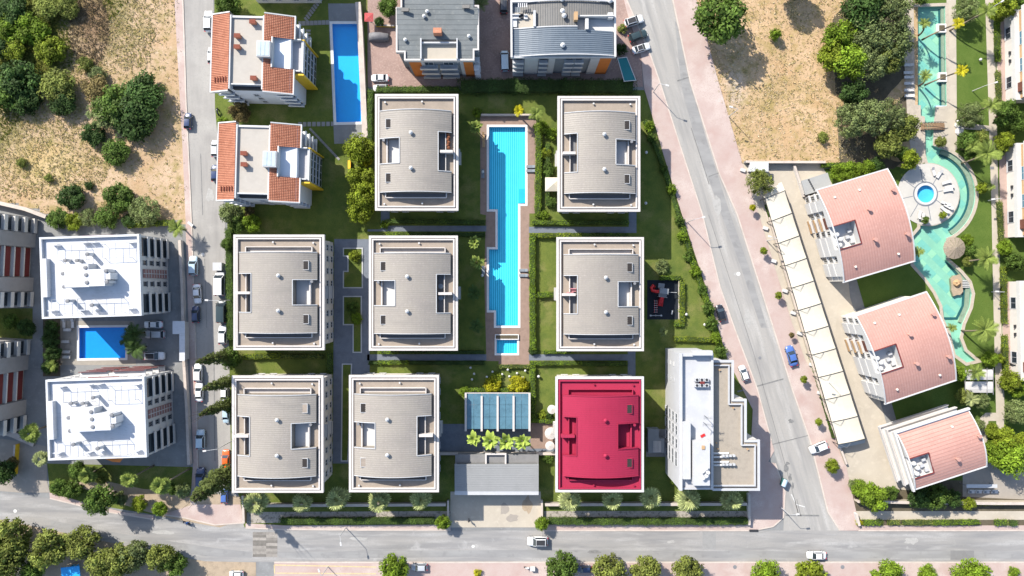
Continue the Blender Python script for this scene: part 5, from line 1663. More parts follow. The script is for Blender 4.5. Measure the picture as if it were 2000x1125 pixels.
# palms
def frond_feather(L=1.0, n=15):
    mb, cols = MB(), []
    pts = []
    for i in range(9):
        t = i / 8
        pts.append(Vector((t * L * 0.95, 0, 0.22 * L * sin(t * pi * 0.62) - 0.42 * L * t ** 2.2)))
    def at(t):
        f = t * 8
        i = min(7, int(f))
        return pts[i].lerp(pts[i + 1], f - i)
    for a, b in zip(pts, pts[1:]):
        mb.quad(a + Vector((0, -0.012, 0)), b + Vector((0, -0.012, 0)), b + Vector((0, 0.012, 0.01)), a + Vector((0, 0.012, 0.01)))
        cols.append(1.25)
    for i in range(n):
        t = 0.12 + 0.86 * i / (n - 1)
        p = at(t)
        ln = L * 0.30 * (sin(pi * min(1, t * 0.9 + 0.12)) ** 0.7 + 0.12)
        for s in (-1, 1):
            tip = p + Vector((ln * 0.55, s * ln * 0.8, -ln * 0.35))
            w = 0.03 * L
            mb.quad(p + Vector((-w, 0, 0)), p + Vector((w, 0, 0)), tip + Vector((w * .4, 0, 0)), tip + Vector((-w * .2, 0, 0)))
            cols.append(0.8 + 0.4 * ((i * 7 + s) % 5) / 5)
    return mb, cols
def frond_fan(L=1.0, n=13):
    mb, cols = MB(), []
    hub = Vector((0.42 * L, 0, 0.16 * L))
    mb.quad((0, -0.015, 0), (hub.x, -0.015, hub.z), (hub.x, 0.015, hub.z), (0, 0.015, 0))
    cols.append(1.1)
    for i in range(n):
        a = radians(-105 + 210 * i / (n - 1))
        ln = L * 0.58 * (1 - 0.25 * abs(a) / 1.9)
        tip = hub + Vector((cos(a) * ln, sin(a) * ln, -0.30 * ln))
        side = Vector((-sin(a), cos(a), 0)) * 0.08 * L
        mid = hub.lerp(tip, 0.55) + Vector((0, 0, 0.05 * L))
        mb.quad(hub, mid - side, tip, mid + side)
        cols.append(0.75 + 0.5 * (i % 2))
    return mb, cols
def frond_broad(L=1.0):
    mb, cols = MB(), []
    N = 6
    ed = []
    for i in range(N + 1):
        t = i / N
        w = 0.27 * L * sin(pi * (0.08 + 0.92 * t) ** 0.9) ** 0.8 if i < N else 0.01
        ed.append((Vector((0.10 * L + t * 0.9 * L, 0, 0.25 * L * sin(t * 2.1) - 0.1 * t * L)), w))
    for (p, w), (q, v) in zip(ed, ed[1:]):
        for s in (1, -1):
            mb.quad(p, q, q + Vector((0, s * v, 0.35 * v)), p + Vector((0, s * w, 0.35 * w)))
            cols.append(1.15 if s > 0 else 0.85)
    return mb, cols
FR = {k: foliage_mesh("frond", *f, LEAF['palm']) for k, f in (('feather', frond_feather()), ('fan', frond_fan()), ('broad', frond_broad()))}

def palm(px, py, rp, label, kind='feather', key='palm', h=6.0, n=16, group=None, lean=(0, 0), name="palm_tree", dead=0):
    """px, py: crown centre in the photograph."""
    rnd = random.Random(int(px * 7 + py * 29))
    r = rp * (HC - h) / F
    cx, cy = W(px, py, h)
    x, y = cx - lean[0], cy - lean[1]
    T = thing(name, label, "palm", (x, y, 0), 0, group)
    pts = [(lean[0] * t * t, lean[1] * t * t, h * t) for t in (0, 0.25, 0.5, 0.75, 1.0)]
    tr = 0.17 if kind != 'broad' else 0.12
    MB().tube([(p[0], p[1], p[2] - 0.05) for p in pts], [tr * 1.35, tr * 1.1, tr, tr, tr * 1.15], 8).build("trunk", M_palmbark, T, smooth=True)
    for i in range(n):
        a = i * 2.39996 + rnd.uniform(-.15, .15)
        el = rnd.uniform(-0.25, 0.5) if i > n * 0.35 else rnd.uniform(0.4, 1.0)
        s = r * rnd.uniform(0.85, 1.12)
        o = link("frond", FR[kind], T, (lean[0], lean[1], h), (rnd.uniform(-.2, .2), -el, a), (s, s, s))
        use_mat(o, LEAF[key])
    return T

# hedges
M_hedgecore = plain("hedge_shade", (0.03, 0.05, 0.012), 1.0, 0.3)
def hedge(line, w, h, key, label, size=0.22, dens=42, group=None, rough=0.12, name="hedge"):
    pts = [Vector((*p, 0)) for p in WP(line, h * 0.8)]
    rnd = random.Random(int(line[0][0] * 3 + line[0][1] * 5))
    c = pts[0]
    T = thing(name, label, "hedge", (c.x, c.y, 0), 0, group)
    loc = [p - c for p in pts]
    core = strip("branches", [(p.x, p.y) for p in loc], w * 0.78, 0.0, h * 0.88, M_hedgecore, T, px=False)
    mb, cols = MB(), []
    for a, b in zip(loc, loc[1:]):
        d = b - a
        L = d.length
        d.normalize()
        nrm = Vector((-d.y, d.x, 0))
        nleaf = int(L * (w + 1.2 * h) * dens)
        for _ in range(min(nleaf, 9000)):
            t = rnd.uniform(-w * 0.3, L + w * 0.3)
            q = rnd.uniform(-1, 1)
            wob = 1 + rough * sin(t * 2.3 + 1.7 * sin(t * 0.9)) + rough * rnd.uniform(-1, 1)
            if rnd.random() < w / (w + 1.2 * h):
                off, z = q * w * 0.5 * wob, h * (1 - 0.12 * q * q) * (1 + rough * 0.6 * sin(t * 3.1)) + rnd.gauss(0, 0.05)
                n0 = Vector((0, 0, 1))
            else:
                sd = rnd.choice((-1, 1))
                off, z = sd * w * 0.5 * wob, rnd.uniform(0.05, 1) * h
                n0 = nrm * sd
            p = a + d * t + nrm * off + Vector((0, 0, z))
            n1 = (n0 + Vector((rnd.gauss(0, .5), rnd.gauss(0, .5), rnd.gauss(0, .5) + 0.2))).normalized()
            tv = n1.cross(Vector((rnd.gauss(0, 1), rnd.gauss(0, 1), rnd.gauss(0, 1)))).normalized()
            bv = n1.cross(tv)
            s = size * rnd.uniform(0.7, 1.3)
            mb.quad(p - tv * s * .5, p + bv * s * .3, p + tv * s * .5, p - bv * s * .3)
            cols.append(rnd.uniform(0.65, 1.35) * (1 + 0.25 * sin(t * 1.1)))
    use_mat(link("foliage", foliage_mesh("foliage", mb, cols, LEAF['mid']), T), LEAF[key])
    return T
# ------------------------------------------------------------------ trees
# north-west field
NW = "trees and bushes on the dry field"
for px, py, rp, key, lab in (
    (26, 20, 32, 'dark', "dark round tree in the very top left corner of the dry field"),
    (18, 56, 27, 'bright', "bright green tree at the left edge below the dark corner tree"),
    (64, 57, 30, 'bright', "bright green round tree right of the left-edge trees, casting a dark shadow"),
    (0, 92, 20, 'dark', "dark small tree cut by the left edge between brighter ones"),
    (28, 96, 21, 'lime', "small lime tree left of the yellowish one in the dry field"),
    (98, 97, 27, 'lime', "yellowish lime tree standing apart above the mid-field olive bush"),
    (32, 158, 42, 'dark', "large dark tree against the left edge of the dry field"),
    (6, 178, 36, 'mid', "green tree cut by the left edge beside the large dark tree"),
    (48, 196, 28, 'dark', "dark tree at the lower right of the large left-edge tree"),
    (114, 168, 32, 'olive', "dull olive tree between the large left tree and the brown-topped bush"),
    (122, 198, 26, 'dark', "dark tree below the dull olive one, with a shadow to its right"),
    (188, 174, 25, 'brown', "brown-topped bush at the upper left of the big dark clump"),
    (224, 204, 38, 'mid', "mid green tree forming the left middle of the big clump"),
    (280, 184, 38, 'dark', "dark tree at the upper right of the big clump, highest of it"),
    (262, 228, 42, 'dark', "dark tree at the lower right of the big clump beside the street"),
    (204, 220, 32, 'greygreen', "grey green feathery tree at the left of the big clump"),
    (182, 262, 22, 'dark', "small dark tree at the lower left foot of the big clump"),
    (225, 295, 26, 'mid', "round green tree alone below the big clump"),
    (131, 14, 20, 'olive', "low olive bush near the top edge of the dry field"),
    (92, 14, 24, 'olive', "low olive bush beside the corner trees at the top edge"),
    (140, 386, 25, 'dark', "dark tree at the south end of the field near the boundary wall"),
    (112, 427, 20, 'mid', "green bush beside the lane end above the upper white block"),
    (143, 434, 17, 'lime', "lime rounded bush in the row behind the upper white block"),
    (172, 425, 18, 'greygreen', "grey green thin bush in the row behind the upper white block"),
    (209, 424, 22, 'mid', "green bush in the row right of the grey green thin one"),
    (231, 388, 28, 'mid', "tall round green tree behind the bushes above the white block"),
    (283, 412, 30, 'greygreen', "broad grey green shrub tree near the yucca by the street"),
    (252, 432, 14, 'dark', "small dark bush at the left end of the clipped hedge")):
    tree(px, py, rp, key, lab, NW, fine=key in ('greygreen',), hk=0.42, zs=0.65)
shrub(174, 363, 9, 'dark', "tiny dark bush alone on bare earth in the dry field", NW)
shrub(42, 318, 10, 'olive', "low yellowish weed clump in the pale grass, left part of the field", NW)
shrub(95, 348, 9, 'olive', "low weed clump right of another in the pale grass of the field", NW)
shrub(165, 125, 14, 'olive', "olive weed clump above the brown-topped bush", NW)
shrub(190, 145, 16, 'greygreen', "flat grey green weed clump above the brown-topped bush", NW)
# bushes along the left street
for px, py, rp, key, lab in (
    (446, 11, 22, 'mid', "round green tree by the street at the top, behind the tile-roofed block"),
    (468, 219, 20, 'brown', "brownish tree between the two tile-roofed blocks"),
    (436, 240, 11, 'bright', "small bright bush at the street corner of the lower tile-roofed block"),
    (450, 418, 20, 'greygreen', "grey green bushy tree below the lower tile-roofed block"),
    (464, 437, 16, 'mid', "green bush beside the grey green one above the middle-row block"),
    (492, 437, 17, 'bright', "bright low bush above the middle-row block's roof corner"),
    (487, 414, 10, 'brown', "orange-brown bush squeezed under the tile-roofed block"),
    (443, 476, 11, 'mid', "loose bush at the top of the street hedge"),
    (449, 700, 20, 'mid', "green bush between the two street-side estate blocks"),
    (448, 792, 13, 'dark', "dark bush at the foot of the lowest small cypress")):
    tree(px, py, rp, key, lab, "bushes along the left street", hk=0.9)
# beside the top left estate block
for px, py, rp, key, lab in (
    (701, 291, 27, 'lime', "uppermost lime tree beside the top left estate block"),
    (722, 300, 13, 'bright', "small bright tree wedged against the estate block's cornice"),
    (713, 313, 13, 'yellow', "yellow flowering bush between the lime trees"),
    (706, 352, 27, 'lime', "second lime tree down, below the yellow flowering bush"),
    (708, 386, 28, 'lime', "third lime tree down beside the estate block"),
    (703, 413, 23, 'lime', "lowest lime tree of the row beside the estate block"),
    (760, 13, 19, 'mid', "green tree beside the grey-roofed block's upper left corner"),
    (741, 43, 9, 'dark', "small dark bush by the red tiled shelter")):
    tree(px, py, rp, key, lab, "trees beside the top left estate block", hk=0.95)
# right field and the wood beside the river pool
RW = "trees of the wood beside the river pool"
tree(1411, 33, 46, 'mid', "large round green tree on the dry field beside the avenue", hk=1.15)
tree(1552, -34, 30, 'dark', "dark tree cut by the top edge above the dry field", hk=1.4)
shrub(1513, 70, 11, 'bright', "small pointed green bush standing alone in the dry field", z=1.4)
shrub(1608, 268, 11, 'olive', "low weed clump in the lower right of the avenue's dry field")
for px, py, rp, key, lab in (
    (1642, 70, 30, 'bright', "bright green tree on the field side of the wood"),
    (1628, 112, 28, 'lime', "yellow green tree bulging out onto the dry field"),
    (1660, 120, 32, 'bright', "bright tree behind the yellow green one in the wood"),
    (1690, 18, 38, 'dark', "dark tree at the top edge in the left of the wood"),
    (1742, 22, 40, 'greygreen', "grey green tree at the top edge beside the rectangular arm of the pool"),
    (1702, 68, 38, 'greygreen', "grey green tree in the upper middle of the wood"),
    (1748, 80, 36, 'greygreen', "grey green tree reaching over the deck of the river pool"),
    (1700, 122, 34, 'greygreen', "grey green tree in the heart of the wood"),
    (1738, 112, 28, 'olive', "olive tree on the pool side of the wood's heart"),
    (1668, 182, 24, 'dark', "dark low tree at the narrow waist of the wood"),
    (1664, 236, 32, 'greygreen', "grey green tree at the lower left of the wood"),
    (1702, 228, 34, 'greygreen', "grey green tree in the lower middle of the wood"),
    (1742, 225, 28, 'greygreen', "grey green tree by the deck in the lower wood"),
    (1768, 248, 24, 'olive', "olive tree hanging over the footbridge end"),
    (1735, 285, 25, 'olive', "olive tree at the bottom of the wood"),
    (1776, 312, 18, 'lime', "lime bush between wood and round terrace"),
    (1760, 300, 14, 'mid', "green bush left of the lime one by the round terrace"),
    (1800, -8, 16, 'mid', "green tree cut by the top edge above the pool arm")):
    tree(px, py, rp, key, lab, RW, fine=key == 'greygreen', hk=1.2)
for px, py, rp, key, lab in (
    (1640, 336, 16, 'bright', "leftmost bright bush behind the top red-roofed block"),
    (1664, 332, 18, 'bright', "middle bright bush behind the top red-roofed block"),
    (1690, 328, 16, 'bright', "rightmost bright bush behind the top red-roofed block"),
    (1712, 322, 14, 'dark', "dark bush at the end of the bright row behind the red-roofed block")):
    tree(px, py, rp, key, lab, "bushes behind the top red-roofed block", hk=0.8)
tree(1484, 355, 25, 'olive', "round olive tree at the head of the long carport", hk=1.1, fine=True)
# street trees on the avenue
for i, (px, py, rp, key) in enumerate(((1470, 406, 6.5, 'yellow'), (1492, 490, 7, 'lime'), (1521, 577, 7, 'lime'), (1546, 655, 5.5, 'brown'), (1570, 741, 7, 'lime'), (1599, 824, 7, 'lime'))):
    tree(px, py, rp, key, "%s small street tree from the top on the avenue's pink pavement" % ("first", "second", "third", "fourth", "fifth", "sixth")[i], "young street trees on the avenue", hk=1.9)
tree(1626, 910, 13, 'lime', "largest street tree of the avenue, round and lime, near the junction", hk=1.2)
tree(865, 1021, 14, 'bright', "round street tree left of the gatehouse ramp", "street trees on the estate front", hk=1.3)
tree(1058, 1024, 13, 'bright', "round street tree right of the gatehouse ramp", "street trees on the estate front", hk=1.3)
# bottom left trees
BL = "leafy trees along the bottom road, left end"
for px, py, rp, key, lab in (
    (18, 1050, 36, 'olive', "olive tree in the bottom left corner nearest the road"),
    (8, 1092, 40, 'olive', "large olive tree cut by the bottom left corner"),
    (94, 1072, 33, 'olive', "olive tree second from the left along the bottom road"),
    (64, 1117, 22, 'mid', "green low tree below the second olive tree"),
    (163, 1061, 29, 'olive', "yellowish olive tree third from the left by the road"),
    (196, 1100, 30, 'olive', "large olive tree cut by the bottom edge right of the blue stall"),
    (232, 1096, 31, 'olive', "olive tree fourth from the left along the bottom road"),
    (262, 1084, 27, 'greygreen', "grey green tree behind the fourth olive tree"),
    (314, 1091, 26, 'olive', "olive tree near the right end of the bottom left row"),
    (342, 1104, 21, 'mid', "last green tree at the right end of the bottom left row"),
    (212, 1119, 22, 'mid', "green tree cut by the bottom edge between olive trees")):
    tree(px, py, rp, key, lab, BL, hk=1.0)
for i, (px, py, rp, key) in enumerate(((770, 1111, 26, 'bright'), (1098, 1109, 29, 'mid'), (1190, 1117, 31, 'olive'), (1262, 1117, 28, 'olive'), (1340, 1118, 29, 'olive'), (1496, 1122, 27, 'bright'), (1585, 1127, 29, 'lime'), (1733, 1121, 27, 'bright'), (1811, 1120, 17, 'bright'), (1897, 1123, 30, 'bright'))):
    tree(px, py, rp, key, "%s from the left of the street trees along the bottom pavement" % ("first", "second", "third", "fourth", "fifth", "sixth", "seventh", "eighth", "ninth", "tenth")[i], "street trees along the bottom pavement", hk=1.0)
shrub(933, 1119, 8, 'yellow', "small yellowish shrub at the bottom edge on the pink pavement")
shrub(1981, 1118, 11, 'bright', "small bush at the bottom right corner of the pavement")
shrub(1926, 1116, 10, 'mid', "small bush beside the tenth street tree at the bottom right")
# street garden below the white blocks
for px, py, rp, key, lab in (
    (152, 918, 16, 'mid', "green bush under the awning of the lower white block"),
    (196, 930, 15, 'olive', "olive bush between the first two garden palms"),
    (115, 952, 17, 'mid', "green bush beside the driveway mouth"),
    (141, 957, 18, 'mid', "rounded green bush right of the driveway bush"),
    (194, 977, 27, 'mid', "cone-shaped green tree leaning over the road kerb"),
    (236, 973, 13, 'greygreen', "grey green bush right of the cone-shaped tree"),
    (273, 983, 15, 'lime', "yellow green round bush by the road kerb"),
    (311, 994, 14, 'bright', "green round bush nearest the road, right of the yellow one"),
    (358, 958, 14, 'greygreen', "grey green bush near the street wall end"),
    (335, 955, 12, 'mid', "green bush between palm and street wall end"),
    (6, 922, 22, 'dark', "dark tree at the left edge beside the driveway gate"),
    (22, 905, 12, 'brown', "orange-brown bush beside the driveway gate"),
    (50, 640, 16, 'dark', "dark bush in the shaded garden between the two grey blocks"),
    (22, 628, 15, 'mid', "green bush at the left edge between the two grey blocks")):
    tree(px, py, rp, key, lab, "bushes of the left gardens", hk=1.05 if rp < 25 else 1.8)
for i, (px, py, rp) in enumerate(((100, 640, 14), (98, 664, 16), (102, 690, 15), (98, 718, 14))):
    tree(px, py, rp, 'dark', "%s dark bush from the top beside the small blue pool's deck" % ("first", "second", "third", "fourth")[i], "dark bushes beside the small pool", hk=0.9)
# estate gardens
EG = "shrubs of the estate gardens"
for px, py, rp, key, lab in (
    (962, 752, 15, 'yellow', "bright yellow shrub left of its twin above the glass pavilion"),
    (970, 738, 10, 'lime', "lime shrub sprouting behind the left yellow shrub"),
    (1012, 752, 18, 'yellow', "larger yellow shrub above the glass pavilion's right half"),
    (906, 765, 10, 'bright', "bright shrub at the pavilion's upper left corner"),
    (1059, 810, 9, 'lime', "lime shrub in the lawn corner beside the white parasols"),
    (1072, 812, 8, 'dark', "dark shrub next to the lime one by the parasols"),
    (932, 219, 9, 'bright', "bright sprig beside the upper left corner of the long pool"),
    (1010, 213, 9, 'palmy', "yellow green sprig above the long pool's upper right"),
    (1293, 521, 13, 'greygreen', "silvery round shrub on the lawn above the playground"),
    (1056, 250, 14, 'bright', "bright shrub at the upper right of the pool deck"),
    (1078, 262, 12, 'bright', "bright shrub against the top right estate block"),
    (1066, 300, 11, 'lime', "lime shrub between hedge and top right estate block"),
    (1072, 330, 12, 'mid', "green shrub above the white gazebo"),
    (1078, 395, 11, 'mid', "green shrub below the white gazebo"),
    (1062, 420, 10, 'bright', "bright shrub at the lower end of the pool hedge"),
    (1042, 684, 9, 'dark', "dark round shrub where the lower path meets the pool deck"),
    (692, 500, 11, 'lime', "lime shrub in the upper planter of the slate plaza"),
    (688, 600, 12, 'mid', "green shrub in the lower planter of the slate plaza"),
    (696, 622, 11, 'bright', "bright shrub low in the lower planter of the plaza"),
    (1070, 896, 10, 'mid', "green bush beside the red roofed block by the ramp"),
    (1328, 935, 16, 'bright', "bright bush beside the corner block's south-west corner"),
    (1268, 845, 10, 'mid', "green bush in the shaded court beside the red roofed block"),
    (752, 438, 9, 'bright', "bright clump at the path bend below the top left block")):
    shrub(px, py, rp, 'lime' if key == 'palmy' else key, lab, EG)
# avenue-side bushes of the estate
AV = "bushes along the estate's avenue fence"
for i, (px, py, rp, key) in enumerate(((1268, 248, 10, 'bright'), (1274, 270, 10, 'mid'), (1296, 330, 9, 'mid'), (1312, 370, 10, 'bright'), (1326, 430, 10, 'mid'), (1332, 462, 10, 'bright'), (1344, 500, 10, 'mid'), (1358, 530, 11, 'bright'), (1372, 566, 10, 'mid'), (1384, 602, 12, 'mid'), (1390, 632, 12, 'mid'), (1398, 660, 11, 'bright'), (1408, 686, 12, 'mid'))):
    shrub(px, py, rp, key, "%s bush from the top along the estate's avenue fence" % ("first", "second", "third", "fourth", "fifth", "sixth", "seventh", "eighth", "ninth", "tenth", "eleventh", "twelfth", "thirteenth")[i], AV, z=1.0)
shrub(1216, 56, 9, 'olive', "olive bush behind the three parked cars by the avenue")
shrub(1214, 96, 11, 'dark', "dark bush between the vaulted block and the teal awning")
# resort gardens
RG = "shrubs and trees of the resort gardens"
for px, py, rp, key, lab in (
    (1887, 20, 25, 'greygreen', "silvery round tree on the resort lawn at the top edge"),
    (1895, 225, 25, 'greygreen', "silvery round tree on the resort lawn above the side path"),
    (1958, 18, 22, 'lime', "lime tree beside the topmost cream block"),
    (1985, 12, 16, 'mid', "green tree cut by the top right corner"),
    (1964, 222, 24, 'mid', "green tree below the topmost cream block"),
    (1988, 240, 18, 'mid', "green tree at the right edge between two cream blocks"),
    (1962, 277, 18, 'lime', "lime bush above the middle cream block"),
    (1890, 275, 18, 'mid', "green bush by the river pool's outer bend"),
    (1915, 268, 14, 'olive', "olive bush beside the side path of the resort"),
    (1899, 300, 14, 'mid', "green bush at the foot of the big resort palm"),
    (1919, 367, 11, 'lime', "lime bush beside the bend of the river pool"),
    (1950, 300, 10, 'mid', "green bush along the walk beside the middle cream block"),
    (1890, 468, 11, 'bright', "bright bush above the thatched parasol"),
    (1896, 488, 12, 'mid', "green bush right of the thatched parasol"),
    (1890, 512, 10, 'olive', "olive bush below the thatched parasol"),
    (1962, 485, 15, 'bright', "bright bush below the middle cream block"),
    (1984, 512, 18, 'mid', "green tree at the right edge above the lowest cream block"),
    (1975, 745, 20, 'lime', "lime bush below the lowest cream block"),
    (1990, 762, 15, 'bright', "bright bush at the right edge below the lowest cream block"),
    (1986, 805, 24, 'greygreen', "grey green tree at the right edge"),
    (1962, 858, 22, 'lime', "lime hedge-like bush at the end of the resort walk"),
    (1938, 842, 14, 'lime', "small lime bush at the end of the resort walk"),
    (1972, 893, 32, 'bright', "large bright tree at the lower right by the red-roofed block"),
    (1940, 885, 20, 'bright', "bright tree close to the lowest red-roofed block"),
    (1996, 868, 20, 'lime', "lime tree cut by the right edge below the grey green tree"),
    (1912, 830, 12, 'greygreen', "silvery bush beside the lowest red-roofed block"),
    (1838, 276, 10, 'olive', "olive shrub in the pool deck by the footbridge"),
    (1842, 420, 7, 'lime', "lime shrub on the edge of the round terrace"),
    (1808, 430, 7, 'mid', "green shrub near the white chairs of the round terrace"),
    (1876, 730, 14, 'bright', "bright bush left of the fabric pergola"),
    (1882, 775, 16, 'olive', "olive bush below the fabric pergola"),
    (1915, 782, 16, 'greygreen', "grey green bush below the fabric pergola's right half"),
    (1935, 700, 14, 'bright', "bright bush above the fabric pergola"),
    (1952, 700, 9, 'lime', "small lime bush at the walk above the fabric pergola")):
    tree(px, py, rp, key, lab, RG, fine=key == 'greygreen', hk=0.95)
# lower right terraces
for px, py, rp, key, lab in (
    (1706, 972, 25, 'bright', "large bright bush on the terraces at the junction"),
    (1680, 955, 16, 'bright', "bright bush left of the large one on the terraces"),
    (1668, 946, 10, 'greygreen', "grey green bush at the carport end of the terraces"),
    (1742, 962, 13, 'mid', "green bush right of the large bright one on the terraces"),
    (1795, 972, 20, 'dark', "dark bush in the shade under the red-roofed block"),
    (1828, 970, 24, 'mid', "shaded green tree under the red-roofed block's corner"),
    (1862, 974, 16, 'dark', "dark bush at the end of the shaded terrace"),
    (1892, 984, 12, 'lime', "lime plant sprouting on the shaded terrace")):
    tree(px, py, rp, key, lab, "bushes on the lower right terraces", hk=0.8)

# cypresses
cypress(455, 691, 18.0, "topmost of the four cypresses, leaning out over the left street", 0, 1.1)
cypress(452, 742, 14.5, "second cypress from the top on the left street", 1, 1.2)
cypress(450, 786, 15.5, "third cypress from the top on the left street", 2, 1.1)
x_ = cypress(449, 926, 18.5, "big cypress at the street corner, lowest of the four", 3, 1.75)

# palms
for i, (px, py, rp, key) in enumerate(((500, 980, 22, 'palmpale'), (590, 980, 18, 'palmdark'), (660, 972, 22, 'palm'), (741, 978, 21, 'palmpale'), (822, 974, 19, 'palm'), (1112, 975, 21, 'palmpale'), (1195, 972, 20, 'palm'), (1270, 970, 21, 'palm'), (1343, 975, 23, 'palmpale'), (1428, 976, 20, 'palm'))):
    palm(px, py, rp * 1.18, "%s from the left of the fan palms along the estate's front" % ("first", "second", "third", "fourth", "fifth", "sixth", "seventh", "eighth", "ninth", "tenth")[i], 'fan', 'palmpale', 4.6, 22, "fan palms along the estate front", name="fan_palm")
for i, (px, py, rp) in enumerate(((925, 857, 16), (957, 860, 19), (988, 861, 19), (1020, 861, 19))):
    palm(px, py, rp, "%s from the left of the broad-leaved palms below the glass pavilion" % ("first", "second", "third", "fourth")[i], 'broad', 'rosette', 4.2, 14, "broad-leaved palms below the glass pavilion", name="broad_leaf_palm")
for px, py, rp, kind, key, h, lean, lab in (
    (60, 846, 21, 'fan', 'palm', 5.5, (0.3, -0.4), "fan palm above the driveway, left of the lower white block"),
    (80, 895, 18, 'fan', 'palmpale', 5.0, (0, 0), "fan palm against the lower white block's corner"),
    (172, 928, 18, 'fan', 'palm', 5, (-0.6, -0.6), "first garden palm from the left below the lower white block"),
    (252, 936, 19, 'fan', 'palm', 6.5, (-2.0, -1.3), "second garden palm from the left, with a leaning trunk"),
    (314, 948, 20, 'fan', 'palm', 7.0, (-3.0, -1.8), "third garden palm from the left, with a long leaning trunk"),
    (102, 714, 12, 'feather', 'palm', 3, (0, 0), "small palm at the lower end of the dark bushes by the pool"),
    (347, 446, 20, 'feather', 'palm', 3.5, (0, 0), "spiky yucca-like palm at the street corner by the clipped hedge"),
    (262, 652, 24, 'feather', 'palmdark', 4.5, (0, 0), "upper dark palm beside the small blue pool"),
    (266, 680, 24, 'feather', 'palmdark', 4.2, (0, 0), "lower dark palm beside the small blue pool"),
    (252, 664, 18, 'feather', 'palmdark', 3.6, (0, 0), "dark palm overhanging the small blue pool's edge"),
    (929, 248, 14, 'broad', 'palm', 3, (0, 0), "broad palm at the upper left of the long pool's deck"),
    (1013, 216, 12, 'feather', 'palmyellow', 4, (0, 0), "yellow green palm above the long pool's top edge"),
    (1047, 222, 16, 'feather', 'palm', 4.5, (0, 0), "palm at the upper right corner of the pool deck"),
    (927, 473, 14, 'broad', 'palm', 3.6, (0, 0), "upper broad palm in the shade left of the long pool"),
    (931, 512, 15, 'broad', 'palm', 3.6, (0, 0), "second broad palm in the shade left of the long pool"),
    (926, 572, 16, 'feather', 'palmdark', 3.6, (0, 0), "third dark palm down in the shade left of the long pool"),
    (930, 636, 15, 'feather', 'palmdark', 3.4, (0, 0), "lowest dark palm in the shade left of the long pool"),
    (938, 6, 17, 'feather', 'greygreen', 6, (1.5, -1.5), "tall palm in the brick court right of the grey-roofed block"),
    (1871, 45, 12, 'feather', 'palmyellow', 8, (2.9, 0.7), "yellow leaning palm on the resort lawn, upper of two"),
    (1878, 138, 13, 'feather', 'palmyellow', 8, (3.0, 0.7), "yellow leaning palm on the resort lawn, lower of two"),
    (1804, 46, 12, 'feather', 'palm', 6, (-2.4, 0.4), "green palm reaching over the pool arm, upper of two"),
    (1806, 148, 13, 'feather', 'palm', 6, (-2.4, 0.4), "green palm reaching over the pool arm, lower of two"),
    (1928, 22, 17, 'feather', 'palm', 8, (3.0, 1.2), "leaning palm over the resort walk at the top edge"),
    (1936, 205, 18, 'feather', 'palm', 6, (0.5, 0.5), "palm over the resort walk beside the silvery tree"),
    (1927, 300, 27, 'feather', 'palm', 7, (0.8, 0.8), "big feathery palm over the resort walk near the pool bend"),
    (1900, 285, 16, 'feather', 'palm', 4, (0, 0), "palm tucked beside the big feathery one at the pool bend"),
    (1925, 505, 24, 'feather', 'palm', 6.5, (0.8, 0.4), "feathery palm right of the thatched parasol"),
    (1922, 644, 26, 'feather', 'palm', 6.5, (0.6, 0.6), "feathery palm on the lawn above the fabric pergola"),
    (1790, 492, 14, 'feather', 'palm', 4, (0, 0), "palm against the top red-roofed block's lower corner"),
    (1858, 640, 10, 'feather', 'palm', 3.5, (0, 0), "small palm between the red-roofed block and the shallow end"),
    (1905, 727, 18, 'feather', 'palm', 4.5, (0, 0), "palm hanging over the fabric pergola"),
    (1895, 780, 16, 'feather', 'palmpale', 3.5, (0, 0), "pale palm below the fabric pergola"),
    (1295, 648, 10, 'feather', 'greygreen', 3, (0, 0), "small silvery palm in the shade below the playground"),
    (1935, 365, 9, 'feather', 'palm', 3, (0, 0), "small palm in the walk beside the middle cream block")):
    palm(px, py, rp, lab, kind, key, h, 20 if kind == 'fan' else 16, "palms around the gardens", lean)

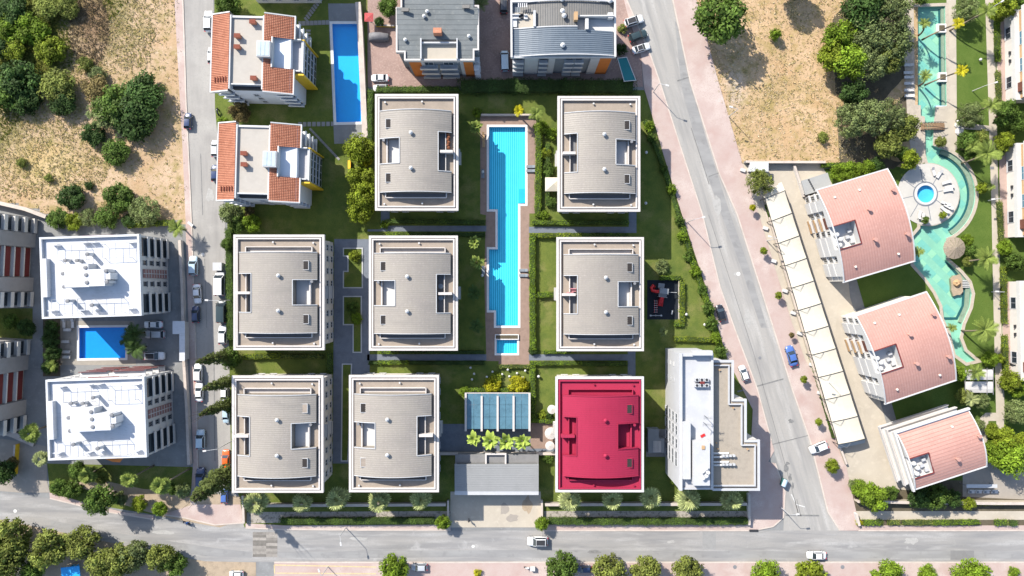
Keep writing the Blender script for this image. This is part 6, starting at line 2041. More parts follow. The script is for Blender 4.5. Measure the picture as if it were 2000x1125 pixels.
# hedges
HG = "clipped hedges of the estate"  # sunlit stretches get brighter leaves, shaded ones darker: light put into colour
for line, w, h, key, lab in (
    ([(250, 440), (334, 434)], 1.2, 1.3, 'lime', "clipped bright hedge at the lower end of the dry field"),
    ([(446, 448), (448, 560), (450, 660)], 1.6, 1.6, 'mid', "loose street-side hedge along the middle-row block"),
    ([(724, 176), (722, 230), (721, 285)], 1.3, 1.8, 'mid', "hedge between the blue pool's cream wall and the top left block"),
    ([(735, 175), (800, 174), (896, 174)], 1.3, 1.8, 'mid', "hedge above the top left block, below the brick court"),
    ([(900, 168), (1000, 167), (1100, 168), (1236, 168)], 3.2, 2.0, 'dark', "broad dark hedge below the brick court, between the top blocks"),
    ([(757, 432), (946, 434)], 1.0, 1.1, 'mid', "hedge above the path under the top left block"),
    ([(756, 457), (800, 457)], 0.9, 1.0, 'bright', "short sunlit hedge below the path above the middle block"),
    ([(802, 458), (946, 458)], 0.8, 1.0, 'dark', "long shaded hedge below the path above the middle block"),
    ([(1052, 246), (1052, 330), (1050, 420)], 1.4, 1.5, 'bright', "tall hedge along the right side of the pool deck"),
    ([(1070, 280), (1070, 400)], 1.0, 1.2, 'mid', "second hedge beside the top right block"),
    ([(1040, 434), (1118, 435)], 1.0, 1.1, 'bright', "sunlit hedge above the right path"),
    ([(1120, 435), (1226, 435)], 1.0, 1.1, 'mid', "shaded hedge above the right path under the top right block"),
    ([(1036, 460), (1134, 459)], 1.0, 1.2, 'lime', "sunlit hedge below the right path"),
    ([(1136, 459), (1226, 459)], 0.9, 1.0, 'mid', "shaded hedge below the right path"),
    ([(1040, 462), (1040, 560), (1041, 680)], 1.3, 1.5, 'bright', "tall hedge between pool deck and the right middle-row lawn"),
    ([(1050, 576), (1082, 575)], 1.2, 1.3, 'bright', "short hedge dividing the two small lawns"),
    ([(1062, 688), (1120, 687)], 0.8, 0.9, 'bright', "low hedge at the foot of the lower small lawn"),
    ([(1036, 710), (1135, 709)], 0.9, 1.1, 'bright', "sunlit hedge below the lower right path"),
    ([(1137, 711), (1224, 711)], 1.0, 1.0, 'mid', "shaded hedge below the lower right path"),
    ([(1040, 716), (1041, 822)], 1.2, 1.4, 'bright', "hedge right of the glass pavilion"),
    ([(1044, 822), (1084, 823)], 0.9, 1.1, 'bright', "hedge at the foot of the lawn by the parasols"),
    ([(914, 761), (1034, 763)], 0.9, 1.0, 'bright', "hedge along the top of the glass pavilion"),
    ([(974, 716), (1034, 716)], 0.8, 0.9, 'olive', "low hedge below the pool deck"),
    ([(720, 709), (736, 709)], 0.7, 0.9, 'dark', "stub of hedge at the plaza corner"),
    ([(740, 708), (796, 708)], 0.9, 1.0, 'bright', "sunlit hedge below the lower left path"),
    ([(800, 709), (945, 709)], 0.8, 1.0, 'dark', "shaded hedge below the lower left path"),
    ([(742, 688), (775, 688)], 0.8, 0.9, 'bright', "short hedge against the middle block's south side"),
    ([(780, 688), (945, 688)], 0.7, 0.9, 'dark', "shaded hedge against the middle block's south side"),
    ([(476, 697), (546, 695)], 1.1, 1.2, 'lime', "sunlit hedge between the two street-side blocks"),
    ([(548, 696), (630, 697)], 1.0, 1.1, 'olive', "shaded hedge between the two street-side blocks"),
    ([(643, 690), (643, 728)], 1.2, 1.2, 'mid', "hedge beside the plaza between the street-side blocks"),
    ([(1332, 550), (1332, 630)], 1.2, 1.2, 'lime', "hedge along the playground's right side"),
    ([(1290, 543), (1330, 543)], 0.9, 1.1, 'bright', "hedge along the playground's top side"),
    ([(1318, 633), (1334, 634)], 0.9, 1.0, 'bright', "hedge stub at the playground's lower corner"),
    ([(1318, 662), (1392, 664)], 1.0, 1.1, 'lime', "hedge above the corner block"),
    ([(548, 1018), (700, 1018), (848, 1017)], 1.4, 1.3, 'mid', "long hedge along the pavement left of the gatehouse ramp"),
    ([(1072, 1018), (1260, 1019), (1460, 1018)], 1.5, 1.3, 'mid', "long hedge along the pavement right of the gatehouse ramp"),
    ([(1606, 322), (1650, 322)], 1.0, 1.2, 'bright', "hedge along the field boundary behind the top red-roofed block"),
    ([(1949, 40), (1950, 118)], 1.1, 1.0, 'bright', "hedge along the walk beside the topmost cream block"),
    ([(1950, 140), (1952, 196)], 1.1, 0.8, 'olive', "dry hedge along the walk beside the topmost cream block"),
    ([(1953, 395), (1957, 470)], 1.1, 0.9, 'olive', "hedge along the walk beside the middle cream block"),
    ([(1961, 524), (1963, 630)], 1.2, 1.0, 'lime', "hedge along the walk beside the lowest cream block"),
    ([(1963, 656), (1966, 730)], 1.2, 1.0, 'lime', "lower hedge along the walk beside the lowest cream block"),
    ([(1688, 1021), (1722, 1021)], 1.2, 1.0, 'bright', "leftmost hedge piece along the lower right pavement"),
    ([(1735, 1021), (1756, 1021)], 1.0, 0.9, 'olive', "second hedge piece along the lower right pavement"),
    ([(1764, 1021), (1820, 1021)], 1.1, 0.9, 'olive', "third hedge piece along the lower right pavement"),
    ([(1824, 1021), (1912, 1020)], 1.1, 1.0, 'bright', "longest hedge piece along the lower right pavement"),
    ([(1945, 1021), (1966, 1021)], 1.3, 1.0, 'bright', "hedge piece near the right edge of the lower pavement"),
    ([(1975, 1022), (1986, 1022)], 1.3, 1.0, 'mid', "last hedge stub at the right edge of the lower pavement"),
    ([(1260, 236), (1282, 290), (1302, 345), (1332, 440)], 0.9, 0.9, 'mid', "ragged fence hedge along the avenue, upper half beside the top right estate block"),
    ([(1334, 446), (1352, 510), (1378, 580), (1398, 650), (1412, 696)], 1.2, 1.1, 'bright', "ragged fence hedge along the avenue, lower half beside the playground lawn"),
    ([(1497, 400), (1513, 450), (1545, 560), (1590, 720), (1628, 855)], 0.5, 0.9, 'mid', "thin straggling hedge between avenue pavement and carport"),
    ([(1888, 985), (1960, 983)], 0.9, 0.5, 'yellow', "dry yellow border plants on the lower right terrace")):
    hedge(line, w, h, key, lab, group=HG)
shrub(1678, 1021, 7, 'yellow', "yellow round bush at the corner of the lower right pavement")

# dry grass tufts, weeds and scrub on the two fields
def tufts(name, inside, box, n, seed, dens, cols_, hmax=0.45):
    rnd = random.Random(seed)
    mb, cols = MB(), []
    k = 0
    while k < n:
        px, py = rnd.uniform(box[0], box[2]), rnd.uniform(box[1], box[3])
        x, y = W(px, py)
        if not inside(x, y) or rnd.random() > dens(px, py):
            k += 0.25
            continue
        k += 1
        s = rnd.uniform(0.12, hmax)
        c = rnd.choice(cols_(px, py))
        for b in range(4):
            a = rnd.uniform(0, 6.28)
            r = s * rnd.uniform(0.6, 1.2)
            d = Vector((cos(a), sin(a), 0)) * r * 0.7
            sd = Vector((-sin(a), cos(a), 0)) * s * 0.28
            p = Vector((x + rnd.uniform(-.2, .2), y + rnd.uniform(-.2, .2), 0.03))
            mb.quad(p - sd, p + sd, p + d + sd * .5 + Vector((0, 0, r * .8)), p + d - sd * .5 + Vector((0, 0, r * .8)))
            v = rnd.uniform(0.75, 1.25)
            cols.append(tuple(q * v for q in c))
    me = mb.mesh(name, mat("dry_grass", (1, 1, 1), 1.0, spec=0.05, attr="leaf_tint", trans=0.2))
    ca = me.color_attributes.new("leaf_tint", 'FLOAT_COLOR', 'CORNER')
    data = []
    for c in cols:
        data += [*c, 1.0] * 4
    ca.data.foreach_set("color", data)
    o = link(name, me)
    o["kind"] = "stuff"
    return o
def lf_d(px, py):
    g = 1.7 - (px + 0.9 * py) / 250.0
    if hypot((px - 90) / 130.0, (py - 310) / 80.0) < 1:
        g = max(g, 0.55)
    if hypot((px - 255) / 50.0, (py - 75) / 60.0) < 1:
        g = max(g, 0.7)
    if hypot((px - 175) / 42.0, (py - 60) / 75.0) < 1:
        g = 1.0
    return max(0.08, g)
def lf_c(px, py):
    if hypot((px - 175) / 40.0, (py - 60) / 72.0) < 1:
        return ((0.16, 0.12, 0.07), (0.20, 0.15, 0.09), (0.12, 0.09, 0.05))
    if px + 0.9 * py < 255:
        return ((0.13, 0.15, 0.025), (0.17, 0.175, 0.035), (0.085, 0.11, 0.02), (0.20, 0.18, 0.05))
    return ((0.44, 0.36, 0.18), (0.38, 0.31, 0.13), (0.34, 0.31, 0.11), (0.50, 0.42, 0.25))
tufts("dry_grass", in_left, (-120, -80, 366, 434), 30000, 5, lf_d, lf_c, 0.36)
tufts("dry_grass", in_right, (1345, -60, 1690, 325), 9000, 6, lambda px, py: 0.28 + 0.6 * max(0, 1 - hypot((px - 1500) / 45.0, (py - 185) / 40.0)), lambda px, py: ((0.48, 0.37, 0.21), (0.42, 0.33, 0.17), (0.32, 0.27, 0.11), (0.50, 0.42, 0.28)), 0.32)
# ------------------------------------------------------------------ canopies, pavilion, gatehouse
def carport():
    a0, a1 = (1494, 388), (1637, 868)
    b0, b1 = (1533, 372), (1690, 857)
    h = 2.9
    A0, A1, B0, B1 = (Vector((*W(*p, h), 0)) for p in (a0, a1, b0, b1))
    c = (A0 + A1 + B0 + B1) / 4
    T = thing("carport", "long cream fabric carport in eleven bays beside the red-roofed blocks", "carport", (c.x, c.y, 0))
    n = 11
    A = [A0.lerp(A1, i / n) - c for i in range(n + 1)]
    B = [B0.lerp(B1, i / n) - c for i in range(n + 1)]
    N = 5
    for i in range(n):
        m = MB()
        for j in range(N):
            s0, s1 = j / N, (j + 1) / N
            for q in range(N):
                t0, t1 = q / N, (q + 1) / N
                def P(s, t):
                    p = A[i].lerp(A[i + 1], 0.015 + 0.97 * t).lerp(B[i].lerp(B[i + 1], 0.015 + 0.97 * t), s)
                    return (p.x, p.y, h + 0.28 * sin(pi * s) - 0.16 * sin(pi * t))
                m.quad(P(s0, t0), P(s1, t0), P(s1, t1), P(s0, t1))
        m.build("canopy_panel", M_canvas, T, smooth=True)
    end = MB()
    for j in range(6):
        a, b = B[0].lerp(A[0], j / 6), B[0].lerp(A[0], (j + 1) / 6)
        u = (A[0] - A[1]).normalized() * 2.0
        k0, k1 = sin(pi * (0.5 + 0.5 * (1 - j / 6))) , sin(pi * (0.5 + 0.5 * (1 - (j + 1) / 6)))
        end.quad((a.x, a.y, h), (b.x, b.y, h), (b.x + u.x * (1 - j / 7), b.y + u.y * (1 - j / 7), h - 0.5), (a.x + u.x * (1 - j / 7), a.y + u.y * (1 - j / 7), h - 0.5))
    end.build("canopy_end", M_canvas, T)
    fl = B[n] + (B[n] - B[n - 1]).normalized() * 1.2
    fk = A[n] + (A[n] - A[n - 1]).normalized() * 1.2
    MB().quad((A[n].x, A[n].y, h), (fk.x, fk.y, h - 0.9), (fl.x, fl.y, h - 0.9), (B[n].x, B[n].y, h)).build("end_flap", plain("grey_canvas", (0.28, 0.29, 0.29), 0.9), T)
    for i in range(n + 1):
        m = MB()
        for j in range(N):
            p, q = A[i].lerp(B[i], j / N), A[i].lerp(B[i], (j + 1) / N)
            m.bar((p.x, p.y, h + 0.03 + 0.28 * sin(pi * j / N)), (q.x, q.y, h + 0.03 + 0.28 * sin(pi * (j + 1) / N)), 0.11)
        m.build("rafter", M_dark, T)
        MB().tube([(A[i].x, A[i].y, 0), (A[i].x, A[i].y, h)], 0.08, 8).build("post", M_dark, T)
        # cable stays over the fabric
        d = (B[i] - A[i]).normalized()
        e = (A[min(i + 1, n)] - A[max(i - 1, 0)]).normalized()
        p, q, r = A[i] + d * 0.2, A[i] + d * 1.5 + e * 1.0, A[i] + d * 2.6 + e * 0.1
        MB().bar((p.x, p.y, h + 0.12), (q.x, q.y, h + 0.42), 0.05).bar((q.x, q.y, h + 0.42), (r.x, r.y, h + 0.4), 0.05).build("stay", M_grey, T)
    MB().bar((B[0].x, B[0].y, h - 0.03), (B[n].x, B[n].y, h - 0.03), 0.16).build("eave_beam", M_dark, T)
    MB().bar((A[0].x, A[0].y, h - 0.03), (A[n].x, A[n].y, h - 0.03), 0.12).build("back_beam", M_dark, T)
carport()

def px_box(name, label, cat, x0, y0, x1, y1, h, group=None):
    cx, cy = W((x0 + x1) / 2, (y0 + y1) / 2, h)
    k = (HC - h) / F
    return thing(name, label, cat, (cx, cy, 0), 0, group), (x1 - x0) * k, (y1 - y0) * k

# glass pavilion
T, w, d = px_box("glass_pavilion", "glass-roofed pavilion with white beams between the lawn and the palm row", "pavilion", 908, 767, 1035, 838, 3.2)
for i in range(4):
    xa = -w / 2 + 0.25 + i * (w - 0.3) / 4
    xb = xa + (w - 0.3) / 4 - 0.06
    for j in range(3):
        for q in range(2):
            x0, x1 = xa + (xb - xa) * q / 2 + 0.03, xa + (xb - xa) * (q + 1) / 2 - 0.03
            y0, y1 = -d / 2 + d * j / 3 + 0.03, -d / 2 + d * (j + 1) / 3 - 0.03
            MB().box(x0, x1, y0, y1, 3.1, 3.16).build("pane", plain("roof_glass", (0.075, 0.155, 0.20), 0.2, 0.25, spec=0.6), T)
for i in range(5):
    x = -w / 2 + 0.2 + i * (w - 0.3) / 4
    MB().box(x - 0.22, x + 0.22, -d / 2 - 0.45, d / 2 - (0.7 if 0 < i < 4 else 0), 3.17, 3.5).build("beam", M_cornice, T)
    for y in (-d / 2 + 0.1, d / 2 - 0.5):
        MB().box(x - 0.12, x + 0.12, y - 0.12, y + 0.12, 0, 3.1).build("post", M_cornice, T)
MB().box(-w / 2, w / 2, d / 2 - 0.18, d / 2, 2.95, 3.25).build("ridge_beam", M_cornice, T)
MB().box(-w / 2 + 0.3, w / 2 - 0.3, -d / 2, -d / 2 + 0.1, 0, 2.9).build("glass_front", M_glass, T)
MB().box(-w / 2 + 0.1, w / 2 - 0.1, -d / 2 + 0.11, d / 2 - 0.2, 0.06, 0.12).build("floor", M_slate, T)

# gatehouse roof over the ramp
T, w, d = px_box("gatehouse", "gatehouse with flat grey sheet roof over the ramp, left of the red roofed block", "gatehouse", 888, 906, 1052, 967, 4.2)
grs = plain("pale_grey_sheet", (0.215, 0.215, 0.21), 0.6, 0.1, 0.4)
for i in range(12):
    y0, y1 = -d / 2 + 0.9 + (d - 0.9) * i / 12, -d / 2 + 0.9 + (d - 0.9) * (i + 1) / 12 - 0.03
    MB().box(-w / 2, w / 2, y0, y1, 4.0, 4.2 + 0.015 * i).build("roof_sheet", grs, T)
MB().box(-w / 2, w / 2, -d / 2, -d / 2 + 0.86, 3.7, 4.1).build("fascia", M_lightgrey, T)
for sx in (-1, 1):
    MB().box(sx * (w / 2 - 0.2) - 0.2, sx * (w / 2 - 0.2) + 0.2, -d / 2 + 0.2, d / 2, 0, 3.7).build("side_wall", M_concrete_grey, T)
MB().box(-0.6, 0.6, -d / 2 + 0.5, -d / 2 + 0.9, 0, 3.69).build("pier", M_concrete, T)
MB().box(-w / 2 + 0.45, w / 2 - 0.45, d / 2 - 0.3, d / 2 - 0.1, 0, 3.6).build("back_wall", M_concrete_grey, T)
T, w, d = px_box("entrance_deck", "lower grey deck with a white frame behind the gatehouse roof", "deck", 889, 888, 1052, 905, 3.6)
MB().box(-w / 2, w / 2, -d / 2 + 0.05, d / 2, 3.2, 3.45).build("slab", plain("deck_grey", (0.17, 0.165, 0.16), 0.8, 0.15), T)
fm = MB()
fm.box(-2.6, -2.25, -d / 2, d / 2 + 0.4, 3.45, 4.1).box(1.75, 2.1, -d / 2, d / 2 + 0.4, 3.45, 4.1).box(-2.25, 1.75, d / 2 + 0.05, d / 2 + 0.4, 3.45, 4.1)
fm.build("white_frame", M_cornice, T)
MB().box(-w / 2 + 0.5, w / 2 - 0.5, -d / 2 + 0.2, d / 2 - 0.2, 0, 3.19).build("wall", M_concrete_grey, T)

# pergolas, gazebo, parasols
T, w, d = px_box("fabric_pergola", "two-panel fabric pergola on the resort lawn beside the walk", "pergola", 1884, 722, 1939, 767, 2.6)
for (ya, yb) in ((0.3, d / 2), (-d / 2, -0.1)):
    m = MB()
    for i in range(6):
        for j in range(3):
            z = lambda s, t: 2.55 + 0.12 * sin(pi * s * 3) * 0.3 + 0.2 * sin(pi * t)
            x0, x1 = -w / 2 + w * i / 6, -w / 2 + w * (i + 1) / 6
            y0, y1 = ya + (yb - ya) * j / 3, ya + (yb - ya) * (j + 1) / 3
            m.quad((x0, y0, z(i / 6, j / 3)), (x1, y0, z((i + 1) / 6, j / 3)), (x1, y1, z((i + 1) / 6, (j + 1) / 3)), (x0, y1, z(i / 6, (j + 1) / 3)))
    m.build("fabric_panel", plain("pale_fabric", (0.42, 0.40, 0.38), 0.9, 0.08), T)
for x in (-w / 2, -w / 2 + w * 0.78, w / 2):
    MB().bar((x, -d / 2 - 0.4, 2.75), (x, d / 2 + 0.4, 2.75), 0.09).build("rail", M_grey, T)
    for y in (-d / 2, d / 2):
        MB().bar((x, y, 0), (x, y, 2.72), 0.1).build("post", M_grey, T)
T, w, d = px_box("gazebo", "small white pyramid gazebo against the top right estate block", "gazebo", 1065, 346, 1096, 373, 2.7)
for a, b in (((-1, -1), (1, -1)), ((1, -1), (1, 1)), ((1, 1), (-1, 1)), ((-1, 1), (-1, -1))):
    MB().quad((a[0] * w / 2, a[1] * d / 2, 2.3), (b[0] * w / 2, b[1] * d / 2, 2.3), (0, 0, 3.1)).build("roof_panel", M_canvas, T)
    MB().bar((a[0] * w * .47, a[1] * d * .47, 0), (a[0] * w * .47, a[1] * d * .47, 2.3), 0.08).build("post", M_white, T)
def parasol(px, py, rp, label, m, h=2.6, seg=14, group=None, name="parasol", flat=0.22):
    r = rp * (HC - h) / F
    T = thing(name, label, "parasol", (*W(px, py, h), 0), 0, group)
    for i in range(seg):
        a0, a1 = 2 * pi * i / seg, 2 * pi * (i + 1) / seg - 0.03
        MB().quad((r * cos(a0), r * sin(a0), h - r * flat), (r * cos(a1), r * sin(a1), h - r * flat), (0.02 * cos(a1), 0.02 * sin(a1), h)).build("canopy_panel", m, T)
    MB().tube([(0, 0, 0), (0, 0, h + 0.05)], 0.05, 8).build("pole", M_lightgrey, T)
    MB().lathe([(0.35, 0.0), (0.35, 0.12), (0.06, 0.16)], 12).build("base", M_grey, T)
    return T
parasol(1078, 800, 9, "uppermost white parasol against the red roofed block", M_cornice, group="white parasols beside the red roofed block")
parasol(1076, 847, 12, "largest white parasol, in the middle of the three by the red roofed block", M_cornice, group="white parasols beside the red roofed block")
parasol(1074, 871, 9, "lowest white parasol beside the red roofed block", M_cornice, group="white parasols beside the red roofed block")
parasol(1868, 484, 22, "big thatched parasol on the bank of the river pool", M_thatch, 3.0, 12, flat=0.3, name="thatched_parasol")
T_ = parasol(720, 33, 12, "small red tiled shelter beside the brick court wall", plain("red_shelter_tile", (0.35, 0.06, 0.06), 0.8, 0.15), 2.4, 4, name="shelter", flat=0.15)
T_.rotation_euler = (0, 0, pi / 4)

# footbridge
T = thing("footbridge", "arched wooden footbridge over the narrow neck of the river pool", "bridge", (*W(1820, 248), 0), radians(1))
Lb, wb = 5.4, 1.5
for i in range(16):
    x = -Lb / 2 + Lb * (i + .5) / 16
    z = 0.25 + 0.55 * (1 - (2 * x / Lb) ** 2)
    MB().box(x - 0.15, x + 0.15, -wb / 2, wb / 2, z - 0.06, z).build("plank", M_wood, T)
for s in (-1, 1):
    m = MB()
    for i in range(8):
        xa, xb = -Lb / 2 + Lb * i / 8, -Lb / 2 + Lb * (i + 1) / 8
        za, zb = (0.25 + 0.55 * (1 - (2 * x / Lb) ** 2) for x in (xa, xb))
        m.bar((xa, s * wb / 2, za + 0.95), (xb, s * wb / 2, zb + 0.95), 0.09).bar((xa, s * wb / 2, za), (xa, s * wb / 2, za + 0.95), 0.07)
        m.bar((xa, s * wb / 2, za - 0.1), (xb, s * wb / 2, zb - 0.1), 0.12)
    m.build("railing", M_dark, T)

# loungers
def lounger(px, py, rot, label, group, m=None):
    T = thing("sun_lounger", label, "sun lounger", (*W(px, py), 0.15 if px > 1700 else 0.06), rot, group)
    f = MB().box(-0.95, 0.95, -0.33, -0.28, 0.22, 0.3).box(-0.95, 0.95, 0.28, 0.33, 0.22, 0.3)
    f.build("frame", M_white, T)
    MB().box(-0.95, 0.35, -0.3, 0.3, 0.3, 0.4).build("cushion", m or M_white, T)
    MB().quad((0.35, -0.3, 0.36), (1.0, -0.3, 0.75), (1.0, 0.3, 0.75), (0.35, 0.3, 0.36)).quad((0.35, 0.3, 0.3), (1.0, 0.3, 0.68), (1.0, -0.3, 0.68), (0.35, -0.3, 0.3)).build("backrest", m or M_white, T)
    for x in (-0.8, 0.7):
        MB().box(x - 0.04, x + 0.04, -0.3, 0.3, 0, 0.22).build("leg", M_white, T)
ordn = ("first", "second", "third", "fourth", "fifth", "sixth", "seventh", "eighth", "ninth", "tenth", "eleventh", "twelfth", "thirteenth", "fourteenth", "fifteenth", "sixteenth")
for i, (px, py, r) in enumerate(((1821, 336, 1.9), (1832, 341, 1.0), (1845, 357, 0.3), (1850, 366, 0.2), (1848, 372, 0.2), (1844, 398, -0.4), (1849, 404, -0.5), (1842, 410, -0.7), (1794, 420, -1.8), (1801, 425, -1.6))):
    lounger(px, py, r, "%s white lounger clockwise from the top of the round terrace" % ordn[i], "loungers on the round terrace")
for i, (px, py, r) in enumerate(((127, 632, 1.57), (144, 632, 1.57), (134, 644, 0), (130, 667, 0), (132, 687, 0), (132, 697, 0))):
    lounger(px, py, r, "%s white lounger beside the small blue pool, counted from the top" % ordn[i], "loungers by the small blue pool")
for i, (px, py, r) in enumerate(((944, 268, 1.57), (945, 280, 1.57), (1036, 326, 0), (1036, 334, 0), (1022, 528, 0), (1022, 538, 0), (943, 340, 1.57), (944, 528, 1.57))):
    lounger(px, py, r, ("sandy lounger upper left of the long pool", "sandy lounger just below another, upper left of the long pool", "dark lounger on the right deck by the pool steps", "second dark lounger on the right deck by the pool steps", "upper dark lounger right of the long pool's middle", "lower dark lounger right of the long pool's middle", "lounger in the shade left of the long pool's upper half", "lounger in the shade left of the long pool's lower half")[i], "loungers along the long pool", M_tan if i < 2 else M_slategrey)
for i, (px, py) in enumerate(((1672, 18), (1772, 128), (1771, 143), (1772, 152), (1772, 164), (1772, 177), (1773, 188))):
    if i:
        lounger(px, py, 0, "%s lounger from the top on the deck under the wood" % ordn[i - 1], "loungers on the deck under the wood")

# stones
def boulder(px, py, r, label, m=None, z=0.0):
    rnd = random.Random(int(px * 3 + py))
    m_ = MB()
    prof = [(r * 0.8, -0.05), (r * 1.0, r * 0.3), (r * 0.75, r * 0.75), (r * 0.3, r * 0.95)]
    T = tag(m_.lathe(prof, 9).build("boulder", m or M_stone, None, loc=(*W(px, py), z)), label, "boulder", "boulders around the resort pool")
    for v in T.data.vertices:
        v.co *= rnd.uniform(0.82, 1.2)
boulder(1872, 243, 1.0, "pale boulder on the resort path, upper of the pair", M_bluecoping)
boulder(1873, 257, 1.0, "pale boulder on the resort path, lower of the pair", M_bluecoping)
boulder(1867, 553, 0.9, "brown rock on the sandy islet of the river pool", M_tan)
for i in range(2):
    o = MB().box(-0.45, 0.45, -0.3, 0.3, 0, 0.04).build("cover", M_grey)
    o.location = (*W(1937, 308 + 20 * i), 0.09)
    tag(o, ("dark oval cover on the resort walk under the big palm", "pale oval cover on the resort walk below the dark one")[i], "manhole cover")

# stepping stones
def stones(line, n, w, d, rot, name="stepping_path"):
    P = thing(name, None, None)
    del P["label"], P["category"]
    P["kind"] = "structure"
    me = MB().box(-w / 2, w / 2, -d / 2, d / 2, 0, 0.06).mesh("stone", plain("stepping_stone", (0.22, 0.21, 0.20), 0.9, 0.12))
    (xa, ya), (xb, yb) = W(*line[0]), W(*line[1])
    for i in range(n):
        t = i / (n - 1)
        link("stone", me, P, (xa + (xb - xa) * t, ya + (yb - ya) * t, 0.04), rot)
stones(((608, 254), (660, 309)), 12, 0.5, 1.0, 0.75)
stones(((598, 38), (626, -2)), 9, 1.1, 0.5, -0.9)
stones(((602, 60), (602, 92)), 6, 1.1, 0.45, 0.0)
stones(((586, 243), (650, 242)), 8, 0.8, 1.0, 0.0)
stones(((586, 46), (640, 44)), 8, 0.8, 1.0, 0.0)

# walls and fences
def wall(line, w, h, m, label, name="garden_wall", cat="wall"):
    x, y = W(*line[0])
    T = thing(name, label, cat, (x, y, 0))
    pts = [(a - x, b - y) for a, b in WP(line)]
    strip("masonry", pts, w, 0, h, m, T, px=False)
    strip("cap", pts, w + 0.12, h, h + 0.08, M_kerb if m is not M_dark else M_dark, T, px=False)
wall([(702, 10), (706, 60), (716, 272)], 1.1, 1.6, plain("cream_wall", (0.42, 0.36, 0.28), 0.9, 0.1), "thick cream wall between blue pool and brick court")
wall([(-60, 384), (0, 396), (60, 410), (100, 425)], 0.7, 1.8, M_concrete, "concrete boundary wall at the foot of the dry field")
wall([(356, 470), (361, 560), (364, 700), (370, 800), (374, 905)], 0.5, 1.3, M_cream, "cream wall between white blocks' car park and left street")
wall([(1452, 318), (1480, 319), (1606, 319)], 0.4, 1.6, M_concrete_grey, "dark wall between the dry field and the red-roofed blocks' drive")
wall([(1548, 325), (1568, 385)], 0.4, 1.0, M_cream, "short cream wall beside the drive of the top red-roofed block")
wall([(478, 965), (480, 1018)], 0.4, 1.2, M_tan, "low tan wall at the end of the estate's front garden")
wall([(1668, 975), (1800, 978), (1940, 979), (2060, 979)], 0.5, 1.6, M_concrete_pale, "long terrace wall under the lowest red-roofed block")
wall([(876, 975), (876, 1022)], 0.35, 1.0, M_concrete_grey, "low wall on the left of the gatehouse ramp")
wall([(1058, 975), (1058, 1016)], 0.35, 1.0, M_cream, "low wall on the right of the gatehouse ramp")
wall([(490, 984), (872, 982)], 0.5, 1.4, M_concrete, "retaining wall along the left front garden")
wall([(1064, 982), (1455, 981)], 0.5, 1.4, M_concrete, "retaining wall along the right front garden")
wall([(1460, 962), (1460, 1022)], 0.4, 1.2, M_cream, "cream wall closing the front garden beside the corner pavement")
wall([(940, 226), (1046, 226)], 0.25, 0.9, M_cream, "low cream wall along the top of the pool deck")
wall([(858, 884), (1086, 884)], 0.5, 1.0, M_concrete, "low wall between clubhouse terrace and gatehouse")
wall([(1668, 1000), (1674, 1024)], 0.4, 1.1, M_white, "short white fence at the junction corner")
wall([(1500, 425), (1530, 530), (1566, 650), (1610, 800), (1650, 905)], 0.3, 0.9, M_concrete_pale, "low pale wall between avenue pavement and carport")
wall([(1326, 548), (1326, 624)], 0.35, 0.5, M_cream, "cream kerb wall on the right of the playground")
wall([(0, 838), (30, 848), (70, 866)], 1.2, 0.6, M_concrete_grey, "grey ramp wall left of the lower white block")
wall([(38, 866), (34, 925)], 0.25, 1.5, M_yellow, "yellow gate rail beside the left driveway", "gate_rail", "gate")
wall([(735, 52), (772, 53)], 0.25, 0.9, M_yellow, "yellow rail at the top of the brick court", "rail", "rail")
for name, pts in (("planter_kerb", [(671, 485), (708, 485), (708, 562), (671, 562), (671, 530), (680, 530), (680, 500), (671, 500)]), ("planter_kerb", [(671, 579), (706, 579), (706, 688), (690, 688), (690, 634), (671, 634)]), ("planter_kerb", [(669, 711), (687, 711), (680, 900), (667, 900)])):
    x, y = W(*pts[0])
    T = thing("planter_bed", "%s kerbed planting bed in the slate plaza" % {485: "upper", 579: "middle", 711: "lowest, narrow"}[pts[0][1]], "planter", (x, y, 0), 0, "planting beds of the slate plaza")
    q = [(a - x, b - y) for a, b in WP(pts)]
    MB().prism(q, 0.0, 0.12).build("planting", M_lawn, T)
    strip("kerb", q, 0.25, 0.0, 0.2, M_lightgrey, T, closed=True, px=False)

# white sheds in the car park and by the carport
T, w, d = px_box("white_shed", "white L-shaped flat shed roof at the car park's street side", "shed", 337, 627, 361, 705, 2.6)
MB().box(-w / 2, w / 2, d / 2 - 2.9, d / 2, 2.4, 2.6).box(-w / 2 + 1.5, w / 2, -d / 2, d / 2 - 2.9, 2.4, 2.6).build("roof", M_whiteroof, T)
MB().box(-w / 2 + 1.7, w / 2 - 0.2, -d / 2 + 0.2, d / 2 - 0.3, 0, 2.39).build("wall", M_white, T)
T, w, d = px_box("white_hut", "white hut roof at the head of the carport, behind the round olive tree", "hut", 1465, 317, 1501, 335, 2.6)
MB().box(-w / 2, w / 2, -d / 2, d / 2, 2.4, 2.6).build("roof", M_whiteroof, T)
MB().box(-w / 2 + 0.3, w / 2 - 0.3, -d / 2 + 0.3, d / 2 - 0.3, 0, 2.39).build("wall", M_white, T)
T, w, d = px_box("flat_annex", "grey flat annex roof between drive wall and the top red-roofed block", "annex", 1568, 340, 1622, 378, 2.8)
T.rotation_euler = (0, 0, 0.3)
MB().box(-w / 2, w / 2, -d / 2 + 0.5, d / 2 - 0.5, 2.5, 2.8).build("roof", plain("annex_roof", (0.25, 0.25, 0.24), 0.8, 0.08), T)
MB().box(-w / 2 + 0.3, w / 2 - 0.3, -d / 2 + 0.8, d / 2 - 0.8, 0, 2.49).build("wall", M_cream, T)
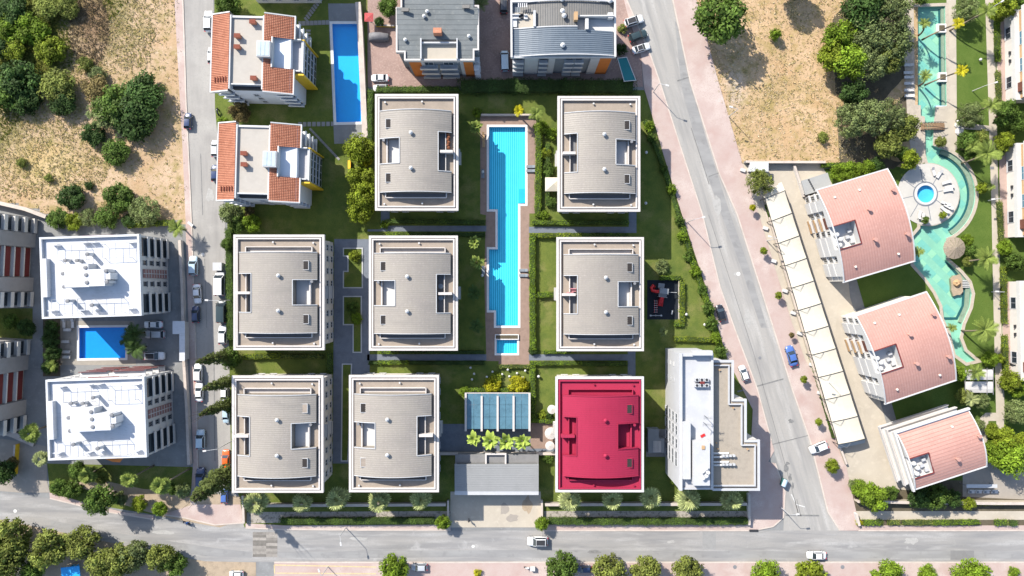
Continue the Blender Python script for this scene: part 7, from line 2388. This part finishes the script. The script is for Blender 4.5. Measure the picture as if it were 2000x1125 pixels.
for i in range(6):
    MB().box(-1.6 + 0.1 * i, -1.3 + 0.1 * i, 1.2 - 0.5 * i, 1.5 - 0.5 * i, 2.8, 2.95).build("vent_cap", M_dark, T)
T, w, d = px_box("service_hut", "grey louvred service hut between red roofed block and corner block", "hut", 1266, 838, 1298, 885, 2.4)
MB().box(-w / 2, w / 2 - 1.2, -d / 2, d / 2, 0, 2.3).box(w / 2 - 1.199, w / 2, -d / 2, d / 2 - 2.2, 0, 2.2).build("wall", M_slategrey, T)
for i in range(6):
    MB().box(-w / 2 + 1.2 + 0.3 * i, -w / 2 + 1.4 + 0.3 * i, -d / 2 + 0.2, 0, 2.31, 2.4).build("louvre", M_lightgrey, T)

# yellow bench and terrace sofas
T = thing("garden_slide", "yellow bench on the lawn beside the lime trees", "bench", (*W(683, 322), 0), 0)
T.name = "yellow_bench"
MB().box(-0.32, 0.32, -0.95, 0.95, 0.4, 0.5).build("seat", M_yellow, T)
MB().box(0.32, 0.4, -0.95, 0.95, 0.4, 0.85).build("backrest", M_yellow, T)
for y in (-0.8, 0.8):
    MB().box(-0.28, 0.28, y - 0.05, y + 0.05, 0, 0.4).build("leg", M_grey, T)
for i, px in enumerate((1895, 1909, 1924, 1940)):
    T = thing("terrace_sofa", "%s white sofa from the left on the terrace at the lower right" % ordn[i], "sofa", (*W(px, 959), 0.06), 0, "sofas on the lower right terrace")
    MB().box(-0.7, 0.7, -0.4, 0.4, 0.1, 0.42).build("seat", M_white, T)
    MB().box(-0.7, 0.7, 0.25, 0.45, 0.42, 0.8).build("backrest", M_white, T)
    MB().box(-0.5, -0.05, -0.3, 0.2, 0.42, 0.52).build("cushion", M_slategrey, T)
T, w, d = px_box("terrace_canopy", "long pale canopy over the terrace sofas at the lower right", "canopy", 1888, 946, 1948, 953, 2.6)
MB().box(-w / 2, w / 2, -d / 2, d / 2, 2.5, 2.6).build("roof", M_lightgrey, T)
for x in (-w / 2 + 0.1, w / 2 - 0.1):
    MB().bar((x, 0, 0), (x, 0, 2.5), 0.1).build("post", M_grey, T)

# playground
T = thing("playset", "climbing tower with a curled red slide and a straight red slide on the playground", "play equipment", (*W(1292, 572), 0.06), radians(-8))
MB().box(-0.9, 0.9, -1.0, 1.0, 1.4, 1.5).build("deck", M_grey, T)
for x in (-0.85, 0.85):
    for y in (-0.95, 0.95):
        MB().bar((x, y, 0), (x, y, 2.5), 0.1).build("post", M_lightgrey, T)
MB().box(-0.95, 0.95, -0.2, 1.05, 2.5, 2.6).build("roof", plain("play_grey", (0.18, 0.19, 0.2), 0.6), T)
MB().box(-1.2, 0.2, 1.06, 2.1, 1.0, 1.1).build("bridge", plain("play_grey", (0.18, 0.19, 0.2), 0.6), T)
m = MB()
for i in range(6):
    t = i / 6
    m.box(-0.4, 0.4, -1.0 - 2.0 * (t + 1 / 6), -1.0 - 2.0 * t, 1.3 * (1 - t) + 0.05, 1.3 * (1 - t) + 0.16)
m.box(-0.48, -0.4, -3.0, -1.0, 0.1, 0.9).box(0.4, 0.48, -3.0, -1.0, 0.1, 0.9)
m.build("straight_slide", M_redplastic, T)
MB().tube([(-0.9, 0.2, 1.5), (-1.6, 0.1, 1.4), (-2.4, 0.2, 1.2), (-2.7, 0.8, 1.0), (-2.3, 1.3, 0.75), (-1.9, 1.0, 0.5)], 0.36, 10).build("curled_slide", M_redplastic, T, smooth=True)
MB().bar((0.9, 0.3, 1.6), (3.0, 0.5, 1.6), 0.08).bar((3.0, 0.5, 0), (3.0, 0.5, 1.6), 0.1).build("balance_bar", M_lightgrey, T)
T = thing("climbing_ladder", "low red and white ladder frame on the playground", "play equipment", (*W(1279, 598), 0.06), 0)
for s in (-1, 1):
    MB().bar((s * 0.28, -1.4, 0.9), (s * 0.28, 1.4, 0.9), 0.06).bar((s * 0.28, -1.4, 0), (s * 0.28, -1.4, 0.9), 0.06).bar((s * 0.28, 1.4, 0), (s * 0.28, 1.4, 0.9), 0.06).build("rail", M_redplastic, T)
for i in range(6):
    MB().bar((-0.4, -1.3 + i * 0.5, 0.93), (0.4, -1.3 + i * 0.5, 0.93), 0.07).build("rung", M_white, T)
T = thing("seesaw", "grey seesaw at the foot of the playground", "play equipment", (*W(1280, 616), 0.06), 0)
MB().bar((-1.3, 0, 0.5), (1.3, 0, 0.62), 0.12).build("beam", M_lightgrey, T)
MB().box(-0.12, 0.12, -0.2, 0.2, 0, 0.5).build("pivot", M_grey, T)
for s in (-1, 1):
    MB().box(s * 1.2 - 0.18, s * 1.2 + 0.18, -0.18, 0.18, 0.6, 0.68).build("seat", M_lightgrey, T)
T = thing("spring_rider", "small white spring rider on the playground", "play equipment", (*W(1311, 610), 0.06), 1.4)
MB().tube([(0, 0, 0), (0, 0, 0.4)], 0.09, 8).build("spring", M_grey, T)
MB().box(-0.45, 0.45, -0.12, 0.12, 0.4, 0.8).build("body", M_white, T)

# ------------------------------------------------------------------ vehicles
def loft(mb, st, seg):
    """st: list of rings (same length)."""
    base = len(mb.v)
    for r in st:
        mb.v += r
    n = len(st[0])
    for i in range(len(st) - 1):
        for k in range(n - 1):
            a = base + i * n + k
            mb.f.append((a, a + n, a + n + 1, a + 1))
            mb.m.append(0)
    mb.f.append(tuple(base + k for k in range(n)))
    mb.m.append(0)
    mb.f.append(tuple(base + (len(st) - 1) * n + k for k in reversed(range(n))))
    mb.m.append(0)
    return mb

CARP = {}
def car_parts(kind):
    if kind in CARP:
        return CARP[kind]
    # station: x, half width, belt height ; nose towards +x
    if kind == 'sedan':
        S = [(-2.2, .62, .72), (-2.1, .78, .88), (-1.7, .86, .95), (-0.9, .89, .95), (0.4, .89, .92), (1.1, .88, .88), (1.7, .84, .80), (2.05, .74, .70), (2.2, .56, .58)]
        cab = (-1.55, -0.95, 0.35, 1.0, .66, 1.42)
    elif kind == 'suv':
        S = [(-2.15, .74, .9), (-2.08, .86, 1.05), (-1.6, .92, 1.1), (0.4, .93, 1.06), (1.1, .92, 1.02), (1.75, .88, .95), (2.08, .78, .82), (2.18, .62, .66)]
        cab = (-2.02, -1.65, 0.35, 1.0, .72, 1.68)
    elif kind == 'hatch':
        S = [(-1.95, .68, .82), (-1.88, .80, .95), (-1.4, .86, 1.0), (0.3, .87, .96), (1.0, .86, .92), (1.55, .80, .82), (1.88, .70, .70), (1.98, .54, .58)]
        cab = (-1.85, -1.4, 0.3, 0.98, .66, 1.5)
    else:  # van
        S = [(-2.35, .86, 1.0), (-2.3, .92, 1.1), (-1.0, .95, 1.1), (0.9, .95, 1.1), (1.6, .94, 1.05), (2.1, .86, .92), (2.35, .7, .7)]
        cab = (-2.3, -2.2, 1.05, 1.7, .80, 1.95)
    b = MB()
    rings = []
    for x, w, z in S:
        rings.append([(x, -w * .94, .28), (x, -w, .5), (x, -w * .99, z - .12), (x, -w * .9, z), (x, -w * .45, z + .035), (x, 0, z + .045), (x, w * .45, z + .035), (x, w * .9, z), (x, w * .99, z - .12), (x, w, .5), (x, w * .94, .28)])
    loft(b, rings, 0)
    xr0, xr1, xf1, xf0, tw, th = cab
    bw = tw + 0.15
    bz = S[len(S) // 2][2] + 0.02
    glass = {}
    glass["windscreen"] = MB().quad((xf0, -bw + .03, bz), (xf0, bw - .03, bz), (xf1 + .04, tw - .03, th - .03), (xf1 + .04, -tw + .03, th - .03))
    glass["rear_window"] = MB().quad((xr0, bw - .05, bz), (xr0, -bw + .05, bz), (xr1 - .04, -tw + .03, th - .03), (xr1 - .04, tw - .03, th - .03))
    for s in (-1, 1):
        q = [(xr0 + .12, s * bw, bz), (xf0 - .1, s * bw, bz), (xf1, s * tw, th - .05), (xr1, s * tw, th - .05)]
        glass["side_window%d" % s] = MB().quad(*(q if s < 0 else q[::-1]))
    rf = MB()
    seg = 6
    rr = []
    for i in range(seg + 1):
        x = xr1 + (xf1 - xr1) * i / seg
        e = .03 * sin(pi * i / seg)
        rr.append([(x, -tw, th - .06), (x, -tw * .92, th - .005 + e), (x, -tw * .4, th + .03 + e), (x, tw * .4, th + .03 + e), (x, tw * .92, th - .005 + e), (x, tw, th - .06)])
    loft(rf, rr, 0)
    for s in (-1, 1):
        for (xa, xb) in ((xr0, xr1), (xf0, xf1)):
            rf.bar((xa, s * (bw - .01), bz), (xb, s * (tw - .01), th - .02), .07)
    wh = MB().tube([(0, -.1, 0), (0, .1, 0)], .33, 14)
    rim = MB().tube([(0, -.115, 0), (0, .115, 0)], .2, 10)
    hl = MB().box(-.1, .08, -.16, .16, -.06, .06)
    mir = MB().box(-.06, .06, -.1, .1, -.05, .08)
    CARP[kind] = dict(body=b.mesh("body", M_white, True), roof=rf.mesh("roof", M_white), glass={k: v.mesh(k.rstrip("-1"), M_glass) for k, v in glass.items()}, wheel=wh.mesh("tyre", M_rubber), rim=rim.mesh("rim", M_lightgrey), light=hl.mesh("headlight", M_white), tail=hl.mesh("tail_light", M_redplastic), mirror=mir.mesh("mirror", M_dark), S=S, bw=bw, bz=bz, xf=xf0, cab=(xr1, xf1, tw, th))
    return CARP[kind]

CARM = {}
def paint(name, col, rough=0.3, metal=0.0):
    if name not in CARM:
        m = mat("paint_" + name, col, rough, ((mul(col, 0.93), 1.5, 0.45, 0.65, 3),), spec=0.6, metal=metal)
        m.node_tree.nodes["Principled BSDF"].inputs["Coat Weight"].default_value = 0.6
        m.node_tree.nodes["Principled BSDF"].inputs["Coat Roughness"].default_value = 0.08
        CARM[name] = m
    return CARM[name]
paint('white', (0.62, 0.62, 0.62)); paint('silver', (0.36, 0.38, 0.40)); paint('grey', (0.16, 0.165, 0.175)); paint('black', (0.012, 0.013, 0.016))
paint('navy', (0.015, 0.03, 0.085)); paint('blue', (0.06, 0.12, 0.33)); paint('ice', (0.36, 0.46, 0.52)); paint('orange', (0.62, 0.10, 0.01)); paint('darkgreen', (0.02, 0.035, 0.035))

def car(px, py, ang, kind, col, label, L=None, roof=None, z=0.06, cat="car", name="parked_car"):
    """ang: heading of the nose in degrees, counter-clockwise from right."""
    P = car_parts(kind)
    T = thing(name, label, cat, (*W(px, py, 0.8), z), radians(ang), "cars and vans")
    s = (L or 4.4) / 4.4
    m = paint(col, None)
    use_mat(link("body", P['body'], T, scale=s), m)
    use_mat(link("roof", P['roof'], T, scale=s), m)
    if roof:
        xr, xf, tw, th = P['cab']
        MB().box((xr + .12) * s, (xf - .06) * s, -tw * .78 * s, tw * .78 * s, th * s, (th + .075) * s).build("glass_roof", M_dark, T)
    for k, me in P['glass'].items():
        link(k.split("-")[0].rstrip("1"), me, T, scale=s)
    xw = P['S'][-1][0] * 0.62
    yw = P['S'][len(P['S']) // 2][1] - .08
    for x in (-xw, xw):
        for sd in (-1, 1):
            w = link("wheel", P['wheel'], T, (x * s, sd * yw * s, .33 * s), scale=s)
            link("rim", P['rim'], w)
    for sd in (-1, 1):
        xs, w_, z_ = P['S'][-2]
        link("headlight", P['light'], T, (xs * s, sd * w_ * .72 * s, (z_ - .02) * s), (0, 0, -sd * .35), s)
        xs, w_, z_ = P['S'][1]
        link("tail_light", P['tail'], T, ((xs - .02) * s, sd * w_ * .8 * s, (z_ - .06) * s), None, s)
        link("mirror", P['mirror'], T, ((P['xf'] - .12) * s, sd * (P['bw'] + .12) * s, (P['bz'] + .08) * s), None, s)
    return T

for a in (
    (408, 42, 90, 'suv', 'white', "white car parked at the top of the left street, beside the upper tiled roof", 4.8),
    (413, 108, 90, 'hatch', 'white', "white car half hidden under the upper tiled roof's street eave", 4.2),
    (367, 236, 88, 'hatch', 'navy', "dark blue car standing alone by the left pavement of the street", 4.1),
    (420, 290, 90, 'hatch', 'white', "white car half hidden under the lower tiled roof's street eave", 4.2),
    (420, 338, 90, 'hatch', 'navy', "dark blue car half hidden under the lower tiled roof's street eave", 4.2),
    (378, 519, 90, 'suv', 'ice', "pale car on the left street, first in the shaded left row", 4.5),
    (385, 574, -86, 'sedan', 'white', "white saloon behind the pale car in the left street row", 4.4),
    (382, 614, 92, 'hatch', 'navy', "dark blue car below the white saloon in the left street row", 4.2),
    (430, 554, 90, 'van', 'white', "white pickup van on the right of the left street under the lamp", 5.0),
    (434, 608, 90, 'van', 'darkgreen', "dark van behind the white pickup van, right side of the street", 4.8),
    (435, 654, 90, 'suv', 'white', "white car below the dark van, right side of the street", 4.3),
    (387, 728, 90, 'suv', 'white', "white car under the topmost cypress tip", 4.2),
    (389, 766, 90, 'sedan', 'white', "white saloon between two cypress tips on the left street", 4.3),
    (438, 772, -90, 'hatch', 'white', "white car partly under the second cypress", 3.9),
    (441, 812, -90, 'hatch', 'ice', "pale blue car partly under the third cypress", 3.8),
    (392, 858, 90, 'suv', 'ice', "pale car alone in the shaded lower left street", 4.5),
    (441, 897, 90, 'sedan', 'orange', "bright orange car against the lower street-side block", 4.3),
    (392, 933, 90, 'suv', 'navy', "dark blue car at the lower end of the left street", 4.6),
    (438, 968, 90, 'hatch', 'blue', "blue car half hidden behind the big cypress", 3.9),
    (299, 634, 180, 'sedan', 'white', "white saloon in the car park beside the palms, topmost", 4.2),
    (303, 653, 180, 'suv', 'silver', "silver car in the car park below the white saloon", 4.4),
    (302, 695, 0, 'suv', 'white', "white car with dark roof in the car park, apart below the silver one", 4.5, 'black'),
    (742, 152, 180, 'sedan', 'white', "white saloon in the brick court above the hedge", 4.0),
    (744, 172, 180, 'hatch', 'white', "white car touching the hedge below the white saloon", 4.0, 'darkgreen'),
    (986, 119, 92, 'van', 'ice', "pale teal van in the shaded brick court", 4.4),
    (971, 165, 180, 'hatch', 'ice', "pale blue car with dark roof beside the court's hedge", 4.2, 'navy'),
    (984, 8, 90, 'suv', 'black', "dark car between the two grey roofs at the top edge", 4.4),
    (1238, 41, 18, 'suv', 'white', "uppermost of three cars parked by the avenue, with a dark rear", 4.4, 'darkgreen'),
    (1246, 70, 20, 'suv', 'darkgreen', "dark car in the middle of the three parked by the avenue", 4.4),
    (1252, 94, 18, 'sedan', 'white', "lowest of three cars parked by the avenue, white with dark roof glass", 4.2, 'black'),
    (1408, 611, 104, 'hatch', 'black', "black car on the avenue's left pavement", 4.2),
    (1546, 695, 105, 'sedan', 'blue', "blue saloon on the avenue's right pavement", 4.7),
    (1453, 729, 108, 'hatch', 'white', "white car on the avenue's left side above the corner block's shadow", 4.0),
    (1599, 874, 202, 'suv', 'white', "white car parked aslant on the avenue's right pavement", 4.2),
    (1050, 1057, 180, 'suv', 'white', "white car with dark glass roof driving on the bottom road, mid picture", 4.7, 'black'),
    (1595, 1085, 180, 'sedan', 'white', "white saloon driving on the bottom road at the junction", 4.3),
    (819, 1108, 180, 'hatch', 'silver', "silver car parked on the bottom pavement beside the first street tree", 4.0),
    (1141, 1112, 180, 'hatch', 'navy', "dark blue car half hidden between two street trees", 3.8),
    (461, 1122, 180, 'hatch', 'white', "white car cut by the bottom edge at the lane mouth", 3.6)):
    car(*a[:6], a[6], a[7] if len(a) > 7 else None)
# car under a grey cover
T = thing("covered_car", "car under a grey cover in the brick court beside the red shelter", "car", (*W(740, 72, 0.8), 0.06), 0.0)
P = car_parts('suv')
m_ = MB()
for zz, k_ in ((0.1, 1.0), (0.7, 1.02), (1.05, 0.95)):
    pass
rings = []
for x, w, z in ((-2.3, .7, .7), (-2.1, .9, 1.2), (-1.2, .95, 1.55), (0.3, .95, 1.55), (1.1, .94, 1.15), (2.0, .86, .95), (2.3, .6, .6)):
    rings.append([(x, -w * 1.05, .05), (x, -w, z * .55), (x, -w * .8, z), (x, 0, z + .06), (x, w * .8, z), (x, w, z * .55), (x, w * 1.05, .05)])
loft(m_, rings, 0).build("cover", plain("grey_tarpaulin", (0.14, 0.135, 0.14), 0.6, 0.25, 1.5, bump=0.4), T, smooth=True)
for x in (-1.4, 1.4):
    for s in (-1, 1):
        link("wheel", P['wheel'], T, (x, s * .82, .33))

def motorbike(px, py, ang, col, label, rider=None):
    T = thing("motorbike", label, "motorbike", (*W(px, py), 0.06), radians(ang), "motorbikes")
    for x in (-.65, .65):
        MB().tube([(x, -.06, .3), (x, .06, .3)], .3, 12).build("wheel", M_rubber, T)
    MB().tube([(-.6, 0, .6), (-.1, 0, .75), (.35, 0, .8), (.6, 0, .7)], [.12, .19, .17, .08], 8).build("body", paint(col, None), T, smooth=True)
    MB().box(-.65, -.02, -.13, .13, .76, .84).build("seat", M_rubber, T)
    MB().bar((.45, -.38, 1.0), (.45, .38, 1.0), .05).build("handlebar", M_dark, T)
    return T
motorbike(427, 219, 100, 'black', "dark motorbike parked beside the fence of the upper tiled block")
motorbike(1031, 1107, 175, 'white', "white three-wheeled scooter with a box on the bottom pavement")
T = tag(MB().box(-0.55, 0.55, -0.45, 0.45, 0.25, 0.95).build("cargo_box", M_white, None, loc=(*W(1040, 1108), 0.15)), "white cargo box behind the scooter on the bottom pavement", "box")
rb = motorbike(366, 1020, -22, 'navy', "motorbike ridden along the bottom road at the left")
# people
def person(px, py, ang, shirt, trousers, label, z=0.06, seated=False, stride=0.18):
    T = thing("person", label, "person", (*W(px, py, 0.9), z), radians(ang))
    me = bpy.data.meshes.new("body")
    if seated:
        V = [(0, 0, .85), (0, 0, 1.1), (0, 0, 1.36), (0, 0, 1.5), (.04, 0, 1.66), (.3, .14, .82), (.32, .16, .4), (.44, .16, .36), (.3, -.14, .82), (.32, -.16, .4), (.44, -.16, .36), (.02, .2, 1.36), (.2, .26, 1.12), (.42, .3, 1.06), (.02, -.2, 1.36), (.2, -.26, 1.12), (.42, -.3, 1.06)]
    else:
        V = [(0, 0, .92), (0, 0, 1.15), (0, 0, 1.38), (0, 0, 1.52), (.02, 0, 1.68), (stride * .6, .09, .5), (stride, .1, .08), (stride + .14, .1, .05), (-stride * .3, -.09, .5), (-stride, -.1, .1), (-stride + .13, -.1, .05), (0, .2, 1.38), (-.06, .25, 1.1), (.02, .25, .86), (0, -.2, 1.38), (.06, -.25, 1.1), (.16, -.24, .88)]
    E = [(0, 1), (1, 2), (2, 3), (3, 4), (0, 5), (5, 6), (6, 7), (0, 8), (8, 9), (9, 10), (2, 11), (11, 12), (12, 13), (2, 14), (14, 15), (15, 16)]
    R = [.14, .13, .15, .06, .11, .08, .05, .045, .08, .05, .045, .065, .045, .035, .065, .045, .035]
    me.from_pydata(V, E, [])
    o = link("body", me, T)
    sk = o.modifiers.new("skin", 'SKIN')
    for i, r in enumerate(R):
        me.skin_vertices[0].data[i].radius = (r, r)
    me.skin_vertices[0].data[0].use_root = True
    o.modifiers.new("sub", 'SUBSURF').render_levels = 1
    me.materials.append(shirt)
    hp = V[4]
    MB().lathe([(.03, hp[2] - .02), (.105, hp[2] + .02), (.11, hp[2] + .1), (.05, hp[2] + .16)], 10, hp[0] - .01, 0).build("hair", M_rubber, T, smooth=True)
    lg = MB()
    for (a, b, c) in ((0, 5, 6), (0, 8, 9)):
        lg.tube([Vector(V[a]) * .6 + Vector(V[b]) * .4, V[b], V[c]], [.125, .1, .075], 8)
    lg.build("trousers", trousers, T, smooth=True)
    return T
cl_b, cl_w, cl_d, cl_r = plain("blue_cloth", (0.04, 0.12, 0.32), 0.9), plain("white_cloth", (0.5, 0.5, 0.5), 0.9), plain("dark_cloth", (0.02, 0.02, 0.025), 0.9), plain("rose_cloth", (0.3, 0.06, 0.07), 0.9)
person(366, 1020, -22, cl_b, cl_d, "rider in a blue top on the motorbike on the bottom road", seated=True)
person(916, 1017, 80, cl_d, cl_d, "person in dark clothes walking on the ramp at the shadow's edge")
person(1977, 712, 70, cl_d, cl_d, "person in dark clothes on the rose walk of the lowest cream block")

# ------------------------------------------------------------------ street furniture
def lamp(px, py, h, dx, dy, label, m=None, group="street lamps", z=0.12, arm=None):
    """px, py: foot of the post."""
    m = m or M_lightgrey
    T = thing("street_lamp", label, "street lamp", (*W(px, py), 0), 0, group)
    MB().tube([(0, 0, 0), (0, 0, h * .5), (0, 0, h)], [.1, .08, .06], 8).build("post", m, T)
    MB().bar((0, 0, h), (dx, dy, h + .25), .07).build("arm", m, T)
    a = atan2(dy, dx)
    o = MB().box(-.15, .6, -.17, .17, -.06, .08).build("lamp_head", M_white, T, loc=(dx, dy, h + .25), rot=a)
lamp(455, 586, 7.5, -2.3, 0.1, "lamp reaching over the left street above the dark van")
lamp(452, 862, 7.5, -2.4, -0.3, "lamp reaching over the left street beside the orange car")
lamp(1342, 434, 6.5, 1.6, 0.4, "lamp on the avenue's left pavement beside the estate fence")
lamp(1276, 180, 6.5, 1.4, -0.4, "lamp on the avenue's left pavement near the top right estate block")
lamp(1423, 228, 6.5, -1.4, 0.4, "lamp on the avenue's right side at the dry field's edge")
lamp(1605, 742, 6.5, -1.6, 0.4, "lamp on the avenue's right pavement beside the carport's lower half")
lamp(1497, 470, 6.5, -1.6, 0.4, "lamp on the avenue's right pavement beside the carport's upper half")
lamp(676, 1030, 5.5, 0.2, -1.4, "lamp on the estate's front pavement left of the ramp")
lamp(1524, 990, 5.5, 1.3, 0.2, "lamp at the corner pavement beside the junction")
lamp(641, 1106, 5.5, -0.4, 1.2, "lamp on the bottom pavement below the left front garden")
lamp(1920, 1112, 6.0, -1.5, 0.5, "lamp on the bottom pavement near the right edge")
for i, (px, py, dx, dy) in enumerate(((1899, 178, 2.0, 0.6), (1906, 33, 2.6, 1.6), (1930, 392, -1.8, -0.2), (1936, 570, -1.6, 0.1))):
    lamp(px, py, 4.2, dx, dy, "%s slim white lamp from the top along the resort walk" % ordn[(1, 0, 2, 3)[i]], M_white, "slim lamps along the resort walk")
def globe(px, py, label, group, s=1.0):
    T = thing("garden_lamp", label, "garden lamp", (*W(px, py, .5), 0), 0, group)
    MB().tube([(0, 0, 0), (0, 0, .5 * s)], .06, 6).build("stem", M_dark, T)
    MB().lathe([(.1 * s, .45 * s), (.3 * s, .6 * s), (.34 * s, .78 * s), (.22 * s, .98 * s), (.05, 1.05 * s)], 12).build("globe", M_white, T, smooth=True)
for i, (px, py) in enumerate(((992, 722), (1010, 729), (1026, 724), (995, 735), (1021, 737))):
    globe(px, py, "%s white globe lamp from the left on the sunlit lawn above the yellow shrubs" % ordn[(0, 2, 4, 1, 3)[i]], "globe lamps on the estate lawns", 0.85)
for i, (px, py) in enumerate(((919, 718), (926, 730), (922, 741), (962, 726), (951, 736), (981, 731))):
    globe(px, py, "%s white globe lamp on the shaded lawn above the glass pavilion, from the left" % ordn[(0, 2, 1, 4, 3, 5)[i]], "globe lamps on the estate lawns", 0.8)
for px, py, lab in ((1052, 735, "white globe lamp on the lawn corner above the red roofed block"), (1262, 298, "upper white globe lamp on the lawn right of the top right estate block"), (1261, 397, "lower white globe lamp on the lawn right of the top right estate block"), (1376, 634, "white globe lamp on the lawn near the avenue fence"), (1340, 614, "white globe lamp beside the playground hedge"), (1914, 117, "white globe lamp on the resort lawn by the walk"), (942, 538, "white globe lamp left of the long pool's middle"), (943, 336, "white globe lamp left of the long pool's upper half")):
    globe(px, py, lab, "globe lamps on the lawns", 1.0)
# bins
T = thing("recycling_bin", "pale blue recycling bin at the corner pavement beside the junction", "bin", (*W(1528, 940), 0.14), 1.2)
MB().box(-.8, .8, -.5, .5, .12, 1.2).build("body", plain("bin_green", (0.03, 0.10, 0.09), 0.6), T)
MB().tube([(-.8, 0, 1.2), (.8, 0, 1.2)], .5, 12).build("lid", paint('ice', None), T)
for x in (-.6, .6):
    MB().tube([(x, -.5, .1), (x, -.4, .1)], .1, 8).build("wheel", M_rubber, T)
T = thing("waste_container", "white box container behind the white pickup van", "container", (*W(430, 521), 0.05), 0)
MB().box(-.95, .95, -.85, .85, .15, 1.5).build("body", M_white, T)
MB().box(-1.0, 1.0, -.9, .9, 1.501, 1.58).build("lid", M_lightgrey, T)
T = thing("white_bench", "white bench on the left pavement where the dry field ends", "bench", (*W(374, 438), 0.14), -0.7)
MB().box(-.7, .7, -.3, .3, .35, .45).build("seat", M_white, T)
for x in (-.55, .55):
    MB().box(x - .06, x + .06, -.25, .25, 0, .35).build("leg", M_white, T)
T = thing("market_stall", "bright blue stall cut by the bottom edge among the olive trees", "stall", (*W(138, 1115, 2.2), 0.03), 0.1)
MB().box(-2.2, 2.0, -1.4, 0.9, 2.0, 2.15).build("roof", plain("bright_blue", (0.02, 0.28, 0.62), 0.5), T)
for x, y in ((-1, -1.3), (.6, -1.3), (-1, .8), (.6, .8)):
    MB().bar((x, y, 0), (x, y, 2.0), .08).build("post", M_lightgrey, T)
MB().box(-.8, .5, -1, .6, .0, .9).build("counter", plain("bright_blue", (0.02, 0.28, 0.62), 0.5), T)
for i, (px, py, s_) in enumerate(((1450, 333, .5), (1494, 446, .6), (1510, 510, .6), (1532, 568, .6), (1548, 611, .6), (1561, 651, .6), (1584, 712, .6), (1600, 767, .6))):
    o = MB().box(-.55, .55, -.35, .35, 0, .45).build("planter_box", M_white, None, loc=(*W(px, py), 0.14), rot=-0.3)
    tag(o, "%s white concrete block from the top along the avenue's right pavement" % ordn[i], "concrete block", "white blocks along the avenue pavement")
for px, py, r_, lab in ((1435, 1037 + 70, .45, "round manhole cover on the bottom pavement, left of the lime tree"), (1645, 1107, .45, "round manhole cover on the bottom pavement right of the yellow tree"), (30, 998, .4, "pale round manhole cover on the bottom road at the left edge"), (1442, 535, .45, "pale manhole patch in the avenue opposite the playground"), (1484, 699, .35, "dark drain cover in the avenue above the white car"), (396, 497, .4, "dark manhole cover in the left street above the pale car"), (924, 1067, .35, "pale manhole cover on the bottom road before the ramp")):
    o = MB().lathe([(r_, 0), (r_, .015)], 16).build("manhole_cover", M_linew if "pale" in lab else M_grey, None, loc=(*W(px, py), 0.145 if py > 1098 else 0.056))
    tag(o, lab, "manhole cover")
o = MB().box(-1.0, 1.0, -.28, .28, 0, .02).build("drain_grate", M_dark, None, loc=(*W(1472, 1036), 0.165))
tag(o, "dark drain grate in the kerb left of the junction", "drain grate")
